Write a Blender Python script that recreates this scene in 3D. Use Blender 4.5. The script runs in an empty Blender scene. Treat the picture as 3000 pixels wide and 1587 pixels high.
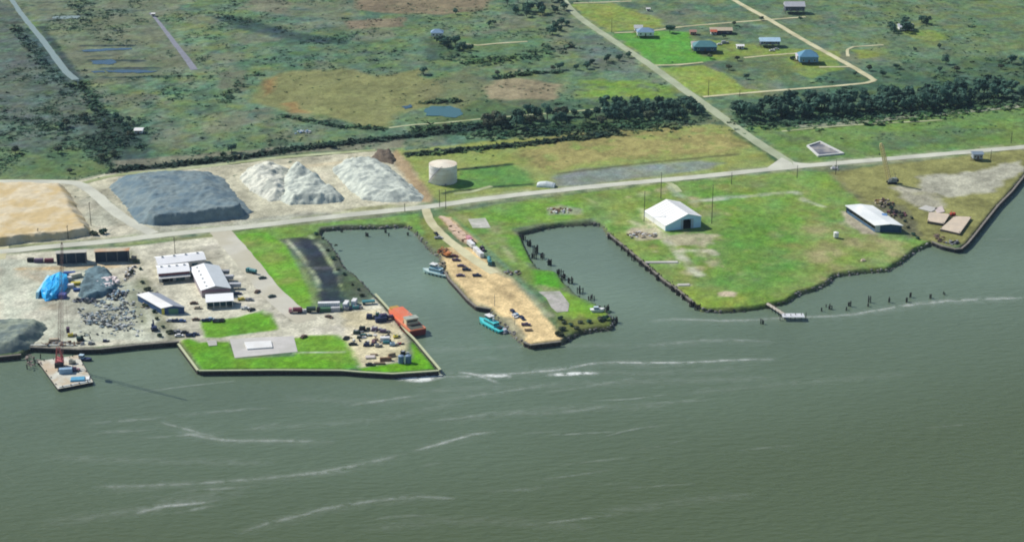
import bpy, math, random
import numpy as np
from math import sin, cos, tan, pi, radians, atan, atan2, sqrt, hypot, floor
from mathutils import Vector, Matrix

S = bpy.context.scene
COL = S.collection
R = random.Random(7)
NR = np.random.RandomState(11)

# ------------------------------------------------------------------ camera
F = 5400.0            # focal length in pixels of a 3000 px wide frame
PITCH = radians(20.7)
CAMH = 382.0
cd = bpy.data.cameras.new("camera"); cam = bpy.data.objects.new("camera", cd); COL.objects.link(cam)
cd.sensor_width = 36.0; cd.lens = F / 3000.0 * 36.0
cd.clip_start = 5.0; cd.clip_end = 20000.0
cam.location = (0, 0, CAMH); cam.rotation_euler = (radians(90) - PITCH, 0, 0)
S.camera = cam

# ------------------------------------------------------------------ light
SUN_EL, SUN_AZ = radians(43), radians(-60)      # azimuth from +Y, clockwise positive
w = bpy.data.worlds.new("World"); S.world = w; w.use_nodes = True
nt = w.node_tree; bg = nt.nodes['Background']
sky = nt.nodes.new('ShaderNodeTexSky'); sky.sky_type = 'NISHITA'; sky.sun_disc = False
sky.sun_elevation = SUN_EL; sky.sun_rotation = SUN_AZ
sky.air_density = 1.1; sky.dust_density = 0.3; sky.ozone_density = 3.5
nt.links.new(sky.outputs[0], bg.inputs[0]); bg.inputs[1].default_value = 0.09
sd = bpy.data.lights.new("sun", 'SUN'); sun = bpy.data.objects.new("sun", sd); COL.objects.link(sun)
sd.energy = 4.9; sd.angle = radians(0.5); sd.color = (1.0, 0.95, 0.86)
sv = Vector((sin(SUN_AZ) * cos(SUN_EL), cos(SUN_AZ) * cos(SUN_EL), sin(SUN_EL)))
sun.rotation_euler = sv.to_track_quat('Z', 'Y').to_euler(); sun.location = (0, 900, 600)
S.view_settings.view_transform = 'Standard'; S.view_settings.look = 'None'
S.view_settings.exposure = 0.0; S.view_settings.gamma = 1.0
S.render.engine = 'CYCLES'
S.cycles.filter_width = 1.9
S.cycles.max_bounces = 5; S.cycles.diffuse_bounces = 2; S.cycles.volume_bounces = 0
S.cycles.transparent_max_bounces = 32

# ------------------------------------------------------------------ helpers
HAZE = 0.000028
LZ = 2.5               # the land stands this high above the river

def P(px, py, z=LZ):
    u = (px - 1500.0) / F; v = (793.5 - py) / F
    d = (u, v * sin(PITCH) + cos(PITCH), v * cos(PITCH) - sin(PITCH))
    t = (z - CAMH) / d[2]
    return Vector((d[0] * t, d[1] * t, z))

def PS(px, py, z=LZ):   # pixels per metre, and the angle under which the point is seen
    p = P(px, py, z)
    depth = p.y * cos(PITCH) + (CAMH - z) * sin(PITCH)
    return F / depth, atan2(CAMH - z, p.y)

def lin(c):
    c = c / 255.0
    return c / 12.92 if c <= 0.04045 else ((c + 0.055) / 1.055) ** 2.4
KI = (1.15, 1.14, 1.16)              # light that a white horizontal surface sends back
def A(r, g, b):
    return (min(lin(r) / KI[0], .86), min(lin(g) / KI[1], .86), min(lin(b) / KI[2], .86))

MATS = {}
def mat(name, rgb, var=0.12, scale=0.6, rough=0.85, bump=0.0, metallic=0.0, tint=None, spec=0.3, obj_random=0.0):
    key = (name, rgb)
    if key in MATS: return MATS[key]
    m = bpy.data.materials.new(name); m.use_nodes = True
    t = m.node_tree; b = t.nodes['Principled BSDF']
    b.inputs['Roughness'].default_value = rough; b.inputs['Metallic'].default_value = metallic
    b.inputs['Specular IOR Level'].default_value = spec
    tc = t.nodes.new('ShaderNodeTexCoord'); n = t.nodes.new('ShaderNodeTexNoise')
    n.inputs['Scale'].default_value = scale; n.inputs['Detail'].default_value = 5; n.inputs['Roughness'].default_value = .65
    t.links.new(tc.outputs['Object'], n.inputs['Vector'])
    mr = t.nodes.new('ShaderNodeMapRange')
    mr.inputs[1].default_value = .28; mr.inputs[2].default_value = .72
    mr.inputs[3].default_value = 1 - var; mr.inputs[4].default_value = 1 + var
    t.links.new(n.outputs['Fac'], mr.inputs[0])
    mx = t.nodes.new('ShaderNodeMix'); mx.data_type = 'RGBA'; mx.blend_type = 'MULTIPLY'; mx.inputs[0].default_value = 1
    mx.inputs[6].default_value = (*rgb, 1)
    cc = t.nodes.new('ShaderNodeCombineColor')
    for k in range(3): t.links.new(mr.outputs[0], cc.inputs[k])
    t.links.new(cc.outputs[0], mx.inputs[7])
    out = mx.outputs[2]
    if tint:
        n2 = t.nodes.new('ShaderNodeTexNoise'); n2.inputs['Scale'].default_value = scale * .35; n2.inputs['Detail'].default_value = 4
        t.links.new(tc.outputs['Object'], n2.inputs['Vector'])
        r2 = t.nodes.new('ShaderNodeMapRange'); r2.inputs[1].default_value = .45; r2.inputs[2].default_value = .62
        t.links.new(n2.outputs['Fac'], r2.inputs[0])
        m2 = t.nodes.new('ShaderNodeMix'); m2.data_type = 'RGBA'
        t.links.new(r2.outputs[0], m2.inputs[0]); t.links.new(out, m2.inputs[6]); m2.inputs[7].default_value = (*tint, 1)
        out = m2.outputs[2]
    if obj_random:
        oi = t.nodes.new('ShaderNodeObjectInfo')
        hs = t.nodes.new('ShaderNodeHueSaturation'); r3 = t.nodes.new('ShaderNodeMapRange')
        r3.inputs[3].default_value = 1 - obj_random; r3.inputs[4].default_value = 1 + obj_random
        t.links.new(oi.outputs['Random'], r3.inputs[0]); t.links.new(r3.outputs[0], hs.inputs['Value'])
        t.links.new(out, hs.inputs['Color']); out = hs.outputs['Color']
    t.links.new(out, b.inputs['Base Color'])
    if bump:
        bp = t.nodes.new('ShaderNodeBump'); bp.inputs['Distance'].default_value = bump; bp.inputs['Strength'].default_value = .8
        t.links.new(n.outputs['Fac'], bp.inputs['Height']); t.links.new(bp.outputs[0], b.inputs['Normal'])
    MATS[key] = m
    return m

def paint(rgb): return mat('paint', rgb, .1, .8, .5)
def metal(rgb): return mat('weathered_metal', rgb, .2, .7, .6, tint=tuple(c * .75 for c in rgb))
def rust(rgb=(.16, .06, .03)): return mat('rusty_steel', rgb, .3, .6, .85)
M_WHITE = mat('white_sheet_metal', (.80, .80, .78), .06, .25, .55, tint=(.72, .71, .68))
M_GREYROOF = mat('grey_roofing', (.52, .53, .52), .12, .3, .7)
M_DARK = mat('dark_interior', (.012, .016, .022), .3, .5, .9)
M_GLASS = mat('dark_window_glass', (.02, .03, .04), .1, .5, .15, spec=.6)
M_TYRE = mat('black_rubber', (.02, .02, .02), .2, 2, .9)
M_WOOD = mat('weathered_timber', (.20, .15, .10), .3, .9, .9)
M_DARKWOOD = mat('dark_wet_timber', (.035, .032, .030), .3, .9, .8)
M_CONC = mat('concrete', (.50, .49, .45), .14, .2, .9, tint=(.40, .39, .36))
M_SHEET = mat('rusty_sheet_piling', (.045, .035, .034), .35, .5, .85)
M_STEEL = mat('grey_steel', (.20, .21, .22), .2, .6, .6)
M_BLACK = mat('black_steel', (.02, .022, .026), .25, .7, .6)

def tag(o, label=None, cat=None, group=None, kind=None):
    if label: o['label'] = label
    if cat: o['category'] = cat
    if group: o['group'] = group
    if kind: o['kind'] = kind
    return o

def empty(name, loc, rz=0, label=None, cat=None, group=None):
    o = bpy.data.objects.new(name, None); COL.objects.link(o)
    o.location = loc; o.rotation_euler = (0, 0, rz); o.empty_display_size = .5
    return tag(o, label, cat, group)

class MB:
    def __init__(s): s.v = []; s.f = []; s.mi = []; s.cur = 0
    def add(s, vs, fs):
        o = len(s.v); s.v += [tuple(v) for v in vs]; s.f += [tuple(i + o for i in f) for f in fs]; s.mi += [s.cur] * len(fs)
        return s
    def box(s, c, d, rz=0, top=1.0, topx=None):
        x, y, z = c; a, b, h = d[0] / 2, d[1] / 2, d[2]
        tx = top if topx is None else topx
        vs = [(-a, -b, 0), (a, -b, 0), (a, b, 0), (-a, b, 0), (-a * tx, -b * top, h), (a * tx, -b * top, h), (a * tx, b * top, h), (-a * tx, b * top, h)]
        cr, sr = cos(rz), sin(rz)
        vs = [(x + p[0] * cr - p[1] * sr, y + p[0] * sr + p[1] * cr, z + p[2]) for p in vs]
        return s.add(vs, [(0, 3, 2, 1), (4, 5, 6, 7), (0, 1, 5, 4), (1, 2, 6, 5), (2, 3, 7, 6), (3, 0, 4, 7)])
    def tube(s, p0, p1, r0, r1=None, n=8):
        p0 = Vector(p0); p1 = Vector(p1); r1 = r0 if r1 is None else r1
        d = (p1 - p0).normalized(); a = d.orthogonal().normalized(); b = d.cross(a)
        vs = []
        for p, r in ((p0, r0), (p1, r1)):
            for k in range(n):
                t = 2 * pi * k / n; vs.append(p + a * cos(t) * r + b * sin(t) * r)
        fs = [(k, (k + 1) % n, n + (k + 1) % n, n + k) for k in range(n)] + [tuple(range(n))[::-1], tuple(range(n, 2 * n))]
        return s.add(vs, fs)
    def prism(s, pts, z0, z1):
        n = len(pts)
        vs = [(p[0], p[1], z0) for p in pts] + [(p[0], p[1], z1) for p in pts]
        fs = [(k, (k + 1) % n, n + (k + 1) % n, n + k) for k in range(n)] + [tuple(range(n))[::-1], tuple(range(n, 2 * n))]
        return s.add(vs, fs)
    def extrude_profile(s, prof, y0, y1):      # prof in (x, z), extruded along y
        n = len(prof)
        vs = [(p[0], y0, p[1]) for p in prof] + [(p[0], y1, p[1]) for p in prof]
        fs = [(k, (k + 1) % n, n + (k + 1) % n, n + k) for k in range(n)] + [tuple(range(n))[::-1], tuple(range(n, 2 * n))]
        return s.add(vs, fs)
    def loft(s, rings):
        n = len(rings[0]); vs = [p for r in rings for p in r]; fs = []
        for i in range(len(rings) - 1):
            for k in range(n):
                fs.append((i * n + k, i * n + (k + 1) % n, (i + 1) * n + (k + 1) % n, (i + 1) * n + k))
        fs.append(tuple(range(n))[::-1]); fs.append(tuple((len(rings) - 1) * n + k for k in range(n)))
        return s.add(vs, fs)
    def blob(s, c, r, seed=0, n=7, m=5, flat=1.0, rough=.25):
        rr = random.Random(seed); vs = []; x, y, z = c
        rx, ry, rz = (r, r, r) if not isinstance(r, tuple) else r
        for i in range(1, m):
            ph = pi * i / m
            for k in range(n):
                th = 2 * pi * k / n + i * .3; q = 1 + rr.uniform(-rough, rough)
                vs.append((x + rx * sin(ph) * cos(th) * q, y + ry * sin(ph) * sin(th) * q, z + rz * cos(ph) * q * flat))
        top = len(vs); vs.append((x, y, z + rz * flat)); bot = len(vs); vs.append((x, y, z - rz * flat))
        fs = [(i * n + k, (i + 1) * n + k, (i + 1) * n + (k + 1) % n, i * n + (k + 1) % n) for i in range(m - 2) for k in range(n)]
        fs += [(top, k, (k + 1) % n) for k in range(n)] + [(bot, (m - 2) * n + (k + 1) % n, (m - 2) * n + k) for k in range(n)]
        return s.add(vs, fs)
    def build(s, name, m, parent=None, smooth=False, recalc=True):
        me = bpy.data.meshes.new(name); me.from_pydata(s.v, [], s.f)
        ms = m if isinstance(m, (list, tuple)) else [m]
        for q in ms: me.materials.append(q)
        if len(ms) > 1: me.polygons.foreach_set('material_index', s.mi)
        if recalc:
            import bmesh
            b = bmesh.new(); b.from_mesh(me); bmesh.ops.recalc_face_normals(b, faces=b.faces); b.to_mesh(me); b.free()
        if smooth: me.polygons.foreach_set('use_smooth', [True] * len(me.polygons))
        o = bpy.data.objects.new(name, me); COL.objects.link(o)
        if parent is not None: o.parent = parent
        return o

def copy_tree(o, loc=None, rz=None, scale=None, parent=None):
    c = o.copy(); COL.objects.link(c); c.parent = parent
    if loc is not None: c.location = loc
    if rz is not None: c.rotation_euler = (0, 0, rz)
    if scale is not None: c.scale = (scale, scale, scale) if not isinstance(scale, tuple) else scale
    for ch in KIDS.get(o.name, []):
        d = ch.copy(); COL.objects.link(d); d.parent = c
        for g in KIDS.get(ch.name, []):
            e = g.copy(); COL.objects.link(e); e.parent = d
    return c
KIDS = {}
def learn(o):
    KIDS[o.name] = [c for c in o.children]
    for c in o.children: KIDS[c.name] = [g for g in c.children]
    return o

# ------------------------------------------------------------------ numpy noise and polygons
def vnoise(x, y, seed=0):
    xi = np.floor(x).astype(np.int64); yi = np.floor(y).astype(np.int64)
    fx = x - xi; fy = y - yi; fx = fx * fx * (3 - 2 * fx); fy = fy * fy * (3 - 2 * fy)
    def h(a, b):
        n = (a * 374761393 + b * 668265263 + seed * 974634777) & 0xffffffff
        n = ((n ^ (n >> 13)) * 1274126177) & 0xffffffff
        n = n ^ (n >> 16)
        return (n & 0xffff) / 65535.0
    return (h(xi, yi) * (1 - fx) + h(xi + 1, yi) * fx) * (1 - fy) + (h(xi, yi + 1) * (1 - fx) + h(xi + 1, yi + 1) * fx) * fy
def fbm(x, y, seed=0, octv=4):
    s = 0; a = .5; tot = 0
    for k in range(octv):
        s = s + a * vnoise(x * 2 ** k + 13.7 * k, y * 2 ** k - 7.1 * k, seed + k * 17); tot += a; a *= .55
    return s / tot - .5

def W(poly, z=LZ):
    return np.array([[P(a, b, z).x, P(a, b, z).y] for a, b in poly])
def sdist(X, Y, poly):
    """signed distance, positive inside"""
    n = len(poly); best = np.full(X.shape, 1e18); ins = np.zeros(X.shape, bool)
    for i in range(n):
        ax, ay = poly[i]; bx, by = poly[(i + 1) % n]
        ex, ey = bx - ax, by - ay; L = ex * ex + ey * ey + 1e-12
        t = np.clip(((X - ax) * ex + (Y - ay) * ey) / L, 0, 1)
        dx = X - ax - t * ex; dy = Y - ay - t * ey
        best = np.minimum(best, dx * dx + dy * dy)
        if ay != by:
            c = ((ay > Y) != (by > Y)) & (X < (bx - ax) * (Y - ay) / (by - ay) + ax)
            ins ^= c
    return np.where(ins, 1, -1) * np.sqrt(best)
def ldist(X, Y, line):
    best = np.full(X.shape, 1e18)
    for i in range(len(line) - 1):
        ax, ay = line[i]; bx, by = line[i + 1]
        ex, ey = bx - ax, by - ay; L = ex * ex + ey * ey + 1e-12
        t = np.clip(((X - ax) * ex + (Y - ay) * ey) / L, 0, 1)
        dx = X - ax - t * ex; dy = Y - ay - t * ey
        best = np.minimum(best, dx * dx + dy * dy)
    return np.sqrt(best)

# ------------------------------------------------------------------ the shore
SHORE = [(-2600, 1060), (0, 1042), (60, 1036), (88, 1014), (230, 1021), (290, 1020), (400, 1008), (523, 998), (530, 1010), (585, 1083),
 (800, 1081), (1000, 1082), (1060, 1087), (1150, 1092), (1284, 1083), (1211, 996), (1185, 970), (1140, 912), (1095, 862), (1060, 822), (1035, 798), (1010, 782),
 (988, 742), (962, 703), (935, 683), (942, 668), (1000, 662), (1100, 660), (1190, 655), (1215, 670), (1230, 690), (1245, 705), (1265, 728),
 (1290, 745), (1300, 770), (1308, 795), (1320, 815), (1345, 842), (1375, 876), (1400, 897), (1440, 903), (1455, 925), (1490, 958), (1520, 985),
 (1538, 1000), (1555, 1008), (1640, 998), (1665, 985), (1700, 967), (1745, 958), (1792, 954), (1793, 930), (1778, 908), (1740, 882), (1700, 868),
 (1675, 845), (1650, 822), (1640, 802), (1625, 790), (1580, 785), (1560, 765), (1545, 735), (1528, 700), (1520, 680), (1560, 671), (1600, 660),
 (1650, 652), (1740, 649), (1768, 655), (1785, 682), (1830, 718), (1880, 760), (1910, 785), (1950, 820), (2000, 855), (2035, 885), (2055, 900),
 (2120, 904), (2215, 896), (2260, 887), (2305, 877), (2340, 852), (2380, 842), (2425, 822), (2445, 800), (2520, 790), (2600, 784), (2640, 760),
 (2680, 727), (2730, 706), (2765, 720), (2800, 728), (2812, 727), (2830, 712), (2850, 688), (2880, 650), (2920, 600), (2960, 560), (3000, 510),
 (3060, 445), (3250, 290), (3600, 60), (3900, -150), (3900, -350), (-3600, -350)]
SW = W(SHORE)
# the back edge goes to the horizon
SW[-2] = (9000, 12000); SW[-1] = (-9000, 12000); SW[0] = (-9000, SW[1][1] - 30)
SW[-3] = (3000, 3200)

# ------------------------------------------------------------------ ground sheet
def axis(lo, hi, step, far_lo, far_hi, g=1.18):
    a = list(np.arange(lo, hi + step, step)); s = step; x = a[-1]
    while x < far_hi: s *= g; x += s; a.append(x)
    s = step; x = a[0]; b = []
    while x > far_lo: s *= g; x -= s; b.append(x)
    return np.array(b[::-1] + a)
GX = axis(-500, 500, 1.25, -9000, 9000); 
ys = [790.0]
while ys[-1] < 1800: ys.append(ys[-1] + (1.6 if ys[-1] < 1150 else 2.4))
st = 2.4
while ys[-1] < 11000: st *= 1.2; ys.append(ys[-1] + st)
GY = np.array(ys)
XX, YY = np.meshgrid(GX, GY)
SD = sdist(XX, YY, SW)
wob = fbm(XX / 9, YY / 9, 3) * 3.0
LDIST = SD
HUMP = 0
ZZ = np.clip(LZ + (SD + wob * .5 - .9) * 1.5, -3.0, LZ)
C = np.zeros(XX.shape + (3,))
def setc(mask, rgb):
    for k in range(3): C[..., k] = C[..., k] * (1 - mask) + rgb[k] * mask
def region(poly, rgb, soft=2.0, warp=6.0, wscale=18.0, alpha=1.0, seed=1, patchy=0.0, pscale=14.0, world=False):
    wp = np.array(poly) if world else W(poly)
    x0, y0 = wp.min(0) - warp - soft - 3; x1, y1 = wp.max(0) + warp + soft + 3
    ix = np.where((GX >= x0) & (GX <= x1))[0]; iy = np.where((GY >= y0) & (GY <= y1))[0]
    if len(ix) == 0 or len(iy) == 0: return
    sl = (slice(iy[0], iy[-1] + 1), slice(ix[0], ix[-1] + 1))
    X, Y = XX[sl], YY[sl]
    d = sdist(X, Y, wp)
    if warp: d = d + fbm(X / wscale, Y / wscale, seed) * 2 * warp
    m = np.clip(d / max(soft, .01) * .5 + .5, 0, 1) * alpha
    if patchy: m = m * np.clip(.5 + 1.2 * (1 - patchy) + fbm(X / pscale, Y / pscale, seed + 5) * 7 * patchy, 0, 1)
    rgb = A(*rgb)
    for k in range(3): C[..., k][sl] = C[..., k][sl] * (1 - m) + rgb[k] * m
def streak(line, rgb, width, soft=1.0, alpha=1.0, warp=1.0, seed=2, patchy=0.0):
    wl = W(line); x0, y0 = wl.min(0) - width - 8; x1, y1 = wl.max(0) + width + 8
    ix = np.where((GX >= x0) & (GX <= x1))[0]; iy = np.where((GY >= y0) & (GY <= y1))[0]
    if len(ix) == 0 or len(iy) == 0: return
    sl = (slice(iy[0], iy[-1] + 1), slice(ix[0], ix[-1] + 1)); X, Y = XX[sl], YY[sl]
    d = width / 2 - ldist(X, Y, wl) + fbm(X / 7, Y / 7, seed) * 2 * warp
    m = np.clip(d / soft * .5 + .5, 0, 1) * alpha
    if patchy: m = m * np.clip(.6 + fbm(X / 9, Y / 9, seed + 5) * 8 * patchy, 0, 1)
    rgb = A(*rgb)
    for k in range(3): C[..., k][sl] = C[..., k][sl] * (1 - m) + rgb[k] * m
def blend(n, lo, hi): return np.clip((n - lo) / (hi - lo), 0, 1)

# marsh base: olive, blue-green, grey-brown and dark wet patches
n1 = fbm(XX / 90, YY / 90, 21, 5); n2 = fbm(XX / 40, YY / 55, 22, 5); n3 = fbm(XX / 14, YY / 18, 23, 4); n4 = fbm(XX / 5, YY / 6, 24, 3)
setc(np.ones(XX.shape), A(108, 128, 92))
setc(blend(n1, -.05, .12) * .7, A(92, 122, 92))
setc(blend(n2, .02, .16) * .6, A(126, 124, 104))
setc(blend(n3, .06, .2) * .55, A(78, 100, 78))
setc(blend(-n3, .08, .22) * .5, A(132, 144, 98))
setc(blend(n4, .1, .3) * .35, A(70, 88, 72))
MAIN_ = [(-400,768),(0,737),(128,724),(349,704),(489,687),(640,672),(745,662),(1001,632),(1240,607),(1456,578),(1747,546),(2026,520),(2329,489),(2632,463),(3000,431),(3500,388)]
# ---- broad land regions (each polygon traced on the ground)
region([(-300,-200),(20,0),(240,250),(300,330),(380,420),(300,440),(-300,440)], (92,100,92), 4, 14, 30, .75, 31, .4)
region([(0,430),(380,430),(700,440),(700,480),(300,520),(0,520)], (96,118,78), 4, 10, 25, .6, 32, .3)
region([(270,335),(360,330),(440,420),(470,500),(330,500),(250,420)], (52,70,66), 4, 10, 14, .8, 33, .5)
region([(100,0),(440,0),(560,210),(330,250),(230,230)], (118,122,98), 4, 8, 30, .6, 34, .3)
for i, (y, x0, x1) in enumerate([(8,90,280),(30,140,420),(46,150,400),(60,150,300),(90,190,400),(118,210,400),(150,230,395),(165,260,420),(182,235,450),(205,240,470),(226,230,560)]):
    streak([(x0, y), ((x0 + x1) / 2, y - 2), (x1, y + 1)], (62,74,72), 4.5, 2, .75, 1.5, 40 + i, .5)
streak([(95,62),(155,56)], (120,134,132), 3, 2, .6)
region([(660,45),(760,62),(850,92),(1010,118),(1015,130),(930,128),(790,108),(700,85),(650,60)], (66,84,74), 4, 5, 20, .9, 51)
region([(770,-20),(860,10),(830,40),(690,25)], (136,128,112), 4, 6, 20, .6, 52, .4)
region([(1040,-10),(1460,-20),(1420,30),(1300,42),(1180,40),(1050,30)], (140,122,100), 4, 6, 20, .8, 53, .3)
region([(1010,62),(1190,52),(1180,78),(1020,85)], (142,124,104), 3, 4, 15, .75, 54, .3)
region([(760,240),(850,205),(1000,205),(1100,225),(1230,200),(1290,260),(1290,300),(1180,330),(1130,372),(1060,372),(940,335),(830,320),(750,300)], (134,136,88), 4, 8, 22, .9, 55, .15)
region([(775,235),(810,225),(800,270),(770,285)], (156,122,78), 3, 4, 12, .7, 56)
region([(830,305),(860,300),(900,330),(860,330)], (160,120,76), 3, 4, 12, .6, 57)
region([(640,215),(720,205),(720,265),(640,275)], (110,106,92), 3, 5, 12, .6, 58, .5)
region([(1420,262),(1440,235),(1540,228),(1640,250),(1640,285),(1560,320),(1450,300),(1420,285)], (160,146,118), 3, 6, 15, .85, 59, .2)
region([(1200,270),(1360,200),(1440,240),(1420,300),(1360,330),(1280,310)], (124,124,90), 4, 6, 18, .6, 60, .3)
region([(1330,110),(1550,80),(1640,150),(1600,200),(1350,190)], (96,124,80), 4, 8, 22, .6, 61, .3)
region([(1240,110),(1350,140),(1360,170),(1260,180)], (66,84,68), 3, 5, 12, .6, 62, .3)
region([(1660,120),(1760,95),(1870,180),(1850,215),(1720,200)], (104,112,100), 3, 6, 12, .7, 63, .4)
region([(1700,235),(1870,235),(1960,250),(1990,290),(1800,300),(1700,285)], (122,154,64), 5, 8, 12, .85, 64, .5, 8)
# lawns by the houses
region([(1665,12),(1790,10),(1940,58),(1945,80),(1830,88),(1780,95),(1730,60)], (140,156,74), 3, 6, 12, .85, 65, .25, 9)
region([(1790,98),(1920,90),(2020,95),(2040,150),(2060,165),(2130,170),(2060,182),(1920,190),(1850,140)], (96,156,62), 2, 4, 14, .92, 66, .15, 9)
region([(1925,200),(2060,190),(2110,210),(2180,260),(2240,270),(2060,282),(2000,262)], (142,160,74), 2, 4, 16, .9, 67, .1)
region([(2060,110),(2250,140),(2450,150),(2470,200),(2380,230),(2250,180),(2100,180)], (138,156,72), 2, 6, 16, .75, 68, .3)
region([(2120,165),(2300,165),(2330,210),(2220,235),(2130,210)], (100,116,82), 2, 6, 12, .75, 69, .3)
region([(1950,60),(2350,-10),(2480,140),(2300,110),(2100,70)], (112,126,92), 2, 6, 18, .6, 70, .2)
region([(2640,88),(2740,88),(2780,110),(2750,122),(2680,115)], (142,166,58), 2, 3, 9, .95, 71)
region([(2495,148),(2590,138),(2610,160),(2520,172)], (138,150,70), 2, 4, 10, .8, 72, .2)
region([(2400,-60),(2900,-60),(3100,100),(3100,220),(2700,220),(2480,120)], (112,130,88), 4, 10, 30, .6, 73, .2)
region([(2680,180),(3000,170),(3100,300),(2500,350),(2150,350),(2300,270)], (76,98,72), 4, 8, 18, .7, 74, .3)
region([(1400,290),(2050,290),(2100,345),(1800,380),(1300,400),(1250,370)], (80,104,72), 3, 6, 16, .75, 75, .2)
# fields between the tree line and the main road
region([(1180,425),(1190,440),(1400,415),(1800,385),(2080,365),(2140,370),(2330,480),(2000,520),(1500,568),(1290,595),(1240,560),(1160,440)], (146,158,88), 2, 3, 16, .95, 76)
region([(1540,405),(1700,385),(1960,370),(2110,375),(2200,430),(2120,450),(1900,455),(1600,500),(1530,480)], (160,148,96), 6, 10, 12, .8, 77, .6, 9)
region([(1340,500),(1490,480),(1540,500),(1570,545),(1330,556)], (92,144,68), 3, 3, 12, .85, 78, .3, 8)
region([(1620,520),(1700,495),(1900,480),(2050,472),(2120,478),(2080,495),(1900,520),(1700,545),(1620,550)], (132,142,134), 3, 3, 14, .95, 79)
region([(2180,370),(2290,372),(2500,355),(3100,300),(3100,420),(2640,462),(2350,485)], (110,140,74), 3, 6, 20, .9, 80, .1)
region([(2250,375),(2330,400),(2400,400),(2330,420)], (96,112,84), 3, 5, 12, .6, 81)
region([(2560,390),(2800,370),(2950,380),(2800,420),(2560,440)], (88,112,84), 3, 6, 16, .6, 82, .4)
# riverside lawns
LAWN_E = [(1260,640),(1330,622),(1500,592),(1760,560),(2000,532),(2330,500),(2430,505),(2530,590),(2700,700),(2740,712),(2680,735),(2600,800),(2430,850),(2340,875),(2210,910),(2040,915),(1740,640),(1640,645),(1500,670),(1545,780),(1660,860),(1800,930),(1800,980),(1660,975),(1600,870),(1480,770),(1400,720)]
region(LAWN_E, (122,150,76), 1.5, 1.5, 12, 1, 83)
def blotches(poly, n, cols, r0, r1, alpha, seed, sq=.5):
    rr = random.Random(seed); wp = W(poly); x0, y0 = wp.min(0); x1, y1 = wp.max(0); k = 0
    while k < n:
        x, y = rr.uniform(x0, x1), rr.uniform(y0, y1)
        if sdist(np.array([x]), np.array([y]), wp)[0] < 3: continue
        k += 1; r = rr.uniform(r0, r1); a = rr.uniform(0, 3.14)
        pts = [(x + r * rr.uniform(.6, 1.3) * cos(t) , y + r * 1.3 * rr.uniform(.6, 1.3) * sin(t)) for t in [2 * pi * i / 7 for i in range(7)]]
        region(pts, rr.choice(cols), r * .5, r * .5, r * .9, alpha * rr.uniform(.4, 1), seed * 100 + k, 0, world=True)
blotches(LAWN_E, 70, [(150,150,98), (138,142,92), (134,158,80), (104,146,60), (96,140,62)], 5, 16, .6, 7)
region([(1700,600),(1850,585),(1900,640),(1850,690),(1760,640)], (134,158,84), 3, 5, 14, .7, 84, .2)
region([(1500,600),(1700,585),(1690,640),(1500,655),(1400,640)], (112,160,58), 3, 5, 14, .7, 85, .2)
region([(2150,640),(2330,640),(2350,730),(2330,830),(2200,870),(2080,830),(2090,720)], (100,146,60), 8, 16, 14, .75, 86, .5, 10)
region([(2050,560),(2380,545),(2480,620),(2440,660),(2200,660),(2100,640)], (112,152,66), 6, 10, 12, .6, 87, .5, 8)
region([(2330,620),(2560,690),(2690,715),(2620,770),(2460,800),(2360,780)], (140,150,90), 6, 12, 12, .75, 88, .5, 9)
region([(1470,690),(1530,690),(1560,770),(1530,760)], (104,164,50), 2, 3, 10, .8, 89)
region([(1560,790),(1630,795),(1650,840),(1620,850),(1570,830)], (88,162,44), 2, 2, 10, .9, 90)
region([(1640,850),(1700,872),(1780,915),(1780,930),(1680,930),(1600,870)], (122,164,54), 2, 3, 10, .85, 91)
region([(1620,930),(1790,935),(1790,965),(1690,975),(1640,985)], (104,108,62), 2, 3, 8, .85, 92, .3)
region([(1950,830),(2050,840),(2200,870),(2200,900),(2060,905)], (134,152,64), 2, 3, 10, .6, 93)
blotches(LAWN_E, 50, [(150,150,100), (164,156,114), (130,150,84), (92,138,58)], 2, 7, .6, 8)
blotches([(1820,560),(2000,540),(2120,640),(2180,760),(2100,860),(1980,820),(1850,700)], 46, [(186,182,152), (176,166,130), (160,156,112)], 1.2, 4.5, .9, 9)
blotches([(1300,640),(1500,600),(1520,780),(1640,850),(1640,900),(1480,760)], 22, [(160,164,120), (150,154,104), (96,146,60)], 1.5, 5, .7, 10)
blotches([(2330,620),(2560,690),(2690,715),(2620,770),(2400,840)], 30, [(160,150,108), (150,148,96), (176,164,124)], 2, 7, .6, 11)
# scrub ground east of the fence
region([(2430,505),(2640,478),(3100,425),(3100,520),(3000,515),(2880,660),(2840,710),(2790,725),(2700,700),(2600,640),(2520,585)], (142,142,88), 2, 4, 14, 1, 94)
region([(2690,520),(2860,500),(2990,470),(3000,500),(2900,560),(2780,575),(2700,560)], (184,182,166), 2, 5, 12, .9, 95, .2)
region([(2640,545),(2740,560),(2770,600),(2740,620),(2660,590),(2610,550)], (176,172,156), 2, 5, 10, .85, 96, .3)
region([(2540,590),(2650,600),(2700,690),(2660,700)], (108,108,88), 2, 4, 9, .8, 97, .3)
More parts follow.
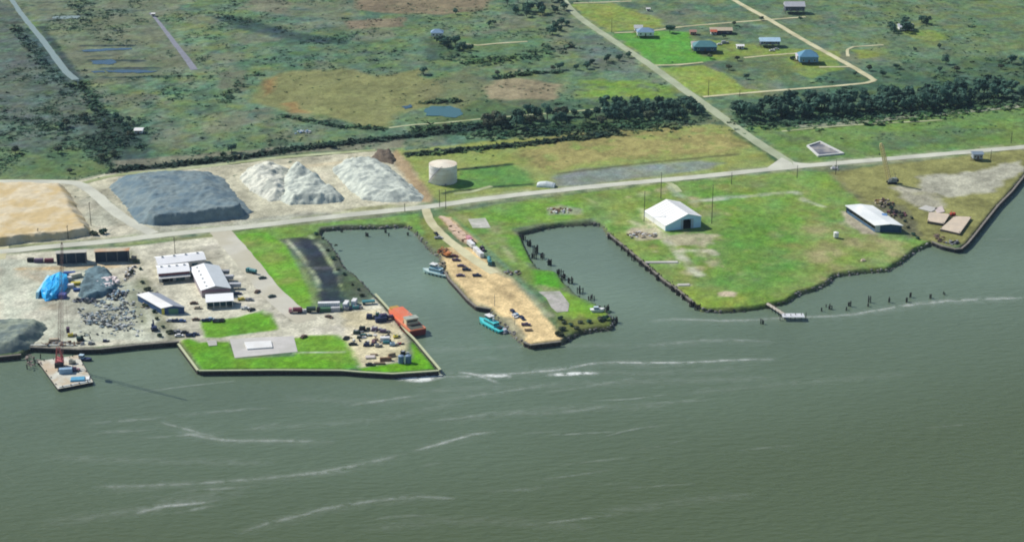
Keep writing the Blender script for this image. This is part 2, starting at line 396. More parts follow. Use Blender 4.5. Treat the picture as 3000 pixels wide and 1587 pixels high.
# west yards and lawns
region([(-300,748),(0,745),(380,722),(560,700),(640,690),(700,770),(800,860),(870,905),(1010,910),(1100,868),(1140,915),(1190,975),(1195,1000),(1130,1040),(1180,1060),(1060,1075),(1000,1070),(960,990),(860,990),(590,1010),(530,1000),(400,1006),(230,1020),(80,1012),(-300,1020)], (206,202,182), 1.5, 1, 10, 1, 98)
region([(0,760),(380,775),(420,860),(520,990),(220,1005),(60,1000),(0,930)], (196,200,182), 2, 5, 15, .8, 99, .2)
region([(640,690),(745,672),(1000,648),(1225,625),(1240,690),(1190,655),(1000,658),(940,665),(930,685),(845,700)], (118,152,74), 1.5, 2, 10, 1, 100)
region([(662,690),(780,680),(840,720),(905,840),(925,880),(905,905),(845,906),(800,870),(735,790)], (112,162,52), 1.2, .8, 8, 1, 101)
region([(700,700),(760,690),(800,720),(790,740),(740,740)], (134,158,74), 2, 3, 10, .6, 102)
region([(835,697),(850,694),(928,830),(938,905),(918,905),(905,840)], (126,150,90), 1.5, 1.5, 10, 1, 103)
region([(905,682),(935,684),(1010,782),(1060,825),(1095,862),(1080,880),(1010,880),(985,800),(930,710)], (84,98,76), 2, 2, 7, 1, 104, .35)
region([(836,700),(908,693),(955,742),(992,800),(1008,850),(1008,884),(936,888),(930,830),(880,760)], (50,60,68), 2.5, 4, 7, 1, 105)
region([(835,700),(870,698),(935,830),(935,870)], (98,110,96), 2, 1.5, 7, .5, 106, .3)
region([(585,938),(655,935),(700,928),(770,908),(798,918),(815,965),(640,990),(600,988)], (108,160,46), 1, .8, 8, 1, 107)
region([(530,995),(555,990),(585,1003),(640,1000),(672,1000),(690,1050),(860,1042),(870,1028),(950,1025),(1000,1025),(1050,1078),(1000,1079),(590,1081)], (104,160,44), 1, .7, 8, 1, 108)
region([(855,992),(900,982),(990,980),(1020,1000),(1050,1040),(1062,1074),(860,1035),(868,1030)], (112,158,50), 1, .7, 8, 1, 109)
region([(1050,1078),(1110,1070),(1170,1062),(1210,1050),(1205,1010),(1212,1000),(1278,1080),(1150,1090),(1062,1086)], (104,164,32), 1, .8, 8, 1, 110)
region([(1000,915),(1110,905),(1180,975),(1195,1005),(1160,1060),(1060,1075),(1015,1000)], (214,202,164), 2, 3, 10, .8, 111, .2)
region([(380,735),(410,760),(470,880),(535,990),(500,1000),(440,920),(400,840),(370,780)], (128,132,104), 2, 4, 8, .85, 112, .4)
region([(330,790),(370,800),(400,850),(430,930),(450,985),(420,960),(380,900)], (118,126,100), 2, 3, 8, .7, 113, .4)
streak([(860,1033),(1010,1030)], (196,206,176), 1.2, .8, .9, .2)
# road verge strips
streak([(350,716),(450,707),(505,700)], (134,150,92), 6, 1.2, 1, .6, 120)
streak([(530,700),(620,690)], (136,144,98), 5, 1.2, 1, .6, 121)
region([(20,706),(240,696),(290,690),(300,700),(110,716),(30,722)], (138,146,96), 1.5, 3, 10, .9, 122, .2)
blotches([(662,690),(780,680),(840,720),(905,840),(905,900),(800,860),(735,790)], 22, [(134,156,72), (144,152,84), (96,148,50)], 2, 7, .6, 12)
blotches([(0,760),(380,775),(470,900),(500,1000),(60,1000)], 40, [(176,178,160), (214,208,190), (160,158,140)], 3, 12, .6, 13)
blotches([(640,700),(700,780),(850,910),(1000,930),(1180,980),(1000,1000),(700,930),(600,780),(420,740)], 34, [(186,178,158), (216,210,196), (170,164,148)], 2, 8, .6, 14)
# pile yard
region([(-300,528),(0,530),(230,528),(330,505),(600,485),(820,460),(1130,438),(1180,460),(1265,585),(1200,608),(1000,628),(640,668),(500,682),(300,700),(-300,740)], (200,196,172), 2, 3, 14, 1, 123)
region([(240,530),(600,495),(1100,440),(1180,460),(1140,480),(640,520),(440,560)], (206,200,174), 2, 3, 12, .7, 124)
region([(420,650),(620,655),(900,620),(1000,630),(640,668),(470,684)], (170,172,158), 2, 3, 12, .8, 125)
region([(230,590),(300,570),(440,690),(330,695),(270,660)], (176,178,162), 2, 4, 10, .7, 126, .3)
region([(1160,440),(1180,455),(1270,575),(1262,595),(1230,590),(1200,540),(1140,460)], (170,146,112), 2, 2, 8, .9, 127)
region([(1000,615),(1140,598),(1190,600),(1050,622)], (136,138,92), 1.5, 2, 8, .8, 128, .2)
streak([(850,492),(1000,475)], (214,196,160), 6, 3, .7, 2, 129)
region([(330,470),(900,425),(1180,410),(1180,432),(880,448),(560,482),(340,500)], (136,134,116), 2, 4, 12, .8, 130, .4)
blotches([(-200,540),(200,540),(330,510),(820,465),(1130,445),(1240,590),(640,664),(300,695),(-200,725)], 60, [(178,172,150), (214,206,184), (160,156,136)], 3, 12, .65, 15)
# middle pier
region([(1230,640),(1262,636),(1300,700),(1360,770),(1290,745),(1250,706)], (128,140,78), 1.5, 2, 8, 1, 131, .1)
region([(1290,728),(1330,722),(1400,728),(1440,775),(1500,815),(1560,880),(1600,930),(1650,995),(1550,1005),(1530,990),(1455,915),(1440,900),(1400,895),(1345,838),(1308,790),(1295,750)], (226,200,150), 1.2, 1.2, 8, 1, 132)
region([(1375,870),(1400,896),(1440,902),(1460,925),(1530,990),(1500,975),(1440,900)], (176,172,140), 1, 1, 5, .8, 133, .2)
region([(1395,770),(1450,780),(1560,860),(1620,925),(1600,930),(1500,820)], (160,164,136), 1.5, 2, 6, .8, 134, .3)
region([(1285,635),(1320,636),(1400,705),(1380,720),(1345,700)], (206,178,142), 1.2, 1.5, 6, .95, 135)
region([(1455,925),(1500,930),(1545,985),(1530,995)], (146,146,122), 1, 1, 5, .8, 136, .2)
# pads, rubble and worn paths round the hangar
region([(1838,680),(1850,668),(1925,668),(1940,700),(1870,704)], (182,170,148), 1.5, 2.5, 6, .9, 140, .2)
region([(1945,690),(2060,682),(2110,690),(2060,715),(1980,720),(1940,705)], (186,178,150), 1.5, 3, 6, .85, 141, .3)
streak([(1950,700),(1985,740),(2010,765),(2030,790),(2050,805)], (200,200,178), 6, 1.5, .95, 2.2, 142, .25)
streak([(1990,735),(2080,735),(2095,745)], (200,196,172), 5, 1.5, .85, 2, 143, .3)
streak([(1880,612),(1905,655),(1955,695)], (204,204,166), 5, 1.5, .95, 1.2, 144, .1)
streak([(1850,648),(1930,690)], (204,204,166), 4.5, 1.5, .9, 1, 145, .1)
streak([(1960,545),(1985,570),(2030,590),(2160,578),(2330,562),(2360,590),(2410,605)], (190,196,172), 5, 1.5, .85, 1.6, 146, .3)
streak([(2100,578),(2170,576),(2320,563)], (188,192,172), 5, 1.5, .7, 1, 147, .4)
streak([(1890,770),(1985,769)], (206,206,186), 2.2, .8, 1, .3, 148)
streak([(1985,836),(2020,835)], (206,206,186), 2.2, .8, 1, .3, 149)
region([(2098,856),(2130,852),(2158,858),(2150,868),(2110,868)], (202,184,162), 1.2, 1.5, 5, .9, 150)
region([(1605,610),(1640,598),(1705,612),(1705,628),(1610,630)], (166,168,150), 1.5, 2, 6, .7, 151, .3)
streak([(1475,722),(1490,740),(1505,765)], (176,180,134), 3, 1.2, .8, 1, 152, .2)
streak([(2478,655),(2520,668),(2560,682)], (190,182,160), 7, 2, .85, 2, 153, .3)
region([(2465,618),(2490,620),(2560,665),(2562,684),(2530,684),(2475,645)], (188,178,158), 1.5, 2, 6, .9, 154, .2)
streak([(1310,500),(1340,497),(1420,490),(1496,481)], (38,60,42), 5, 1.2, 1, .8, 155)
streak([(1300,566),(1340,558),(1400,555)], (44,62,50), 4.5, 1.2, .9, .8, 156)
streak([(1440,548),(1555,540)], (44,66,44), 4, 1.2, .9, .8, 157)
streak([(1640,508),(1890,478),(2160,452)], (92,96,66), 3.5, 1.5, .85, 1, 158)
streak([(2160,390),(2230,430),(2300,480)], (52,84,64), 9, 2, .95, 1.5, 159)
streak([(1200,450),(1500,425),(1700,402),(1800,390)], (36,52,48), 9, 2, 1, 1.5, 160)
streak([(340,500),(560,478),(700,462),(850,440),(1010,420),(1180,402),(1420,374)], (30,46,46), 10, 3, 1, 2.5, 161)
streak([(80,90),(130,160),(190,240)], (64,88,84), 12, 4, .7, 3, 181); streak([(120,80),(200,190),(240,250)], (52,66,66), 7, 2, .8, 2, 182)
streak([(240,134),(390,134)], (34,52,60), 5, 1.5, .9, 1, 183); streak([(265,176),(420,178)], (34,52,66), 5, 1.5, .9, 1, 184); streak([(300,200),(460,199)], (30,48,60), 5, 1.5, .9, 1, 185); streak([(310,228),(560,222)], (44,70,62), 4, 1.5, .8, 1, 186)
streak([(660,52),(760,76),(860,104),(1000,124)], (58,76,72), 14, 5, .9, 4, 187)
streak([(1200,395),(1420,372)], (70,78,66), 5, 2, .7, 2, 162)
streak([(2430,510),(2530,590)], (120,120,92), 5, 2, .8, 2, 163, .3)
streak([(840,702),(870,735),(905,780),(932,826),(936,850)], (176,186,150), 2.2, 1.0, .9, .8, 170, .5)
streak([(908,690),(940,722),(966,765),(990,805),(1002,850)], (170,184,148), 2.2, 1.0, .9, .8, 171, .5)
streak([(860,745),(905,770)], (84,94,98), 4, 3, .5, 2, 172, .5); streak([(925,785),(965,785)], (104,108,118), 3, 2, .7, 1.5, 173); streak([(945,850),(990,845)], (84,98,88), 4, 3, .6, 2, 174, .5)
streak([(1330,640),(1400,700),(1470,770),(1560,860)], (110,150,112), 2.2, 1.2, .7, .8, 175)
streak([(1395,720),(1440,760)], (100,140,104), 4, 2, .6, 1.5, 176)
streak([(1700,575),(1760,600),(1800,620)], (176,186,130), 2.5, 1.5, .6, 1.5, 177, .5)
streak([(1560,640),(1700,640),(1850,652)], (150,170,104), 4, 3, .5, 3, 178, .6)
streak(MAIN_, (170,176,140), 15, 3, .8, 2.5, 190, .5)
streak([(1690,45),(1900,188),(2090,325),(2322,486)], (150,160,112), 13, 3, .7, 2, 191, .5)
streak([(60,788),(200,784),(300,780),(390,777)], (212,180,132), 6, 2, .9, 1.5, 192, .2)
streak([(80,800),(150,840),(140,900)], (190,168,140), 8, 4, .6, 3, 193, .4)
for i_, l_ in enumerate([[(1345,742),(1420,810),(1500,880),(1580,970)], [(1330,775),(1400,840),(1450,880)], [(1400,800),(1480,850),(1560,930),(1600,985)], [(1315,760),(1390,830),(1445,900)]]): streak(l_, (196,172,128), 1.6, 1, .7, .8, 194 + i_, .2)
for i_, l_ in enumerate([[(640,690),(720,780),(830,900),(960,960),(1100,1010)], [(690,720),(760,830),(870,930),(1060,940)], [(450,760),(440,850),(500,960)], [(120,1000),(200,900),(420,800)]]): streak(l_, (184,178,160), 2.2, 1.2, .6, 1.2, 200 + i_, .2)
region([(1340,800),(1440,860),(1440,895),(1390,885)], (232,206,156), 3, 3, 8, .7, 205, .2)
# damp strip along every shore
edge = blend(-SD, -1.6, .6)
setc(edge * .85, A(96, 92, 78))
# mowing / wear mottling over everything
mt = 1 + .16 * fbm(XX / 3.2, YY / 3.2, 201, 3) * 2 + .12 * fbm(XX / 25, YY / 25, 202, 3) * 2
C *= mt[..., None]
green = np.clip((C[..., 1] / (C[..., 0] + 1e-3) - 1.02) * 4, 0, 1)          # plants vary in hue, bare ground does not
C *= (1 + green * .8 * fbm(XX / 2.6, YY / 3.4, 241, 3))[..., None]
C[..., 0] *= 1 + green * .5 * fbm(XX / 10, YY / 13, 211, 5)
C[..., 1] *= 1 + green * .35 * fbm(XX / 6, YY / 8, 212, 4)
C[..., 2] *= 1 + green * .9 * fbm(XX / 14, YY / 14, 213, 4)
marsh = np.clip((2.4 - C[..., 1] / (C[..., 2] + 1e-3)) * 2, 0, 1) * green * blend(YY - (1190 + XX * .12), 0, 60)
cl = fbm(XX / 3.4, YY / 3.6, 221, 3); cl2 = fbm(XX / 16, YY / 20, 222, 4)
C[..., 0] *= 1 - marsh * .17; C[..., 1] *= 1 - marsh * .07
C *= (1 + marsh * (np.clip(cl * 1.1, -.25, .2) * (.6 + .8 * blend(-XX, 180, 300)) + np.clip(cl2 * 1.0, -.18, .2) + .05))[..., None]
bare = np.clip(1 - green, 0, 1)
C *= (1 + bare * (np.clip(fbm(XX / 4, YY / 5, 231, 4) * .9, -.22, .15) + np.clip(fbm(XX / 20, YY / 24, 232, 4) * .9, -.16, .1)))[..., None]
# gentle unevenness of the marsh behind the main road
behind = blend(YY - (1190 + XX * .12), 0, 60)
ZZ = np.where(SD > 4, ZZ - behind * np.abs(fbm(XX / 12, YY / 12, 77, 4) * 1.3), ZZ)

def grid_mesh(name, XX, YY, ZZ, C, m):
    ny, nx = XX.shape; me = bpy.data.meshes.new(name)
    co = np.stack([XX, YY, ZZ], -1).reshape(-1, 3).astype(np.float32)
    idx = np.arange(ny * nx).reshape(ny, nx)
    q = np.stack([idx[:-1, :-1], idx[:-1, 1:], idx[1:, 1:], idx[1:, :-1]], -1).reshape(-1, 4)
    zz = ZZ.reshape(-1); keep = (zz[q] > -2.95).any(1); q = q[keep]
    me.vertices.add(len(co)); me.vertices.foreach_set('co', co.ravel())
    me.loops.add(q.size); me.loops.foreach_set('vertex_index', q.ravel().astype(np.int32))
    me.polygons.add(len(q)); me.polygons.foreach_set('loop_start', np.arange(0, q.size, 4, dtype=np.int32))
    me.polygons.foreach_set('loop_total', np.full(len(q), 4, dtype=np.int32))
    me.update(calc_edges=True); me.validate()
    me.polygons.foreach_set('use_smooth', np.ones(len(me.polygons), bool))
    if C is not None:
        ca = me.color_attributes.new('soil_colour', 'FLOAT_COLOR', 'POINT')
        cc = np.concatenate([C.reshape(-1, 3), np.ones((len(co), 1))], 1).astype(np.float32); ca.data.foreach_set('color', cc.ravel())
    me.materials.append(m)
    o = bpy.data.objects.new(name, me); COL.objects.link(o); return o

def attr_mat(name, var=.34, scale=.7, bump=.35, rough=.95):
    m = bpy.data.materials.new(name); m.use_nodes = True; t = m.node_tree; b = t.nodes['Principled BSDF']
    b.inputs['Roughness'].default_value = rough; b.inputs['Specular IOR Level'].default_value = .1
    at = t.nodes.new('ShaderNodeAttribute'); at.attribute_name = 'soil_colour'
    ge = t.nodes.new('ShaderNodeNewGeometry')
    n = t.nodes.new('ShaderNodeTexNoise'); n.inputs['Scale'].default_value = scale; n.inputs['Detail'].default_value = 5; n.inputs['Roughness'].default_value = .7
    t.links.new(ge.outputs['Position'], n.inputs['Vector'])
    mr = t.nodes.new('ShaderNodeMapRange'); mr.inputs[1].default_value = .3; mr.inputs[2].default_value = .7
    mr.inputs[3].default_value = 1 - var; mr.inputs[4].default_value = 1 + var
    t.links.new(n.outputs['Fac'], mr.inputs[0])
    v = t.nodes.new('ShaderNodeVectorMath'); v.operation = 'SCALE'
    t.links.new(at.outputs['Color'], v.inputs[0]); t.links.new(mr.outputs[0], v.inputs['Scale'])
    t.links.new(v.outputs[0], b.inputs['Base Color'])
    bp = t.nodes.new('ShaderNodeBump'); bp.inputs['Distance'].default_value = bump; bp.inputs['Strength'].default_value = .7
    t.links.new(n.outputs['Fac'], bp.inputs['Height']); t.links.new(bp.outputs[0], b.inputs['Normal'])
    return m
M_SOIL = attr_mat('soil_and_grass')
tag(grid_mesh('ground', XX, YY, ZZ, C, M_SOIL), 'flat marsh, lawns and yards beside the river', kind='structure')

# ------------------------------------------------------------------ water
def water_mat(name, base, rough=.22, wave=.35, big=.08, dark=None, spec=.5):
    m = bpy.data.materials.new(name); m.use_nodes = True; t = m.node_tree; b = t.nodes['Principled BSDF']
    b.inputs['Roughness'].default_value = rough; b.inputs['IOR'].default_value = 1.33; b.inputs['Specular IOR Level'].default_value = spec
    ge = t.nodes.new('ShaderNodeNewGeometry')
    n = t.nodes.new('ShaderNodeTexNoise'); n.inputs['Scale'].default_value = .012; n.inputs['Detail'].default_value = 4
    mp = t.nodes.new('ShaderNodeMapping'); mp.inputs['Rotation'].default_value = (0, 0, .25); mp.inputs['Scale'].default_value = (.5, 1, 1)
    t.links.new(ge.outputs['Position'], mp.inputs[0]); t.links.new(mp.outputs[0], n.inputs['Vector'])
    cr = t.nodes.new('ShaderNodeMix'); cr.data_type = 'RGBA'
    cr.inputs[6].default_value = (*[c * (1 - big) for c in base], 1); cr.inputs[7].default_value = (*[c * (1 + big) for c in base], 1)
    t.links.new(n.outputs['Fac'], cr.inputs[0]); t.links.new(cr.outputs[2], b.inputs['Base Color'])
    w1 = t.nodes.new('ShaderNodeTexNoise'); w1.inputs['Scale'].default_value = .22; w1.inputs['Detail'].default_value = 5; w1.inputs['Roughness'].default_value = .6
    m1 = t.nodes.new('ShaderNodeMapping'); m1.inputs['Rotation'].default_value = (0, 0, radians(-38)); m1.inputs['Scale'].default_value = (.55, 1.6, 1)
    t.links.new(ge.outputs['Position'], m1.inputs[0]); t.links.new(m1.outputs[0], w1.inputs['Vector'])
    bp = t.nodes.new('ShaderNodeBump'); bp.inputs['Distance'].default_value = wave; bp.inputs['Strength'].default_value = .6
    t.links.new(w1.outputs['Fac'], bp.inputs['Height']); t.links.new(bp.outputs[0], b.inputs['Normal'])
    return m
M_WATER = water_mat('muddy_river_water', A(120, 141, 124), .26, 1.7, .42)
# browner away from the slips; darkening towards the viewer and right is painted vignette
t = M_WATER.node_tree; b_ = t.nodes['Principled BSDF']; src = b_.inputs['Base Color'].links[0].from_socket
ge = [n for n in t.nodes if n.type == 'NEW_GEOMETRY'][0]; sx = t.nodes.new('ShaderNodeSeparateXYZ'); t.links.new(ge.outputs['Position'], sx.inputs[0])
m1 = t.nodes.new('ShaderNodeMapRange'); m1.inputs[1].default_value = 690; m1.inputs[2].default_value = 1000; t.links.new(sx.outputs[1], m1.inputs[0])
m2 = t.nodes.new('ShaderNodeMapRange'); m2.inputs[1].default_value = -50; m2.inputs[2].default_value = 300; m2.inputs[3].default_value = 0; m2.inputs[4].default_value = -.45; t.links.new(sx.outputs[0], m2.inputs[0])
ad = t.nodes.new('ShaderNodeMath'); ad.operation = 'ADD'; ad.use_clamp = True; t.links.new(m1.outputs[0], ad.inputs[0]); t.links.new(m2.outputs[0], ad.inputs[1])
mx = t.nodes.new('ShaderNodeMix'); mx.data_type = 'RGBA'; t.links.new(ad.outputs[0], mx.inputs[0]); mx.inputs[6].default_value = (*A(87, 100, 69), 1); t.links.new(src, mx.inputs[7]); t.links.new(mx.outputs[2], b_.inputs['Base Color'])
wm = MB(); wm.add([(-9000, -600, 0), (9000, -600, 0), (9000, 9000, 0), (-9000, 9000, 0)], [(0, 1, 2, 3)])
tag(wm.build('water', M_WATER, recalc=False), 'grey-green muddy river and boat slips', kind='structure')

def sheet(name, poly, m, z=0.05, label=None, base=LZ, warp=0.0):
    if name == 'pond': warp = 1.6
    pts = [P(a, b, base) for a, b in poly]
    if warp:
        out = []
        for i in range(len(pts)):
            a, b = pts[i], pts[(i + 1) % len(pts)]; n = max(1, int((b - a).length / 4))
            for k in range(n):
                q = a.lerp(b, k / n); out.append(Vector((q.x + R.uniform(-warp, warp), q.y + R.uniform(-warp, warp), q.z)))
        pts = out
    from mathutils.geometry import tessellate_polygon
    tri = tessellate_polygon([[Vector((p.x, p.y, 0)) for p in pts]])
    me = bpy.data.meshes.new(name); me.from_pydata([(p.x, p.y, base + z) for p in pts], [], [tuple(t) for t in tri]); me.update()
    import bmesh
    b = bmesh.new(); b.from_mesh(me)
    for f in b.faces:
        if f.normal.z < 0: f.normal_flip()
    b.to_mesh(me); b.free()
    me.materials.append(m); o = bpy.data.objects.new(name, me); COL.objects.link(o)
    return tag(o, label, kind='structure')

def ribbon_pts(line, w0, w1=None, jitter=.0, step=6.0, base=LZ):
    pts = [P(a, b, base) for a, b in line]; out = []
    for i in range(len(pts) - 1):          # Catmull-Rom through the traced points
        p0 = pts[max(i - 1, 0)]; p1 = pts[i]; p2 = pts[i + 1]; p3 = pts[min(i + 2, len(pts) - 1)]
        n = max(1, int((p2 - p1).length / step))
        for k in range(n):
            t = k / n
            out.append(.5 * ((2 * p1) + (p2 - p0) * t + (2 * p0 - 5 * p1 + 4 * p2 - p3) * t * t + (3 * p1 - p0 - 3 * p2 + p3) * t ** 3))
    out.append(pts[-1]); L = []; Rr = []; n = len(out)
    w1 = w0 if w1 is None else w1
    for i, p in enumerate(out):
        d = (out[min(i + 1, n - 1)] - out[max(i - 1, 0)]); d.z = 0; d.normalize(); q = Vector((-d.y, d.x, 0))
        hw = (w0 + (w1 - w0) * i / max(n - 1, 1)) / 2
        L.append(p + q * (hw + R.uniform(-jitter, jitter))); Rr.append(p - q * (hw + R.uniform(-jitter, jitter)))
    return L, Rr
def ribbon(name, line, w0, m, z=0.08, w1=None, label=None, jitter=.3, base=LZ, kind='structure'):
    L, Rr = ribbon_pts(line, w0, w1, jitter, base=base)
    vs = []; fs = []
    for a, b in zip(L, Rr): vs += [(a.x, a.y, base + z), (b.x, b.y, base + z)]
    for i in range(len(L) - 1): fs.append((2 * i, 2 * i + 1, 2 * i + 3, 2 * i + 2))
    me = bpy.data.meshes.new(name); me.from_pydata(vs, [], fs); me.update()
    uv = me.uv_layers.new(name='across')
    for pl in me.polygons:
        for li in pl.loop_indices:
            vi = me.loops[li].vertex_index; uv.data[li].uv = (vi % 2, (vi // 2) * .5)
    me.materials.append(m); o = bpy.data.objects.new(name, me); COL.objects.link(o)
    return tag(o, label, kind=kind)

M_ROAD = mat('pale_worn_asphalt', A(212, 212, 196), .08, .12, .9, tint=A(192, 192, 178))
M_ROAD2 = mat('old_grey_road', A(178, 186, 156), .1, .12, .9, tint=A(160, 168, 138))
M_SHELL = mat('shell_track', A(214, 208, 170), .12, .15, .95, tint=A(190, 184, 146))
M_TRACK = mat('faint_track', A(184, 190, 150), .18, .15, .95, tint=A(150, 160, 112))
M_LEVEE = mat('levee_gravel', A(158, 162, 140), .15, .12, .95, tint=A(130, 140, 112))
MAIN = [(-400,768),(0,737),(128,724),(349,704),(489,687),(640,672),(745,662),(1001,632),(1240,607),(1456,578),(1747,546),(2026,520),(2329,489),(2632,463),(3000,431),(3500,388)]
ribbon('road', MAIN, 8.0, M_ROAD, .12, label='pale main road running the length of the waterfront')
ribbon('road', [(1560,-120),(1635,-20),(1690,45),(1790,115),(1900,188),(2010,268),(2090,325),(2200,405),(2290,462),(2322,486)], 6.5, M_ROAD2, .10, 8.5, label='straight side road running inland to the houses')
for tri in [[(2240,497),(2290,462),(2318,476),(2326,488)], [(2326,488),(2322,474),(2345,478),(2420,482)]]:
    sheet('road_junction', tri, M_ROAD, .14)
ribbon('road', [(2090,-45),(2150,0),(2260,62),(2355,118),(2440,165),(2500,198),(2550,228),(2562,236)], 5.5, M_SHELL, .10, label='pale lane running past the far houses')
ribbon('track', [(2562,236),(2540,243),(2450,252),(2280,265),(2060,284)], 4.0, M_SHELL, .09)
ribbon('track', [(1680,10),(1740,8),(1850,4)], 3.0, M_SHELL, .09)
ribbon('track', [(1800,97),(1850,95),(1900,92),(1990,80),(2100,70),(2270,57),(2360,50)], 3.2, M_SHELL, .09)
ribbon('track', [(1920,192),(1990,190),(2060,183)], 3.2, M_SHELL, .09)
ribbon('track', [(2180,170),(2260,162),(2340,156)], 3.0, M_SHELL, .09)
ribbon('track', [(2400,197),(2490,196)], 3.0, M_SHELL, .09)
ribbon('track', [(2484,166),(2484,145),(2500,138),(2588,132)], 2.6, M_SHELL, .09)
ribbon('track', [(1342,128),(1400,133),(1440,129),(1545,122)], 3.0, M_SHELL, .09)
ribbon('track', [(1140,375),(1210,366),(1300,360),(1450,345),(1640,330),(1800,315),(1960,302)], 3.0, M_TRACK, .09)
ribbon('track', [(2330,372),(2500,360),(2700,340),(3100,300)], 7, M_LEVEE, .07)
ribbon('track', [(2290,385),(2480,368),(2760,352)], 2.5, M_TRACK, .10)
ribbon('track', [(-200,531),(0,532),(120,532),(200,534),(240,543),(280,570),(330,615),(390,655),(450,684)], 8, M_ROAD, .10, label='pale haul road curving round the sand heap')
ribbon('track', [(240,538),(350,512),(600,488),(820,462),(1100,440)], 5, M_TRACK, .09)
ribbon('track', [(640,672),(680,715),(730,775),(790,850),(850,905),(900,940)], 13, mat('yard_concrete', A(206,202,188), .08, .1, .9, tint=A(196,190,170)), .07)
ribbon('track', [(-30,560),(0,700),(-10,760)], 10, M_SHELL, .07)
ribbon('road', [(1248,612),(1262,650),(1300,692),(1345,728),(1400,768),(1450,800)], 5.5, M_SHELL, .10, 7, label='pale track running down the middle pier')
ribbon('track', [(1930,522),(1975,545),(1990,562)], 4, M_TRACK, .09)
ribbon('track', [(1440,545),(1380,562),(1330,568)], 3.5, M_TRACK, .09)
ribbon('airstrip_track', [(440,38),(470,72),(510,125),(545,170),(570,205)], 2.6, mat('purple_grey_gravel', A(136,138,150), .2, .2, .9), .09, 6, label='narrow grey strip in the marsh')
# canal and ponds
M_CANAL = water_mat('sky_tinted_canal_water', A(140, 156, 150), .3, .2)  # sky reflection on the canal is put into its pale base colour
M_POND = water_mat('blue_pond_water', (.03, .075, .12), .2, .1)
ribbon('canal', [(-30,-95),(28,-10),(60,38),(95,82),(130,125),(170,180),(195,212),(222,234)], 3.5, M_CANAL, .14, 6.2, label='pale straight canal crossing the marsh')
ribbon('ditch', [(222,230),(262,290),(300,345),(350,400)], 3.2, mat('dark_ditch_water', A(60,80,76), .2, .2, .4), .12, 2)
for nm, pl in [('pond', [(240,148),(310,143),(388,142),(380,146),(310,150),(240,153)]), ('pond', [(270,180),(320,175),(345,182),(330,190),(270,188)]),
               ('pond', [(312,207),(390,205),(460,208),(455,212),(390,214),(312,213)]), ('pond', [(270,208),(310,207),(308,214),(272,213)]),
               ('pond', [(155,50),(232,46),(230,54),(160,57)])]:
    sheet(nm, pl, M_POND if pl[0][0] > 200 else M_CANAL, .15, warp=.6)
sheet('pond', [(1243,320),(1262,312),(1320,310),(1345,318),(1358,332),(1340,347),(1318,345),(1290,340),(1250,338)], water_mat('green_pond_water', A(66,108,112), .2, .1), .15, warp=.6)
sheet('pond', [(1180,312),(1205,306),(1212,316),(1190,322)], M_POND, .15, warp=.6)

# slabs
def slab(name, poly, m, h, label, cat):
    mb = MB(); mb.prism([(p.x, p.y) for p in [P(a, b) for a, b in poly]][::-1], LZ - .1, LZ + h)
    return tag(mb.build(name, m), label, cat)
slab('concrete_slab', [(1371,642),(1422,639),(1438,668),(1385,668)], mat('pale_stained_concrete', (.50, .49, .44), .25, .35, .95, tint=(.38, .40, .32)), .15, 'bare concrete slab on the grass beside the middle pier track', 'slab')
M_SLAB = mat('stained_concrete', (.42, .40, .37), .3, .35, .95, tint=(.30, .31, .25))
slab('concrete_slab', [(1578,855),(1640,853),(1668,890),(1664,912),(1632,915),(1615,900),(1600,872)], M_SLAB, .15, 'cracked pale slab on the grassy tip of the middle pier', 'slab')
slab('helipad', [(672,992),(860,984),(872,1030),(688,1048)], mat('worn_concrete', (.54, .52, .49), .12, .15, .9, tint=(.46, .45, .41)), .12, 'square concrete landing pad in the lawn at the quay', 'pad')
slab('concrete_slab', [(606,999),(634,998),(636,1012),(612,1014)], M_CONC, .35, 'small pale slab at the edge of the quay lawn', 'slab')
slab('white_platform', [(716,1005),(794,1001),(799,1020),(724,1025)], M_WHITE, .8, 'low bright white rectangular platform on the concrete pad', 'platform')
slab('stone_kerb', [(1890,767),(1985,766),(1986,771),(1891,772)], M_CONC, .5, 'long pale concrete beam lying on the grass by the second slip', 'beam')
slab('stone_kerb', [(1985,833),(2020,832),(2020,837),(1987,838)], M_CONC, .5, 'short pale concrete beam at the shore below the hangar', 'beam')
# ------------------------------------------------------------------ bulkheads and banks
def bulkhead(line, label, capcol=M_CONC, off=1.25, h=LZ, capw=1.2, wall=M_SHEET):
    pts = [P(a, b) for a, b in line]
    root = empty('bulkhead', (pts[0].x, pts[0].y, 0), 0, label, 'quay wall', 'walls holding the land along the water')
    o = pts[0].copy(); o.z = 0; wb = MB(); cb = MB()
    n = len(pts); offs = []
    for i in range(n):
        d = (pts[min(i + 1, n - 1)] - pts[max(i - 1, 0)]); d.z = 0; d.normalize(); offs.append(Vector((d.y, -d.x, 0)))
    k = 0
    for i in range(n - 1):
        a = pts[i] + offs[i] * off; b = pts[i + 1] + offs[i + 1] * off; L = (b - a).length; m = max(1, int(L / 1.4))
        nd = Vector(((b - a).y, -(b - a).x, 0)).normalized(); vs = []
        for j in range(m + 1):
            q = a.lerp(b, j / m) - o + nd * (.22 if j % 2 else -.12)
            vs += [(q.x, q.y, -2.8), (q.x, q.y, h + .02)]
        wb.add(vs, [(2 * j, 2 * j + 2, 2 * j + 3, 2 * j + 1) for j in range(m)])
        mid = (a + b) / 2 - o - nd * (capw / 2 - .35); ang = atan2((b - a).y, (b - a).x)
        cb.box((mid.x, mid.y, h - .25 + .006 * i), (L + .5, capw, .5), ang)
    wb.build('sheet_wall', wall, root, recalc=False); cb.build('cap', capcol, root)
    return root
M_CAP = mat('pale_quay_cap', A(196, 200, 164), .12, .4, .9)
M_WOODCAP = mat('grey_timber_cap', (.22, .20, .17), .3, .5, .9)
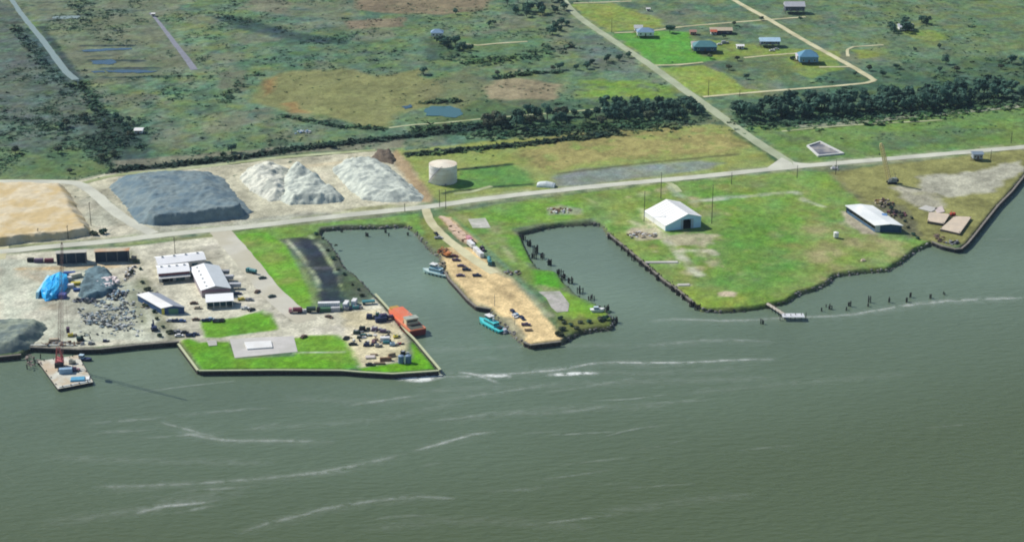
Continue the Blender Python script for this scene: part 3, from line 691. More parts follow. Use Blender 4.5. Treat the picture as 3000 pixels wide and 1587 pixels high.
bulkhead([(-420, 1052), (0, 1042), (60, 1036)], 'low dark wall at the foot of the mound in the yard corner', M_WOODCAP)
bulkhead([(88, 1014), (230, 1021), (290, 1020), (400, 1008), (523, 998)], 'dark wall along the scrap yard beside the crane barge', M_WOODCAP)
bulkhead([(528, 1006), (585, 1083)], 'short slanting wall left of the quay lawn', M_CAP)
bulkhead([(585, 1083), (800, 1081), (1000, 1082), (1060, 1087), (1150, 1092), (1284, 1083)], 'long dark sheet wall along the river side of the quay lawn', M_CAP)
bulkhead([(1284, 1083), (1211, 996), (1185, 970), (1140, 912), (1095, 862)], 'pale capped wall where the orange vessel is moored', M_CAP)
bulkhead([(1308, 795), (1320, 815), (1345, 842), (1375, 876), (1400, 897), (1440, 903)], 'dark wall of the middle pier between the two tugs', M_WOODCAP)
bulkhead([(1538, 1000), (1555, 1008), (1640, 998)], 'dark wall across the sandy head of the middle pier', M_WOODCAP)
bulkhead([(1785, 682), (1830, 718), (1880, 760), (1910, 785), (1950, 820), (2000, 855), (2035, 885)], 'ragged timber wall on the lawn side of the second slip', M_WOODCAP, wall=M_DARKWOOD)
bulkhead([(2735, 707), (2765, 720), (2800, 728), (2812, 727), (2830, 712), (2850, 688), (2880, 650), (2920, 600), (2960, 560), (3000, 510), (3060, 445)], 'dark wall curving along the river at the far shore', M_WOODCAP, wall=M_BLACK)

def rocks(name, lines, dens, m, label, rmin=.35, rmax=1.1, lo=-2.6, hi=.9, seed=3):
    rr = random.Random(seed); mb = MB()
    for line in lines:
        pts = [P(a, b) for a, b in line]
        for i in range(len(pts) - 1):
            a, b = pts[i], pts[i + 1]; L = (b - a).length; nd = Vector(((b - a).y, -(b - a).x, 0)).normalized()
            for _ in range(int(L * dens)):
                q = a.lerp(b, rr.random()) - nd * rr.uniform(lo, hi); s = rr.uniform(rmin, rmax)
                dd = (q - a).dot(-nd); z = max(-.6, min(LZ, LZ + (dd - .9) * 1.5))
                mb.blob((q.x, q.y, z + s * .1), (s, s * rr.uniform(.6, 1), s * rr.uniform(.4, .8)), rr.randint(0, 9999), 5, 3)
    return tag(mb.build(name, m), label, kind='stuff')
ROCKM = mat('broken_stone', (.15, .145, .14), .5, .8, .95, tint=(.35, .34, .32))
rocks('riprap', [[(1095,862),(1060,822),(1035,798),(1010,782),(988,742),(962,703),(935,683)],[(1190,655),(1215,670),(1230,690),(1245,705),(1265,728),(1290,745),(1300,770),(1308,795)],
   [(942,668),(1000,662),(1100,660),(1190,655)],[(1640,998),(1665,985),(1700,967),(1745,958),(1792,954),(1793,930),(1778,908)],[(1440,903),(1455,925),(1490,958),(1520,985),(1538,1000)],
   [(1740,649),(1768,655),(1785,682)],[(1880,760),(1950,820),(2035,885),(2055,900),(2120,904)],[(2305,877),(2340,852),(2380,842),(2425,822),(2445,800),(2520,790),(2600,784),(2640,760),(2680,727),(2730,706)],
   [(2830,712),(2880,650),(2960,560),(3000,510)]], 1.5, ROCKM, 'broken stone and rubble along the banks', lo=-2.2, hi=.6)
rocks('driftwood_bank', [[(1520,680),(1528,700),(1545,735),(1560,765),(1580,785),(1625,790)],[(1640,802),(1650,822),(1675,845),(1700,868),(1740,882),(1778,908)],[(1540,676),(1600,661),(1650,653),(1740,650)],[(2055,900),(2120,904),(2215,896),(2260,887),(2305,877)],[(1640,998),(1700,967),(1793,954),(1800,925)]],
   1.0, mat('dark_wrack', (.055, .06, .055), .4, .8, .95), 'dark tangled wrack along the water line', seed=5, lo=-1.9, hi=.3)

# ------------------------------------------------------------------ vegetation
M_LEAF = mat('evergreen_foliage', (.056, .120, .088), .5, .5, .9, tint=(.075, .135, .085), obj_random=.35, spec=.1)
M_LEAF2 = mat('olive_foliage', (.075, .100, .062), .45, .5, .9, tint=(.12, .12, .08), obj_random=.35, spec=.1)
M_BARK = mat('bark', (.07, .055, .045), .3, 1.5, .95)
def leafquads(mb, c, rx, ry, rz, n, size, rr):
    for _ in range(n):
        a = rr.uniform(0, 2 * pi); zz = rr.uniform(-.75, 1); q = sqrt(max(0, 1 - zz * zz)); k = rr.uniform(.55, 1.05)
        p = Vector((c[0] + rx * q * cos(a) * k, c[1] + ry * q * sin(a) * k, c[2] + rz * zz * k))
        nrm = Vector((q * cos(a) + rr.uniform(-.6, .6), q * sin(a) + rr.uniform(-.6, .6), zz + .5 + rr.uniform(-.5, .5))).normalized()
        u = nrm.orthogonal().normalized(); t = rr.uniform(0, pi); v = nrm.cross(u)
        u, v = u * cos(t) + v * sin(t), v * cos(t) - u * sin(t); s = size * rr.uniform(.6, 1.3)
        mb.add([p - u * s - v * s * .6, p + u * s - v * s * .7, p + u * s * .8 + v * s * .7, p - u * s * .7 + v * s * .6], [(0, 1, 2, 3)])
def make_tree(name, h, r, seed, leaf=M_LEAF, lumps=10, base=.22, label=None, cat='tree', group=None):
    rr = random.Random(seed)
    root = empty(name, (0, 0, 0), 0, label, cat, group)
    tb = MB(); tb.tube((0, 0, -.5), (r * .05, 0, h * .45), r * .075, r * .05, 7)
    tips = []
    for k in range(5):
        a = 2 * pi * k / 5 + rr.random(); e = (cos(a) * r * .5, sin(a) * r * .5, h * rr.uniform(.5, .75)); tips.append(e)
        tb.tube((r * .04, 0, h * rr.uniform(.25, .42)), e, r * .045, r * .015, 5)
    tb.build('trunk', M_BARK, root)
    cb = MB()
    for k in range(lumps):
        a = rr.uniform(0, 2 * pi); d = r * sqrt(rr.random()) * .68; z = h * rr.uniform(base + .15, .84); s = r * rr.uniform(.3, .52) * (1.15 - .45 * z / h)
        leafquads(cb, (d * cos(a), d * sin(a), z), s, s, s * .8, 34, r * .13, rr)
    leafquads(cb, (0, 0, h * .6), r * .6, r * .6, h * .33, 60, r * .14, rr)
    cb.build('crown', leaf, root, recalc=False)
    return learn(root)
def make_bush(name, h, r, seed, leaf, label, group=None):
    rr = random.Random(seed); root = empty(name, (0, 0, 0), 0, label, 'shrub', group)
    sb = MB()
    for k in range(4):
        a = 2 * pi * k / 4; sb.tube((0, 0, -.3), (cos(a) * r * .4, sin(a) * r * .4, h * .6), .08, .04, 4)
    sb.build('stem', M_BARK, root)
    cb = MB()
    for k in range(6):
        a = rr.uniform(0, 2 * pi); d = r * sqrt(rr.random()) * .6
        leafquads(cb, (d * cos(a), d * sin(a), h * rr.uniform(.35, .7)), r * .5, r * .5, h * .35, 26, r * .2, rr)
    cb.build('foliage', leaf, root, recalc=False)
    return learn(root)
TREES = [make_tree('evergreen_tree', 9.5, 4.6, 1), make_tree('evergreen_tree', 8.5, 5.2, 2, M_LEAF, 12), make_tree('evergreen_tree', 11, 4.4, 3),
         make_tree('olive_tree_clump', 8, 5.0, 4, M_LEAF2, 11), make_tree('evergreen_tree', 7.5, 4.2, 5, M_LEAF, 9, .1)]
BUSH = [make_bush('shrub', 3.0, 2.6, 6, M_LEAF, None), make_bush('shrub', 2.6, 3.0, 7, M_LEAF2, None)]
USED = set()
def put(proto, x, y, rz, sc, label, group=None, cat=None):
    if proto.name not in USED:
        USED.add(proto.name); o = proto; o.location = (x, y, LZ); o.rotation_euler = (0, 0, rz); o.scale = (sc, sc, sc)
    else:
        o = copy_tree(proto, (x, y, LZ), rz, sc)
    o['label'] = label; o['category'] = cat or proto.get('category', 'tree')
    if group: o['group'] = group
    elif 'group' in o: del o['group']
    return o
def grow(line, spacing, rows, width, label, group, mix=(0, 1, 2, 4), sc=(.8, 1.25), seed=1, skip=.05):
    rr = random.Random(seed); pts = [P(a, b) for a, b in line]
    for i in range(len(pts) - 1):
        a, b = pts[i], pts[i + 1]; L = (b - a).length; nd = Vector((-(b - a).y, (b - a).x, 0)).normalized()
        for r_ in range(rows):
            for k in range(max(1, int(L / spacing))):
                if rr.random() < skip: continue
                q = a.lerp(b, (k + rr.random()) / max(1, int(L / spacing))) + nd * (width * (r_ + rr.uniform(.1, .9)) / rows)
                put(TREES[rr.choice(mix)], q.x, q.y, rr.uniform(0, 6.28), rr.uniform(*sc), label, group)
# the long tree line, split by the side road
grow([(1420, 386), (1560, 377), (1700, 369), (1850, 360), (2000, 355), (2085, 352)], 6.2, 2, 28, 'dark evergreen tree in the tree line left of the side road', 'trees in the tree line left of the side road', seed=3, sc=(.7, 1.2), mix=(0, 1, 2, 4, 3))
grow([(1780, 345), (1900, 338), (2060, 330)], 6, 2, 20, 'dark evergreen tree in the tree line left of the side road', 'trees in the tree line left of the side road', seed=4, sc=(.9, 1.35), mix=(0, 1, 2, 4))
grow([(2185, 358), (2330, 348), (2480, 340), (2640, 331), (2790, 318), (2900, 300), (3010, 290)], 6.6, 3, 34, 'dark evergreen tree in the tree line right of the side road', 'trees in the tree line right of the side road', seed=5, sc=(1.0, 1.6))
# clumps inland
grow([(1470, 20), (1560, 12), (1650, 14)], 9, 1, 14, 'dark tree in the grove at the head of the side road', 'trees in the grove at the head of the side road', seed=6)
grow([(1560, 55), (1620, 42), (1665, 45)], 8, 2, 30, 'dark tree in the grove at the head of the side road', 'trees in the grove at the head of the side road', seed=7, sc=(.9, 1.3))
grow([(1600, 110), (1650, 100), (1690, 70)], 9, 1, 14, 'dark tree in the grove at the head of the side road', 'trees in the grove at the head of the side road', seed=8)
grow([(1420, 80), (1460, 78)], 7, 1, 8, 'low dark tree left of the grove at the head of the side road', 'low trees left of the grove', seed=9, sc=(.5, .8))
grow([(1640, 212), (1750, 200), (1850, 170)], 8, 1, 14, 'dark tree in the short row below the grove', 'trees in the short row below the grove', seed=10, sc=(.6, 1.0))
grow([(1450, 228), (1560, 214), (1640, 210)], 8, 1, 6, 'low dark tree in the thin inland hedge row', 'trees in the thin inland hedge row', seed=11, sc=(.35, .6), mix=(4, 3))
grow([(1262, 128), (1310, 142), (1345, 158)], 6, 2, 20, 'dark tree round the lone white house in the marsh', 'trees round the lone house', seed=12, sc=(.6, .95))
grow([(2578, 92), (2640, 105)], 6, 2, 30, 'dark tree left of the far house on the small lawn', 'trees left of the far house', seed=13, sc=(.8, 1.1))
grow([(2672, 70), (2715, 76)], 6, 1, 16, 'dark tree right of the far house on the small lawn', 'trees right of the far house', seed=14, sc=(.8, 1.1))
grow([(2620, 235), (2730, 215), (2860, 225), (3000, 240)], 15, 2, 40, 'scattered evergreen tree above the right tree line', 'scattered trees above the right tree line', seed=15, sc=(.5, .9), mix=(0, 1, 3, 4), skip=.3)
grow([(2910, 185), (2970, 200), (3010, 235)], 12, 1, 25, 'larger tree standing at the far edge of the marsh', 'larger trees at the far edge of the marsh', seed=16, sc=(.9, 1.2))
grow([(200, 395), (260, 370), (310, 345), (350, 400), (330, 430)], 11, 1, 16, 'dark tree in the thicket at the end of the ditch', 'trees in the thicket at the end of the ditch', seed=17, sc=(.5, .9), mix=(3, 4, 0))
grow([(240, 478), (330, 470), (380, 462)], 12, 1, 10, 'dark tree behind the sand heap track', 'trees behind the sand heap track', seed=18, sc=(.4, .75), mix=(3, 4))
grow([(640, 452), (690, 450)], 7, 1, 8, 'dark tree on the ditch behind the grey heap', 'trees on the ditch behind the grey heap', seed=19, sc=(.5, .8))
grow([(930, 440), (990, 436)], 9, 1, 6, 'dark tree on the ditch behind the white heaps', 'trees on the ditch behind the white heaps', seed=20, sc=(.5, .75))
grow([(1200, 390), (1330, 376), (1420, 372)], 10, 1, 8, 'small tree on the dark ditch behind the tank field', 'small trees behind the tank field', seed=21, sc=(.35, .55), mix=(3, 4))
for i, (px, py, k, sc, lab) in enumerate([
    (1962, 96, 1, .95, 'round dark tree standing alone right of the white and blue house'),
    (1240, 218, 1, .85, 'round dark tree alone at the edge of the tan reeds'),
    (2186, 232, 1, .6, 'dark round tree alone in the field below the teal roofed house'),
    (378, 362, 2, .6, 'tall narrow tree beside the small white shed in the marsh'),
    (1335, 42, 4, .8, 'dark bushy tree alone in the inland marsh'),
    (1448, 72, 4, .6, 'low dark tree in the marsh left of the grove'),
    (205, 508, 3, .5, 'small tree beside the haul road above the sand heap'),
    (170, 448, 3, .7, 'grey green tree in the marsh above the sand heap'),
    (45, 450, 3, .7, 'grey green tree at the edge of the marsh above the sand heap'),
    (2505, 222, 4, .5, 'small tree beside the bend of the far lane'),
    (2752, 142, 4, .6, 'dark shrubby tree below the small far lawn'),
    (2680, 150, 4, .5, 'low dark tree in the scrub below the far house'),
    (2345, 60, 4, .5, 'low tree beside the lane near the topmost house'),
    (2230, 60, 3, .5, 'low grey tree beside the track above the houses'),
    (2150, 75, 3, .5, 'low grey tree behind the red roofed house'),
    (2080, 172, 3, .55, 'grey leafless looking tree below the teal roofed house'),
    (2135, 205, 3, .6, 'grey green tree in the middle of the house lots'),
    (2160, 178, 3, .55, 'pale tree on the track below the small white hut'),
    (2120, 112, 4, .5, 'small dark tree between the teal roof and the grey van')]):
    p = P(px, py); put(TREES[k], p.x, p.y, i, sc, lab)
p = P(2320, 175); put(BUSH[0], p.x, p.y, 0, 1.1, 'dark shrub left of the large blue roofed house')
p = P(300, 684); put(BUSH[0], p.x, p.y, 0, 1.2, 'dark green shrub at the corner between the sand heap and the road')
p = P(275, 690); put(BUSH[1], p.x, p.y, 0, 1.1, 'olive shrub on the verge right of the sand heap')
p = P(1640, 985); put(BUSH[1], p.x, p.y, 0, 1.0, 'olive shrub at the sandy head of the middle pier')
for i, (px, py) in enumerate([(1640, 935), (1655, 948), (1672, 955), (1700, 945), (1728, 945), (1755, 940), (1772, 935), (1650, 968), (1785, 918), (1690, 962)]):
    p = P(px, py); put(BUSH[i % 2], p.x, p.y, i, R.uniform(.55, .9), 'low brushy shrub on the grassy tip of the middle pier', 'shrubs on the tip of the middle pier')
for i, (px, py) in enumerate([(398, 770), (410, 790), (388, 800), (418, 830), (430, 850), (440, 880), (425, 900), (450, 915), (462, 935), (478, 960), (496, 975), (470, 985)]):
    p = P(px, py); put(BUSH[(i + 1) % 2], p.x, p.y, i, R.uniform(.5, .85), 'shrub in the fence row between the scrap yard and the warehouse', 'shrubs between the scrap yard and the warehouse')
for i, (px, py) in enumerate([(945, 700), (962, 735), (975, 760), (990, 790), (1010, 805), (1030, 835), (1050, 850), (1062, 868), (925, 688), (985, 720)]):
    p = P(px, py); put(BUSH[i % 2], p.x, p.y, i, R.uniform(.4, .7), 'shrub on the bank between the mud basin and the first slip', 'shrubs between the mud basin and the slip')
for i, (px, py) in enumerate([(2650, 650), (2662, 668), (2675, 690), (2640, 632), (2690, 700), (2668, 640), (2610, 612), (2625, 622)]):
    p = P(px, py); put(BUSH[i % 2], p.x, p.y, i, R.uniform(.5, .8), 'dark shrub in the thicket right of the long white roofed shed', 'shrubs right of the long shed')
for q in TREES + BUSH:
    if q.name not in USED: q.location = (P(1500, 60).x, P(1500, 60).y, LZ); q['label'] = 'dark tree in the far marsh'; q['category'] = 'tree'

# marsh scrub: low leaf clumps nobody could count
def sample(arr, x, y):
    ix = np.clip(np.searchsorted(GX, x), 0, len(GX) - 1); iy = np.clip(np.searchsorted(GY, y), 0, len(GY) - 1); return arr[iy, ix]
N = 170000
bx = NR.uniform(-420, 420, N); by = NR.uniform(1120, 1830, N)
ci = sample(C, bx, by); sdv = sample(SD, bx, by); gb = ci[:, 1] / (ci[:, 2] + 1e-4); lum = ci.mean(1)
road_y = np.interp(bx, [P(a, b).x for a, b in MAIN], [P(a, b).y for a, b in MAIN])
dens = np.where((gb < 2.35) & (lum < .17), .085, .012) * (1 + 1.5 * (bx < -255)) * (sdv > 6) * (by > road_y + 45)
dens *= 1 + 2.2 * np.clip(fbm(bx / 22, by / 30, 91, 4) * 6, -.45, 1)
dens *= np.where(lum < .085, 1.6, 1)
for ln in [[(1560,-120),(1690,45),(1900,188),(2090,325),(2322,486)],[(2090,-45),(2260,62),(2440,165),(2562,236),(2280,265),(2060,284)],[(1140,375),(1300,360),(1640,330),(1960,302)],[(28,-10),(95,82),(222,234),(350,400)],[(440,38),(510,125),(570,205)],[(2290,380),(2500,362),(3100,302)],
           [(1342,128),(1440,129),(1545,122)],[(-200,531),(0,532),(240,540),(600,490),(1100,440)],[(1800,97),(1990,80),(2270,57)],[(2484,166),(2484,142),(2588,132)]]:
    dens = np.where(ldist(bx, by, W(ln)) < 7, 0, dens)
for pl in [[(240,140),(400,138),(465,205),(455,218),(310,218),(265,212)],[(1243,318),(1262,310),(1320,308),(1345,316),(1358,332),(1340,349),(1250,340)],[(1665,12),(2480,-10),(2480,200),(2240,275),(2060,285),(1925,200)]]:
    s_ = sdist(bx, by, W(pl)); dens = np.where(s_ > -2, dens * (.06 if len(pl) == 6 else 0), dens)
k = NR.uniform(0, 1, N) < dens; bx, by, lum = bx[k], by[k], lum[k]; 
hx, hy, hr = [], [], []
for ln, wd_, nn in [([(340,500),(560,478),(700,462),(850,440),(1010,420),(1180,402),(1420,374)], 4, 800), ([(1200,455),(1500,428),(1700,405),(1800,393)], 4, 420), ([(225,245),(262,290),(300,345),(350,420)], 8, 220), ([(1400,395),(1700,380),(2010,360)], 15, 750),
                     ([(1450,230),(1560,215),(1640,212)], 3, 150), ([(42,75),(88,140),(150,215)], 5, 130), ([(1200,384),(1420,362),(1560,345)], 5, 200), ([(650,300),(720,230),(760,215)], 8, 60), ([(1330,170),(1400,185),(1560,165),(1680,140)], 16, 200), ([(2180,362),(2640,335),(3000,292)], 20, 1000), ([(830,340),(1000,372),(1130,378)], 4, 160), ([(1230,303),(1340,296)], 3, 90)]:
    w_ = W(ln); seg = np.hypot(*np.diff(w_, axis=0).T); cu = np.concatenate([[0], np.cumsum(seg)]); tt_ = NR.uniform(0, cu[-1], nn)
    hx.append(np.interp(tt_, cu, w_[:, 0]) + NR.normal(0, wd_ / 2, nn)); hy.append(np.interp(tt_, cu, w_[:, 1]) + NR.normal(0, wd_ / 2, nn)); hr.append(np.full(nn, 2.0))
hx = np.concatenate(hx); hy = np.concatenate(hy); nh = len(hx)
big = np.concatenate([np.ones(len(bx)), NR.uniform(1.1, 1.7, nh)]); bx = np.concatenate([bx, hx]); by = np.concatenate([by, hy]); lum = np.concatenate([lum, np.full(nh, .05)])
n = len(bx)
QN = 7
bz = LZ - .35
rad = NR.uniform(.4, 1.5, n) * (1 + .5 * (lum < .09))
rad = rad * big
hh = rad * NR.uniform(.25, .6, n) * big
cen = np.stack([bx, by, np.full(n, bz)], -1)[:, None, :] + np.stack([NR.uniform(-1, 1, (n, QN)) * rad[:, None] * .8, NR.uniform(-1, 1, (n, QN)) * rad[:, None] * .8, NR.uniform(.15, 1, (n, QN)) * hh[:, None]], -1)
nr = NR.normal(0, .6, (n, QN, 3)); nr[..., 2] += 1.6; nr /= np.linalg.norm(nr, axis=-1, keepdims=True)
u = np.cross(nr, np.array([.3, .9, .1])); u /= np.linalg.norm(u, axis=-1, keepdims=True); v = np.cross(nr, u)
sz = (rad[:, None] * NR.uniform(.3, .6, (n, QN)))[..., None]
vs = np.stack([cen - u * sz - v * sz * .7, cen + u * sz - v * sz * .6, cen + u * sz * .8 + v * sz * .8, cen - u * sz * .6 + v * sz * .7], 2).reshape(-1, 3)
me = bpy.data.meshes.new('marsh_scrub'); nq = n * QN
me.vertices.add(nq * 4); me.vertices.foreach_set('co', vs.astype(np.float32).ravel())
me.loops.add(nq * 4); me.loops.foreach_set('vertex_index', np.arange(nq * 4, dtype=np.int32))
me.polygons.add(nq); me.polygons.foreach_set('loop_start', np.arange(0, nq * 4, 4, dtype=np.int32)); me.polygons.foreach_set('loop_total', np.full(nq, 4, dtype=np.int32))
me.update(calc_edges=True)
pal = np.array([(.06, .09, .06), (.09, .12, .07), (.04, .07, .055), (.13, .14, .09), (.19, .18, .12)])
cc = pal[NR.choice(5, n, p=[.33, .25, .17, .17, .08])] * .45 + sample(C, bx, by) * .55
cc = cc * NR.uniform(.55, 1.25, (n, 1)) * np.where(big > 1, .85, 1)[:, None] * np.array([.78, 1.08, 1.02])
ca = me.color_attributes.new('soil_colour', 'FLOAT_COLOR', 'POINT')
ca.data.foreach_set('color', np.concatenate([np.repeat(cc, QN * 4, 0), np.ones((nq * 4, 1))], 1).astype(np.float32).ravel())
me.materials.append(attr_mat('scrub_leaves', .2, 1.2, 0.05))
o = bpy.data.objects.new('marsh_scrub', me); COL.objects.link(o); tag(o, 'low mixed scrub and reeds over the inland marsh', kind='stuff')
print('SCRUB', n, 'TREES', sum(1 for q in bpy.data.objects if q.get('category') == 'tree'))

# ------------------------------------------------------------------ heaps
def heap(name, poly, label, m, hmax, slope=.62, rough=.35, step=1.1, seed=1, peaks=(), fold=6, steep=None, sslope=2.2):
    wp = W(poly); c = wp.mean(0); x0, y0 = wp.min(0) - 2; x1, y1 = wp.max(0) + 2
    gx = np.arange(x0, x1, step); gy = np.arange(y0, y1, step); X, Y = np.meshgrid(gx, gy)
    d = sdist(X, Y, wp) + fbm(X / fold, Y / fold, seed) * 3.0
    sl = np.full(X.shape, slope)
    if steep: dl = ldist(X, Y, W(steep)); sl = np.where(dl < np.abs(d) + 3.5, sslope, slope)
    if steep: sl = slope + (sslope - slope) * np.clip(1 - (dl - np.abs(d)) / 7, 0, 1)
    Z = np.minimum(d * sl, hmax + fbm(X / 9, Y / 9, seed + 3) * rough * 3)
    for (px, py, r, dh) in peaks:
        q = P(px, py); rr_ = np.hypot(X - q.x, Y - q.y); Z = np.where(d > 0, np.maximum(Z, np.minimum(dh * (1 - rr_ / r), d * slope * 1.5)), Z)
    Z = Z + fbm(X / 2.2, Y / 2.2, seed + 7) * rough + np.abs(fbm(X / 5, Y / 5, seed + 9)) * rough * 2.6 + fbm(X / 1.5, Y / 1.5, seed + 11) * rough * .5 * np.clip(d / 4, 0, 1)
    Z = np.where(d < 0, -.5, np.maximum(Z, -.5))
    ny, nx = X.shape; idx = np.arange(ny * nx).reshape(ny, nx)
    q = np.stack([idx[:-1, :-1], idx[:-1, 1:], idx[1:, 1:], idx[1:, :-1]], -1).reshape(-1, 4)
    keep = (Z.ravel()[q] > -.4).any(1); q = q[keep]
    used = np.unique(q); mp = np.full(ny * nx, -1); mp[used] = np.arange(len(used)); q = mp[q]
    co = np.stack([X.ravel() - c[0], Y.ravel() - c[1], Z.ravel()], -1)[used]
    me = bpy.data.meshes.new(name); me.from_pydata(co.tolist(), [], q.tolist()); me.update()
    me.polygons.foreach_set('use_smooth', np.ones(len(me.polygons), bool)); me.materials.append(m)
    o = bpy.data.objects.new(name, me); COL.objects.link(o); o.location = (c[0], c[1], LZ)
    return tag(o, label, 'heap')
M_SAND = mat('sand', A(222, 207, 176), .16, .2, .95, .4, tint=A(212, 188, 140))
M_AGG = mat('blue_grey_aggregate', A(130, 146, 150), .24, .3, .95, .4, tint=A(108, 130, 142))
M_LIME = mat('pale_limestone', A(228, 228, 214), .26, .45, .95, .5, tint=A(182, 186, 176))
M_LIME2 = mat('grey_limestone', A(214, 220, 208), .26, .4, .95, .5, tint=A(170, 178, 172))
heap('sand_heap', [(-420,560),(-100,548),(60,545),(190,548),(212,580),(232,620),(266,668),(262,690),(200,700),(60,712),(-60,735),(-420,790)], 'broad flat-topped tan sand heap beside the haul road', M_SAND, 4.6, .8, .32, seed=4, steep=[(20,708),(60,712),(200,700),(262,690)], sslope=2.4)
heap('gravel_heap', [(322,548),(350,520),(480,508),(610,505),(655,525),(705,585),(742,622),(700,640),(600,650),(450,662),(405,655),(370,610)], 'large blue-grey gravel heap with a steep dark front face', M_AGG, 6.8, .40, .9, seed=5, steep=[(470,661),(600,650),(690,641)], sslope=3.2)
heap('limestone_heap', [(700,520),(735,490),(800,478),(850,500),(858,560),(845,585),(790,590),(735,560)], 'low lumpy pale stone heap left of the pointed cone', M_LIME, 4.2, .55, 1.7, seed=6, fold=3.5)
heap('limestone_cone', [(820,545),(842,505),(872,495),(900,505),(960,545),(1008,580),(1000,592),(930,598),(850,600),(822,590)], 'pointed pale stone cone between the two flatter heaps', M_LIME2, 5, .8, 1.5, seed=7, peaks=[(868, 517, 24, 13), (915, 545, 18, 9), (965, 570, 15, 7)], fold=4)
heap('limestone_heap', [(972,495),(1010,470),(1100,466),(1140,490),(1190,530),(1240,575),(1235,590),(1120,592),(1060,585),(1010,545)], 'wide flat-topped grey stone heap beside the dirt track', M_LIME2, 4.8, .5, 1.1, seed=8, fold=5)
heap('rubble_mound', [(-420,960),(-60,950),(60,944),(125,945),(140,960),(118,990),(92,1015),(40,1034),(-120,1045),(-420,1052)], 'dark grey-green mound in the corner of the scrap yard', mat('dark_earth_and_stone', A(150, 160, 144), .35, .35, .95, .5, tint=A(112, 126, 124)), 4.8, .75, .9, seed=9)
heap('brush_heap', [(1088,460),(1108,440),(1140,440),(1160,470),(1150,480),(1110,472)], 'brown brush heap at the top of the dirt track', mat('dead_brush', (.14, .11, .08), .5, 1.2, .95, .6), 1.6, .6, 1.4, seed=10, fold=3)
# ------------------------------------------------------------------ buildings
def local_frame(pa, pb):
    """origin at pixel pa, x axis towards pixel pb, angle and length on the ground"""
    a, b = P(*pa), P(*pb); return a, atan2((b - a).y, (b - a).x), (b - a).length

# hangar
a, rz, Wd = local_frame((1949, 677), (2053, 665)); back = P(1888, 634) - a
Ln = abs(-(-sin(rz)) * back.x * 0 + (-sin(rz) * back.x + cos(rz) * back.y))
hg = empty('hangar', a, rz, 'large white hangar with a gabled roof and a dark doorway in its blue-shaded end', 'hangar')
shear = (cos(rz) * back.x + sin(rz) * back.y) / Ln
def H(x, y, z): return (x + shear * y, y, z)
prof = [(0, 3.3), (.2, 5.3), (.4, 7.3), (.62, 9.5), (.8, 8.3), (1, 6.9)]
rb = MB(); top = [(u * Wd, z) for u, z in prof]
rings = []
for y in (-.5, Ln + .4):
    rings.append([H(-.35 if i == 0 else (Wd + .35 if i == len(top) - 1 else x), y, z + .28) for i, (x, z) in enumerate(top)] +
                 [H(x, y, z + .02) for x, z in reversed(top)])
rb.loft(rings); M_HROOF = mat('white_hangar_roof', (.86, .86, .84), .05, .15, .5, tint=(.80, .80, .78))
ro = rb.build('roof', M_HROOF, hg)
rib = MB()
for k in range(1, 9):
    y = Ln * k / 9
    rib.loft([[H(x, y + d, z + .28 + e) for (x, z) in top for e in (0,)] + [H(x, y + d, z + .38) for (x, z) in reversed(top)] for d in (-.12, .12)])
rib.build('roof_seam', mat('seam_metal', (.55, .56, .56), .1, .5, .6), ro)
fw = MB(); d0, d1, dh = .50 * Wd, .72 * Wd, 6.2
def gable(mb, y0, y1, door):
    if not door:
        mb.loft([[H(0, y, -.3)] + [H(x, y, z) for x, z in top] + [H(Wd, y, -.3)] for y in (y0, y1)]); return
    def zt(x):
        for (xa, za), (xb, zb) in zip(top, top[1:]):
            if xa <= x <= xb: return za + (zb - za) * (x - xa) / (xb - xa)
    lf = [p for p in top if p[0] < d0]; rt = [p for p in top if p[0] > d1]; md = [p for p in top if d0 < p[0] < d1]
    mb.loft([[H(0, y, -.3)] + [H(x, y, z) for x, z in lf] + [H(d0, y, zt(d0)), H(d0, y, -.3)] for y in (y0, y1)])
    mb.loft([[H(d1, y, -.3), H(d1, y, zt(d1))] + [H(x, y, z) for x, z in rt] + [H(Wd, y, -.3)] for y in (y0, y1)])
    mb.loft([[H(d0, y, dh), H(d0, y, zt(d0))] + [H(x, y, z) for x, z in md] + [H(d1, y, zt(d1)), H(d1, y, dh)] for y in (y0, y1)])
gable(fw, 0, .3, True); M_HWALL = mat('shade_blue_cladding', (.48, .74, .92), .08, .3, .6)  # blue of the shaded end walls is put into the cladding colour
fw.build('front_wall', M_HWALL, hg)
bw = MB(); gable(bw, Ln - .3, Ln, False); bw.build('back_wall', M_HWALL, hg)
sw = MB()
for x0, x1, hh_ in ((.02, .3, 3.4), (Wd - .3, Wd - .02, 6.9)):
    sw.loft([[H(x0, y, -.3), H(x1, y, -.3), H(x1, y, hh_), H(x0, y, hh_)] for y in (.32, Ln - .32)])
sw.build('side_wall', M_HROOF, hg)
fl = MB(); fl.loft([[H(.3, y, .05), H(Wd - .3, y, .05), H(Wd - .3, y, .12), H(.3, y, .12)] for y in (.3, Ln - .3)]); fl.build('floor_slab', mat('oily_floor', (.05, .05, .055), .2, .5, .8), hg)
dr = MB()
for x in (d0 - 1.6, d1 + .1): dr.box((x + .75, -.16, 0), (1.5, .12, dh), 0)
dj = dr.build('sliding_door', mat('blue_grey_door', (.36, .46, .54), .1, .4, .6), hg)

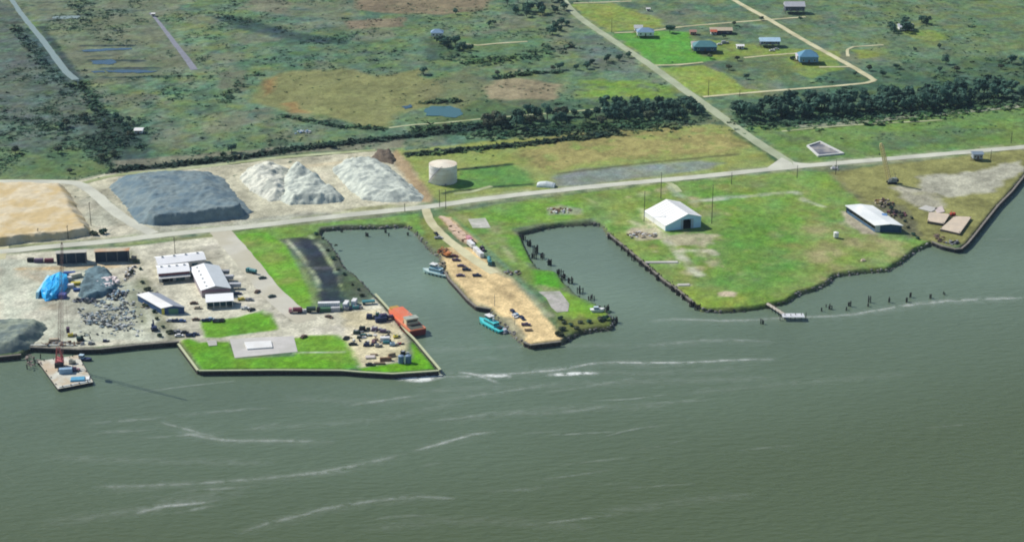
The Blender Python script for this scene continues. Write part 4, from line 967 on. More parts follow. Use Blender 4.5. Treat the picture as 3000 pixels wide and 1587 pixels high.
def gable_building(name, pa, pb, depth, eave, ridge, label, cat, walls, roof, over=.5, ridge_pos=.5, front=None, parts=(), rzoff=0, sheary=0.0, open_front=False):
    """front wall from pixel pa to pb (ground line), building runs back by depth metres; the ridge runs back as well"""
    a, rz, wd = local_frame(pa, pb); root = empty(name, a, rz + rzoff, label, cat)
    Hh = lambda x, y, z: (x + sheary * y, y, z)
    wm_ = MB()
    rp = ridge_pos * wd
    for y0, y1 in ((0, .25), (depth - .25, depth)):
        if open_front and y0 == 0: continue
        wm_.loft([[Hh(0, y, -.2), Hh(0, y, eave), Hh(rp, y, ridge), Hh(wd, y, eave), Hh(wd, y, -.2)] for y in (y0, y1)])
    for x0, x1 in ((0.01, .25), (wd - .25, wd - .01)):
        wm_.loft([[Hh(x0, y, -.2), Hh(x1, y, -.2), Hh(x1, y, eave), Hh(x0, y, eave)] for y in (.26, depth - .26)])
    wm_.build('wall', walls, root)
    r_ = MB(); sl = (ridge - eave) / rp; sr = (ridge - eave) / (wd - rp)
    for k in (0, 1):
        pr = [(-over, eave - sl * over), (rp, ridge), (wd + over, eave - sr * over)]
        r_.loft([[Hh(x, y, z + .2) for x, z in pr] + [Hh(x, y, z + .02) for x, z in reversed(pr)] for y in (-over, depth + over)]); break
    r_.build('roof', roof, root)
    return root, wd

def flat_block(root, name, c, d, m, parent=None):
    b = MB(); b.box(c, d); return b.build(name, m, parent or root)
def openings(root, items, m=M_GLASS, name='window', frame=None):
    for (x, y, z, w_, h_, t) in items:      # t: 'f' on the front face, 's' on a side face
        b = MB(); b.box((x, y, z), (w_, .14, h_) if t == 'f' else (.14, w_, h_)); o = b.build(name, m, root)
        if frame:
            f = MB()
            dx, dy = (w_ / 2 + .08, 0) if t == 'f' else (0, w_ / 2 + .08)
            for s in (-1, 1): f.box((x + s * dx, y + s * dy, z - .05), (.16, .2, h_ + .1) if t == 'f' else (.2, .16, h_ + .1))
            f.box((x, y, z - .18), (w_ + .3, .24, .13) if t == 'f' else (.24, w_ + .3, .13)); f.build('window_frame', frame, o)

# long shed near the far shore: open front end in deep shade
fa, fb = (2563, 680), (2641, 683)
a, rz, wd = local_frame(fa, fb); bk = P(2478, 622) - a
Ls = -sin(rz) * bk.x + cos(rz) * bk.y; shs = (cos(rz) * bk.x + sin(rz) * bk.y) / Ls
sh = empty('long_shed', a, rz, 'long low shed with a bright white roof and a dark blue open end', 'shed')
Hs = lambda x, y, z: (x + shs * y, y, z)
b = MB(); E0, Rg = 4.4, 5.6
for k in range(1):
    pr = [(-.6, E0 - .1), (wd * .55, Rg), (wd + .6, E0 + .5)]
    b.loft([[Hs(x, y, z + .22) for x, z in pr] + [Hs(x, y, z) for x, z in reversed(pr)] for y in (-.6, Ls + .6)])
rr_ = b.build('roof', mat('bright_shed_roof', (.80, .82, .80), .1, .2, .5, tint=(.70, .73, .72)), sh)
b = MB(); b.box(Hs(wd * .93, Ls * .52, E0 + .7), (3.2, 4, .35)); b.build('roof_patch', mat('blue_tarp', (.10, .24, .50), .1, 1, .5), rr_)
b = MB()
for k in range(9):
    y = .2 + (Ls - .4) * k / 8
    q = Hs(.1, y, -.2); b.box(q, (.28, .28, E0 + .1)); 
b.build('side_post', M_STEEL, sh)
b = MB()
b.loft([[Hs(wd - .3, y, -.2), Hs(wd, y, -.2), Hs(wd, y, E0 + .4), Hs(wd - .3, y, E0 + .4)] for y in (.1, Ls)])
b.loft([[Hs(0, y, -.2), Hs(0, y, E0), Hs(wd * .55, y, Rg - .05), Hs(wd, y, E0 + .4), Hs(wd, y, -.2)] for y in (Ls - .3, Ls)])
b.loft([[Hs(0.0, y, -.2), Hs(.26, y, -.2), Hs(.26, y, 1.6), Hs(0, y, 1.6)] for y in (.3, Ls * .96)])
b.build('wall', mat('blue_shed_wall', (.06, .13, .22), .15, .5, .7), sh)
b = MB(); b.loft([[Hs(.0, y, -.2), Hs(3.0, y, -.2), Hs(3.0, y, E0 + .15), Hs(0, y, E0)] for y in (-.05, .2)]); b.build('end_panel', mat('pale_end_panel', (.45, .52, .56), .1, .5, .7), sh)
b = MB(); b.loft([[Hs(3.1, y, -.2), Hs(wd, y, -.2), Hs(wd, y, E0 + .2), Hs(3.1, y, E0 + .2)] for y in (.9, 1.1)]); b.build('end_shade_sheet', mat('deep_blue_shade', (.03, .08, .16), .2, .5, .7), sh)  # dark blue sheet painted as the shade inside the open end

# storage tank
s_, dep = PS(1298, 530); rt = 41 / s_
pt = P(1298, 534); tk = empty('storage_tank', (pt.x, pt.y + rt * .25, LZ), 0, 'big cream cylindrical storage tank in the green bunded field', 'tank')
TH = 12.2; NS = 48; b = MB()
b.tube((0, 0, -.2), (0, 0, TH), rt, rt, NS); M_TANK = mat('cream_tank_paint', (.84, .83, .78), .07, .2, .55, tint=(.72, .67, .55))
b.build('shell', M_TANK, tk, recalc=True)
b = MB(); b.tube((0, 0, TH + .01), (0, 0, TH + 1.1), rt + .12, rt * .03, NS); b.build('roof', mat('cream_tank_roof', (.80, .74, .60), .06, .15, .6, tint=(.70, .58, .44)), tk)
b = MB()
for z in (3.3, 6.6, 9.9):
    for k in range(NS):
        t0, t1 = 2 * pi * k / NS, 2 * pi * (k + 1) / NS; R_ = rt + .1
        b.add([(R_ * cos(t0), R_ * sin(t0), z), (R_ * cos(t1), R_ * sin(t1), z), (R_ * cos(t1), R_ * sin(t1), z + .22), (R_ * cos(t0), R_ * sin(t0), z + .22)], [(0, 1, 2, 3)])
b.build('hoop', mat('hoop_paint', (.60, .55, .46), .1, .4, .6), tk, recalc=False)
b = MB()
for k in range(22):
    t = radians(200 + k * 3.2); R_ = rt + .7; b.box((R_ * cos(t), R_ * sin(t), .4 + k * .6), (1.1, .9, .12), t)
b.build('stair', M_STEEL, tk)
b = MB()
for k in range(36):
    t0 = 2 * pi * k / 36; b.tube((rt * cos(t0) * .99, rt * sin(t0) * .99, TH), (rt * cos(t0) * .99, rt * sin(t0) * .99, TH + 1.1), .05, .05, 4)
b.build('railing', M_STEEL, tk)
b = MB(); b.tube((rt * .2, -rt - 1.5, .6), (rt * .2, -rt + .2, .6), .5, .5, 10); b.tube((rt * .2, -rt - 1.5, -.2), (rt * .2, -rt - 1.5, 1.1), .35, .35, 8); b.build('outlet_pipe', M_STEEL, tk)

# rounded white tent shed by the road
s_, dep = PS(1600, 548); q = P(1600, 546); w_ = 52 / s_
ts = empty('fabric_shelter', (q.x, q.y, LZ), radians(-12), 'small rounded pale shelter beside the main road below the green field', 'shelter')
b = MB(); rings = []
for i in range(9):
    x = -w_ / 2 + w_ * i / 8; hq = 3.6 * (1 - .25 * abs(i - 4) / 4) if i not in (0, 8) else 2.2
    rings.append([(x, -3.2 * cos(pi * k / 8), max(0, hq * sin(pi * k / 8)) ** 1.0 + (-.2 if k in (0, 8) else 0)) for k in range(9)])
b.loft(rings); b.build('cover', mat('pale_fabric', (.66, .72, .72), .08, .4, .6), ts, smooth=False)
b = MB()
for x in (-w_ / 4, 0, w_ / 4): b.box((x, -3.15, -.2), (.2, .2, 1.2)); b.box((x, 3.15, -.2), (.2, .2, 1.2))
b.box((w_ / 2 + .1, 0, -.1), (.15, 3, 2.2)); b.build('end_flap', mat('grey_flap', (.30, .36, .40), .1, .5, .7), ts)

# warehouse complex -----------------------------------------------------------------
M_WROOF = mat('white_warehouse_roof', (.88, .88, .88), .04, .12, .5, tint=(.82, .83, .82))
M_WROOF2 = mat('white_roof_shaded_slope', (.60, .64, .66), .08, .2, .55)  # long hall's slope away from the sun, weaker light put into the colour
M_WWALL = mat('cream_wall', (.62, .60, .54), .08, .4, .7)
M_RED = mat('maroon_trim', (.20, .06, .07), .15, .6, .6)
M_TEALW = mat('dark_teal_wall', (.05, .12, .15), .2, .4, .7)
def hall(pa, pb, depth, label, eave=5.2, ridge=6.6, axis='x'):
    """hall whose ridge runs along the front line"""
    a, rz, wd = local_frame(pa, pb); root = empty('warehouse', a, rz, label, 'warehouse')
    w1 = MB()
    for x0, x1 in ((0, .25), (wd - .25, wd)):
        w1.loft([[(x, 0, -.2), (x, 0, eave), (x, depth / 2, ridge), (x, depth, eave), (x, depth, -.2)] for x in (x0, x1)])
    for y0, y1 in ((.01, .25), (depth - .25, depth - .01)): w1.loft([[(x, y0, -.2), (x, y1, -.2), (x, y1, eave), (x, y0, eave)] for x in (.26, wd - .26)])
    w1.build('wall', M_WWALL, root)
    r1 = MB(); s = (ridge - eave) / (depth / 2)
    pr = [(-.5, eave - .5 * s), (depth / 2, ridge), (depth + .5, eave - .5 * s)]
    r1.loft([[(x, y, z + .2) for y, z in pr] + [(x, y, z + .02) for y, z in reversed(pr)] for x in (-.5, wd + .5)])
    rf = r1.build('roof', M_WROOF, root)
    v = MB()
    for k in range(4):
        v = MB(); v.box((wd * (k + .5) / 4, depth / 2, ridge + .15), (1.2, .8, .6)); v.build('roof_vent', M_GREYROOF, rf)
    return root, wd
wA, wdA = hall((466, 799), (603, 783), 13.5, 'wide white roofed warehouse at the back of the yard complex', 5.0, 6.8)
for x in (6, 14, 21): flat_block(wA, 'loading_door', (x, -.07, 0), (3.4, .14, 3.4), M_TEALW)
wB, wdB = hall((466, 826), (556, 818), 13, 'white roofed block with a maroon band facing the yard corner', 5.2, 6.6)
flat_block(wB, 'maroon_band', (wdB / 2, -.1, 3.6), (wdB, .18, 1.5), M_RED)
flat_block(wB, 'canopy', (wdB / 2, -1.9, 3.1), (wdB + .6, 3.6, .22), M_GREYROOF)
b = MB(); 
for x in (0.3, wdB * .33, wdB * .66, wdB - .3): b.box((x, -3.5, -.1), (.25, .25, 3.2))
b.build('canopy_post', M_STEEL, wB)
flat_block(wB, 'loading_door', (wdB * .28, -.08, 0), (6, .14, 3.0), M_DARK); flat_block(wB, 'loading_door', (wdB * .7, -.08, 0), (5, .14, 3.0), M_TEALW)
# long hall running towards the river
a, rz, wd = local_frame((592, 872), (676, 866)); bk = P(560, 806) - a
Le = -sin(rz) * bk.x + cos(rz) * bk.y; she = (cos(rz) * bk.x + sin(rz) * bk.y) / Le
eh = empty('warehouse', a, rz, 'long white gabled warehouse running from the back block towards the river', 'warehouse')
He = lambda x, y, z: (x + she * y, y, z)
b = MB()
for y0, y1 in ((0, .25), (Le - .25, Le)): b.loft([[He(0, y, -.2), He(0, y, 4.6), He(wd * .48, y, 6.6), He(wd, y, 4.6), He(wd, y, -.2)] for y in (y0, y1)])
for x0, x1 in ((.01, .25), (wd - .25, wd - .01)): b.loft([[He(x0, y, -.2), He(x1, y, -.2), He(x1, y, 4.6), He(x0, y, 4.6)] for y in (.26, Le - .26)])
b.build('wall', mat('mauve_grey_wall', (.36, .31, .33), .1, .5, .7), eh)
for nm, x0, z0, x1, z1, mm in (('roof', -.5, 4.4, wd * .48, 6.6, M_WROOF), ('roof', wd * .48 + .01, 6.6, wd + .5, 4.4, M_WROOF2)):
    b = MB(); b.loft([[He(x0, y, z0 + .2), He(x1, y, z1 + .2), He(x1, y, z1 + .02), He(x0, y, z0 + .02)] for y in (-.5, Le + .5)]); q_ = b.build(nm, mm, eh)
b = MB()
for k in range(6): b.box(He(wd * .2, Le * (k + .5) / 6, 5.7), (1.1, 1.4, .3))
b.build('skylight', M_GREYROOF, q_)
for k in range(5): flat_block(eh, 'side_door', He(wd + .06, Le * (k + .7) / 6, 0), (.14, 3, 3.2), M_TEALW)
flat_block(eh, 'maroon_band', (wd / 2, -.09, 3.0), (wd, .16, 1.5), mat('mauve_band', (.30, .18, .22), .15, .6, .6))
# lean-to in front of it
a2, rz2, wd2 = local_frame((607, 905), (699, 899))
ln = empty('loading_shelter', a2, rz2, 'low white roofed shelter with a dark open front below the long warehouse', 'shelter')
b = MB(); b.loft([[(-.6, y, z + .0) for y, z in ((-.6, 4.0), (9.5, 4.9), (9.5, 5.1), (-.6, 4.25))], [(wd2 - 2.4, y, z) for y, z in ((-.6, 4.0), (9.5, 4.9), (9.5, 5.1), (-.6, 4.25))]]); b.build('roof', M_WROOF, ln)
b = MB(); b.box((wd2 / 2 - 1.5, 9.2, -.2), (wd2 - 3, .25, 5)); b.box((0, 4.6, -.2), (.25, 9, 4.2)); b.box((wd2 - 3, 4.6, -.2), (.25, 9, 4.2)); b.box((wd2 / 2 - 1.5, 4, -.2), (wd2 - 3.4, .2, 4.3)); b.build('wall', M_TEALW, ln)
b = MB()
for k in range(5): b.box((.2 + (wd2 - 3.4) * k / 4, -.3, -.2), (.25, .25, 4.2))
b.build('post', M_WHITE, ln)
# narrow store with a yellow corner and green front
a3, rz3, wd3 = local_frame((474, 921), (541, 918))
st_ = empty('narrow_store', a3, rz3, 'narrow store with green and dark blue front and a yellow corner beside the fence row', 'store')
sh3 = -1.05; H3 = lambda x, y, z: (x + sh3 * y * .62, y, z)
D3 = 22
b = MB()
for y0, y1 in ((0, .25), (D3 - .25, D3)): b.loft([[H3(0, y, -.2), H3(0, y, 3.8), H3(wd3 / 2, y, 4.9), H3(wd3, y, 3.8), H3(wd3, y, -.2)] for y in (y0, y1)])
for x0, x1 in ((.01, .25), (wd3 - .25, wd3 - .01)): b.loft([[H3(x0, y, -.2), H3(x1, y, -.2), H3(x1, y, 3.8), H3(x0, y, 3.8)] for y in (.26, D3 - .26)])
b.build('wall', mat('dark_blue_wall', (.04, .09, .20), .2, .5, .6), st_)
for x0, z0, x1, z1, mm in ((-.4, 3.6, wd3 / 2, 4.9, M_WHITE), (wd3 / 2 + .01, 4.9, wd3 + .4, 3.6, mat('slate_grey_roof', (.30, .33, .38), .1, .4, .6))):
    b = MB(); b.loft([[H3(x0, y, z0 + .2), H3(x1, y, z1 + .2), H3(x1, y, z1 + .02), H3(x0, y, z0 + .02)] for y in (-.4, D3 + .4)]); b.build('roof', mm, st_)
flat_block(st_, 'green_door', (wd3 * .52, -.08, 0), (5.2, .14, 3.2), mat('green_paint', (.10, .24, .15), .1, .6, .6)); flat_block(st_, 'yellow_panel', (.8, -.08, 0), (1.5, .14, 3.6), mat('yellow_paint', (.62, .56, .10), .08, .6, .5))

# open fronted scrap sheds at the west yard
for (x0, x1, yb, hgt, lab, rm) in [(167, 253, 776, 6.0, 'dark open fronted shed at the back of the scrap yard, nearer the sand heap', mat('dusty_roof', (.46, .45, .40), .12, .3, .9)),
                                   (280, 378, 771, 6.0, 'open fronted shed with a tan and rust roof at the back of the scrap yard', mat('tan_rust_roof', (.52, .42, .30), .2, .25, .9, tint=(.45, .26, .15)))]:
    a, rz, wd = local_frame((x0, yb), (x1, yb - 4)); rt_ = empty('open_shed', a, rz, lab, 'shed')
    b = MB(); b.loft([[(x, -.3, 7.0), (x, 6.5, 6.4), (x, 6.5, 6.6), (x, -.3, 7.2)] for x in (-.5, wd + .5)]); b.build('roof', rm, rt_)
    b = MB(); b.box((wd / 2, 6.3, -.2), (wd, .25, 6.5)); b.box((.13, 3.1, -.2), (.25, 6.2, 6.5)); b.box((wd - .13, 3.1, -.2), (.25, 6.2, 6.5)); b.box((wd / 2, 1.6, -.2), (wd - .6, .2, 7.0)); b.build('wall', mat('shaded_navy_wall', (.03, .05, .08), .2, .5, .8), rt_)  # navy of the faces in shade is put into the wall colour
    b = MB()
    for k in range(4): b.box((.2 + (wd - .4) * k / 3, 0, -.2), (.3, .3, 7.1))
    b.build('post', M_STEEL, rt_)

# ------------------------------------------------------------------ houses inland
def house(px, py, wpx, dm, label, wallc, roofc, h=3.2, lift=2.4, roofh=2.6, hip=True, rz=0.0, porch=False):
    s, _ = PS(px, py); wm = wpx / s; p = P(px, py)
    r = empty('house', (p.x, p.y, LZ), rz, label, 'house')
    b = MB(); b.box((0, 0, lift), (wm, dm, h)); b.build('wall', wallc, r)
    ov = .6; z = lift + h; b = MB(); hw, hd = wm / 2 + ov, dm / 2 + ov; q = (hw - hd * .8) if hip else hw
    b.add([(-hw, -hd, z), (hw, -hd, z), (hw, hd, z), (-hw, hd, z), (-q, 0, z + roofh), (q, 0, z + roofh)], [(0, 1, 5, 4), (1, 2, 5), (2, 3, 4, 5), (3, 0, 4), (0, 3, 2, 1)])
    rf = b.build('roof', roofc, r)
    if lift > .5:
        b = MB()
        for i in range(4):
            for j in range(3): b.box((-wm / 2 + .3 + (wm - .6) * i / 3, -dm / 2 + .3 + (dm - .6) * j / 2, -.3), (.35, .35, lift + .35))
        b.build('stilt', M_WOOD, r)
        b = MB()
        for k in range(7): b.box((-wm / 2 - .6 - .35 * k, -dm / 4, lift - .35 * (k + 1)), (.4, 1.4, .12))
        b.build('steps', M_WOOD, r)
    openings(r, [(-wm * .3, -dm / 2 - .03, lift + 1, 1.3, 1.2, 'f'), (wm * .3, -dm / 2 - .03, lift + 1, 1.3, 1.2, 'f'), (-wm / 2 - .03, dm * .2, lift + 1, 1.3, 1.2, 's')], frame=M_WHITE)
    b = MB(); b.box((0, -dm / 2 - .04, lift), (1.1, .14, 2.1)); b.build('door', mat('brown_door', (.12, .07, .05), .1, 1, .6), r)
    return r
WH = mat('white_siding', (.78, .77, .74), .05, .5, .7); CR = mat('cream_siding', (.62, .58, .52), .06, .5, .7); BLU = mat('blue_metal_roof', (.20, .31, .44), .1, .4, .5)
TEA = mat('teal_metal_roof', (.09, .23, .25), .1, .4, .5); REDR = mat('red_painted_roof', (.50, .13, .07), .1, .4, .6); LBL = mat('light_blue_roof', (.42, .60, .72), .1, .4, .5); GRY = mat('slate_blue_roof', (.20, .26, .32), .12, .4, .6)
BLW = mat('blue_grey_siding', (.16, .30, .44), .08, .5, .7)
house(1890, 108, 48, 11, 'white house with a blue hip roof in the bright green lawn by the side road', WH, BLU, 3.2, 2.0, 3.0)
flat_wing = house(1870, 98, 22, 8, 'small grey roofed annex behind the white and blue house', CR, M_GREYROOF, 3, 2.4, 2.2, False)
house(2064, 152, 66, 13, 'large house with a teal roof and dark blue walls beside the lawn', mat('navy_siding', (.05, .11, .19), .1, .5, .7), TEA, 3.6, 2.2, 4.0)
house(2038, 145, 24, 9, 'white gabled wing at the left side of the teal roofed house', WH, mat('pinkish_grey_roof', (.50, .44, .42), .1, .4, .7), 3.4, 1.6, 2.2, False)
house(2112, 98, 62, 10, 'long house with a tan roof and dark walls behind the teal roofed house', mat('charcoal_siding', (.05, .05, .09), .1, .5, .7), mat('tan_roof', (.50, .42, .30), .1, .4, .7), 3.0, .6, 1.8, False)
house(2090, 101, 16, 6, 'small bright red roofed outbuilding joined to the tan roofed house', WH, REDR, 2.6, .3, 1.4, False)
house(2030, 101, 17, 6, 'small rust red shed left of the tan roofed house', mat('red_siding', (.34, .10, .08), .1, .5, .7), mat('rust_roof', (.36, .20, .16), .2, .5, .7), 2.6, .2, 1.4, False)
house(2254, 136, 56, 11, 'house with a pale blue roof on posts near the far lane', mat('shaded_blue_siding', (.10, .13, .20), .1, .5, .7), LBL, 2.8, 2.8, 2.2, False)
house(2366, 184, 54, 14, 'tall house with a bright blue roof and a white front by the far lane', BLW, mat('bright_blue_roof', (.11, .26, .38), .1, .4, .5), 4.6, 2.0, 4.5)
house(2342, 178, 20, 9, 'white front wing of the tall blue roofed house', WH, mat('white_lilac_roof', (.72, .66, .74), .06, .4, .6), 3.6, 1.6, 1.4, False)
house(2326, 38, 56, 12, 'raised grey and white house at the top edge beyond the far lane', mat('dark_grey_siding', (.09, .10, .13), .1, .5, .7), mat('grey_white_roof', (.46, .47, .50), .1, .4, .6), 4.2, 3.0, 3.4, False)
house(2652, 88, 40, 10, 'low white and blue house half hidden by dark trees on the small far lawn', WH, mat('lilac_grey_roof', (.50, .52, .58), .1, .4, .6), 2.8, .8, 2.0, False)
house(1281, 110, 34, 9, 'lone white and blue house in the marsh with dark trees round it', WH, BLU, 3.2, 1.8, 2.6)
house(2168, 142, 20, 6, 'tiny white hut right of the teal roofed house', WH, M_WHITE, 2.4, .2, 1.0, False)
house(408, 388, 22, 7, 'tiny white shed alone in the marsh above the sand heap', WH, M_WHITE, 2.2, .2, .9, False)
house(1899, 32, 9, 4, 'very small pale box on the marsh above the green lawn', WH, M_WHITE, 2.0, .2, .5, False)
hu = house(2861, 468, 28, 7, 'small grey raised hut on the far verge of the main road', mat('grey_siding', (.30, .34, .38), .1, .5, .7), GRY, 3.4, 1.6, 1.2, False)
house(450, 48, 8, 4, 'tiny pale hut at the head of the narrow grey strip', WH, M_WHITE, 2.4, .2, .6, False)
house(2862, -2, 60, 7, 'long pale roof cut by the top edge of the view', CR, M_WHITE, 2.4, .4, .8, False)
# ------------------------------------------------------------------ small things
def bb(x0, x1, yt, yb, h, z=LZ, dmin=1.5):
    s, dep = PS((x0 + x1) / 2, yb, z); w_ = (x1 - x0) / s
    d_ = max(dmin, ((yb - yt) / s - h * cos(dep)) / sin(dep)); p = P((x0 + x1) / 2, yb, z)
    return Vector((p.x, p.y + d_ / 2, z)), w_, d_
def at(px, py, z=LZ): return P(px, py, z)
def ang(pa, pb):
    a, b = P(*pa), P(*pb); return atan2((b - a).y, (b - a).x)
COLR = dict(white=(.78,.78,.77), grey=(.30,.31,.33), silver=(.50,.51,.53), black=(.015,.016,.02), navy=(.02,.035,.10), blue=(.04,.10,.30), red=(.42,.05,.05), pink=(.60,.30,.33),
            maroon=(.14,.03,.05), purple=(.13,.09,.16), teal=(.06,.24,.26), green=(.06,.16,.09), yellow=(.65,.55,.08), orange=(.55,.20,.06), tan=(.50,.42,.30), brown=(.16,.10,.07), cream=(.70,.66,.52), skyblue=(.30,.45,.60), darkgreen=(.03,.06,.05))
def wheels(root, L, Wd_, r=.36, axles=(-.32, .32), wname='wheel'):
    for ax in axles:
        for s in (-1, 1):
            b = MB(); b.tube((ax * L, s * (Wd_ / 2 - .25), r), (ax * L, s * (Wd_ / 2 + .02), r), r, r, 12); o = b.build(wname, M_TYRE, root)
def car(p, rz, col, label, group=None, kind='car', L=4.7):
    W_ = 1.85; r = empty('parked_' + kind, p, rz, label, kind, group); m = paint(COLR[col])
    b = MB()
    if kind == 'pickup':
        b.loft([[(-L/2, -W_/2, .42), (L/2, -W_/2, .42), (L/2, W_/2, .42), (-L/2, W_/2, .42)], [(-L/2, -W_/2, .98), (L/2 - .1, -W_/2, .90), (L/2 - .1, W_/2, .90), (-L/2, W_/2, .98)]])
        b.box((-L*.28, -W_/2 + .06, .98), (L*.42, .12, .28)); b.box((-L*.28, W_/2 - .06, .98), (L*.42, .12, .28)); b.box((-L/2 + .06, 0, .98), (.12, W_ - .2, .28)); b.build('body', m, r)
        c = MB(); c.box((L*.08, 0, .97), (L*.34, W_*.92, .72), 0, .82, .72); cb = c.build('cabin', m, r)
        g = MB(); g.box((L*.08, 0, 1.12), (L*.325, W_*.935, .36), 0, .9, .86); g.build('window', M_GLASS, cb)
    else:
        b.loft([[(-L/2, -W_/2, .38), (L/2, -W_/2, .38), (L/2, W_/2, .38), (-L/2, W_/2, .38)], [(-L/2 + .05, -W_/2, .90), (L/2 - .12, -W_/2, .82), (L/2 - .12, W_/2, .82), (-L/2 + .05, W_/2, .90)]]); b.build('body', m, r)
        c = MB(); c.box((-.15, 0, .86), (L*.58, W_*.92, .60), 0, .82, .66); cb = c.build('cabin', m, r)
        g = MB(); g.box((-.15, 0, .95), (L*.575, W_*.935, .36), 0, .9, .8); g.build('window', M_GLASS, cb)
    wheels(r, L, W_)
    for s in (-1, 1):
        h = MB(); h.box((L/2 - .05, s * W_ * .34, .62), (.12, .35, .16)); h.build('headlight', M_WHITE, r)
    return r
def truck(p, rz, cabc, boxc, label, L=8.5, Hb=2.6, tanker=False, cat='truck', group=None):
    r = empty('tank_truck' if tanker else 'box_truck', p, rz, label, cat, group); W_ = 2.45
    b = MB(); b.box((0, 0, .7), (L, .9, .3)); b.build('chassis', M_BLACK, r)
    b = MB(); b.box((L/2 - 1.0, 0, .75), (2.0, W_ * .94, 2.0), 0, .95, .8); cb = b.build('cab', paint(COLR[cabc]), r)
    g = MB(); g.box((L/2 - .96, 0, 1.75), (2.0, W_ * .92, .6), 0, .97, .86); g.build('window', M_GLASS, cb)
    b = MB()
    if tanker: b.tube((-L/2, 0, 1.0 + Hb/2), (L/2 - 2.3, 0, 1.0 + Hb/2), Hb/2, Hb/2, 14); b.build('tank', paint(COLR[boxc]), r)
    else: b.box((-1.15, 0, 1.02), (L - 2.4, W_, Hb)); b.build('box', paint(COLR[boxc]), r)
    wheels(r, L, W_, .5, (-.36, -.22, .36)); return r
def trailer(p, rz, col, label, L=12, Hb=2.7, group=None):
    r = empty('trailer', p, rz, label, 'trailer', group)
    b = MB(); b.box((0, 0, 1.1), (L, 2.5, Hb)); bo = b.build('box', paint(COLR[col]), r)
    d = MB()
    for k in range(10): d.box((-L/2 + L * (k + .5) / 10, 0, 1.0), (.08, 2.56, Hb + .02))
    d.build('rib', M_STEEL, bo)
    b = MB(); b.box((0, 0, .8), (L * .96, 1.0, .3)); b.build('chassis', M_BLACK, r); b = MB(); b.box((L*.3, 0, 0), (.2, 1.6, .8)); b.build('stand_leg', M_STEEL, r)
    wheels(r, L, 2.5, .5, (-.42, -.33)); return r
def container(p, rz, col, label, L=6.1, H=2.6, W_=2.44, group=None):
    r = empty('container', p, rz, label, 'container', group); m = metal(COLR[col])
    b = MB(); b.box((0, 0, 0), (L, W_, H)); bo = b.build('body', m, r)
    d = MB(); n = int(L / .6)
    for k in range(n): d.box((-L/2 + L * (k + .5) / n, 0, .15), (.28, W_ + .1, H - .3))
    d.build('corrugation', m, bo)
    d = MB(); d.box((L/2 + .03, -W_/4, .1), (.08, W_/2 - .05, H - .2)); d.build('door', m, r); d = MB(); d.box((L/2 + .03, W_/4, .1), (.08, W_/2 - .05, H - .2)); d.build('door', m, r)
    return r
def excavator(p, rz, col, label, sc=1.0, swing=0.5):
    r = empty('excavator', p, rz, label, 'excavator'); r.scale = (sc,) * 3; m = paint(COLR[col])
    for s in (-1, 1):
        b = MB(); pr = [(-2.1, .25), (-1.8, 0), (1.8, 0), (2.1, .25), (2.1, .65), (1.8, .9), (-1.8, .9), (-2.1, .65)]
        b.extrude_profile(pr, s * 1.3 - .3, s * 1.3 + .3); b.build('track', M_TYRE, r)
    b = MB(); b.box((0, 0, .6), (2.0, 2.0, .4)); b.build('undercarriage', M_BLACK, r)
    b = MB(); b.box((-.9, 0, 1.0), (2.8, 2.6, 1.3), 0, .95); b.build('engine_house', m, r)
    b = MB(); b.box((.9, .75, 1.0), (1.5, 1.0, 1.8), 0, .9); c = b.build('cab', m, r); g = MB(); g.box((.9, .75, 1.9), (1.53, 1.03, .6), 0, .93); g.build('window', M_GLASS, c)
    b = MB(); b.tube((.9, -.2, 1.5), (3.3, -.2, 4.2), .28, .24, 6); b.tube((3.3, -.2, 4.2), (5.2, -.2, 3.6), .24, .2, 6); b.build('boom', m, r)
    b = MB(); b.tube((5.2, -.2, 3.6), (5.7, -.2, 1.4), .2, .16, 6); b.build('arm', m, r)
    b = MB(); b.loft([[(5.3, -.8, 1.5), (6.0, -.8, 1.3), (5.9, -.8, .5), (5.2, -.8, .4)], [(5.3, .4, 1.5), (6.0, .4, 1.3), (5.9, .4, .5), (5.2, .4, .4)]]); b.build('bucket', M_BLACK, r)
    return r
def stack(p, rz, L, W_, H, m, label, n=3, cat='stack', name='timber_stack'):
    """stacked bundles on bearers"""
    r = empty(name, p, rz, label, cat); rr = random.Random(int(p[0] * 7 + p[1]))
    b = MB(); 
    for k in (-.35, 0, .35): b.box((L * k, 0, 0), (.2, W_, .15))
    b.build('bearer', M_WOOD, r)
    for k in range(n):
        b = MB(); q = H / n
        for j in range(4): b.box((rr.uniform(-.2, .2), -W_/2 + W_ * (j + .5) / 4, .16 + q * k), (L * rr.uniform(.88, 1), W_/4 * .92, q * .9))
        b.build('bundle', m, r)
    return r
def pipes(p, rz, L, n, rad, m, label):
    r = empty('pipe_stack', p, rz, label, 'pipes'); c = n; z = rad; row = 0
    while c > 0:
        b = MB()
        for k in range(c): b.tube((-L/2, (k - (c - 1) / 2) * 2.05 * rad, z), (L/2, (k - (c - 1) / 2) * 2.05 * rad, z), rad, rad, 10)
        b.build('pipe', m, r); z += rad * 1.75; c -= 1; row += 1
        if row > 2: break
    return r
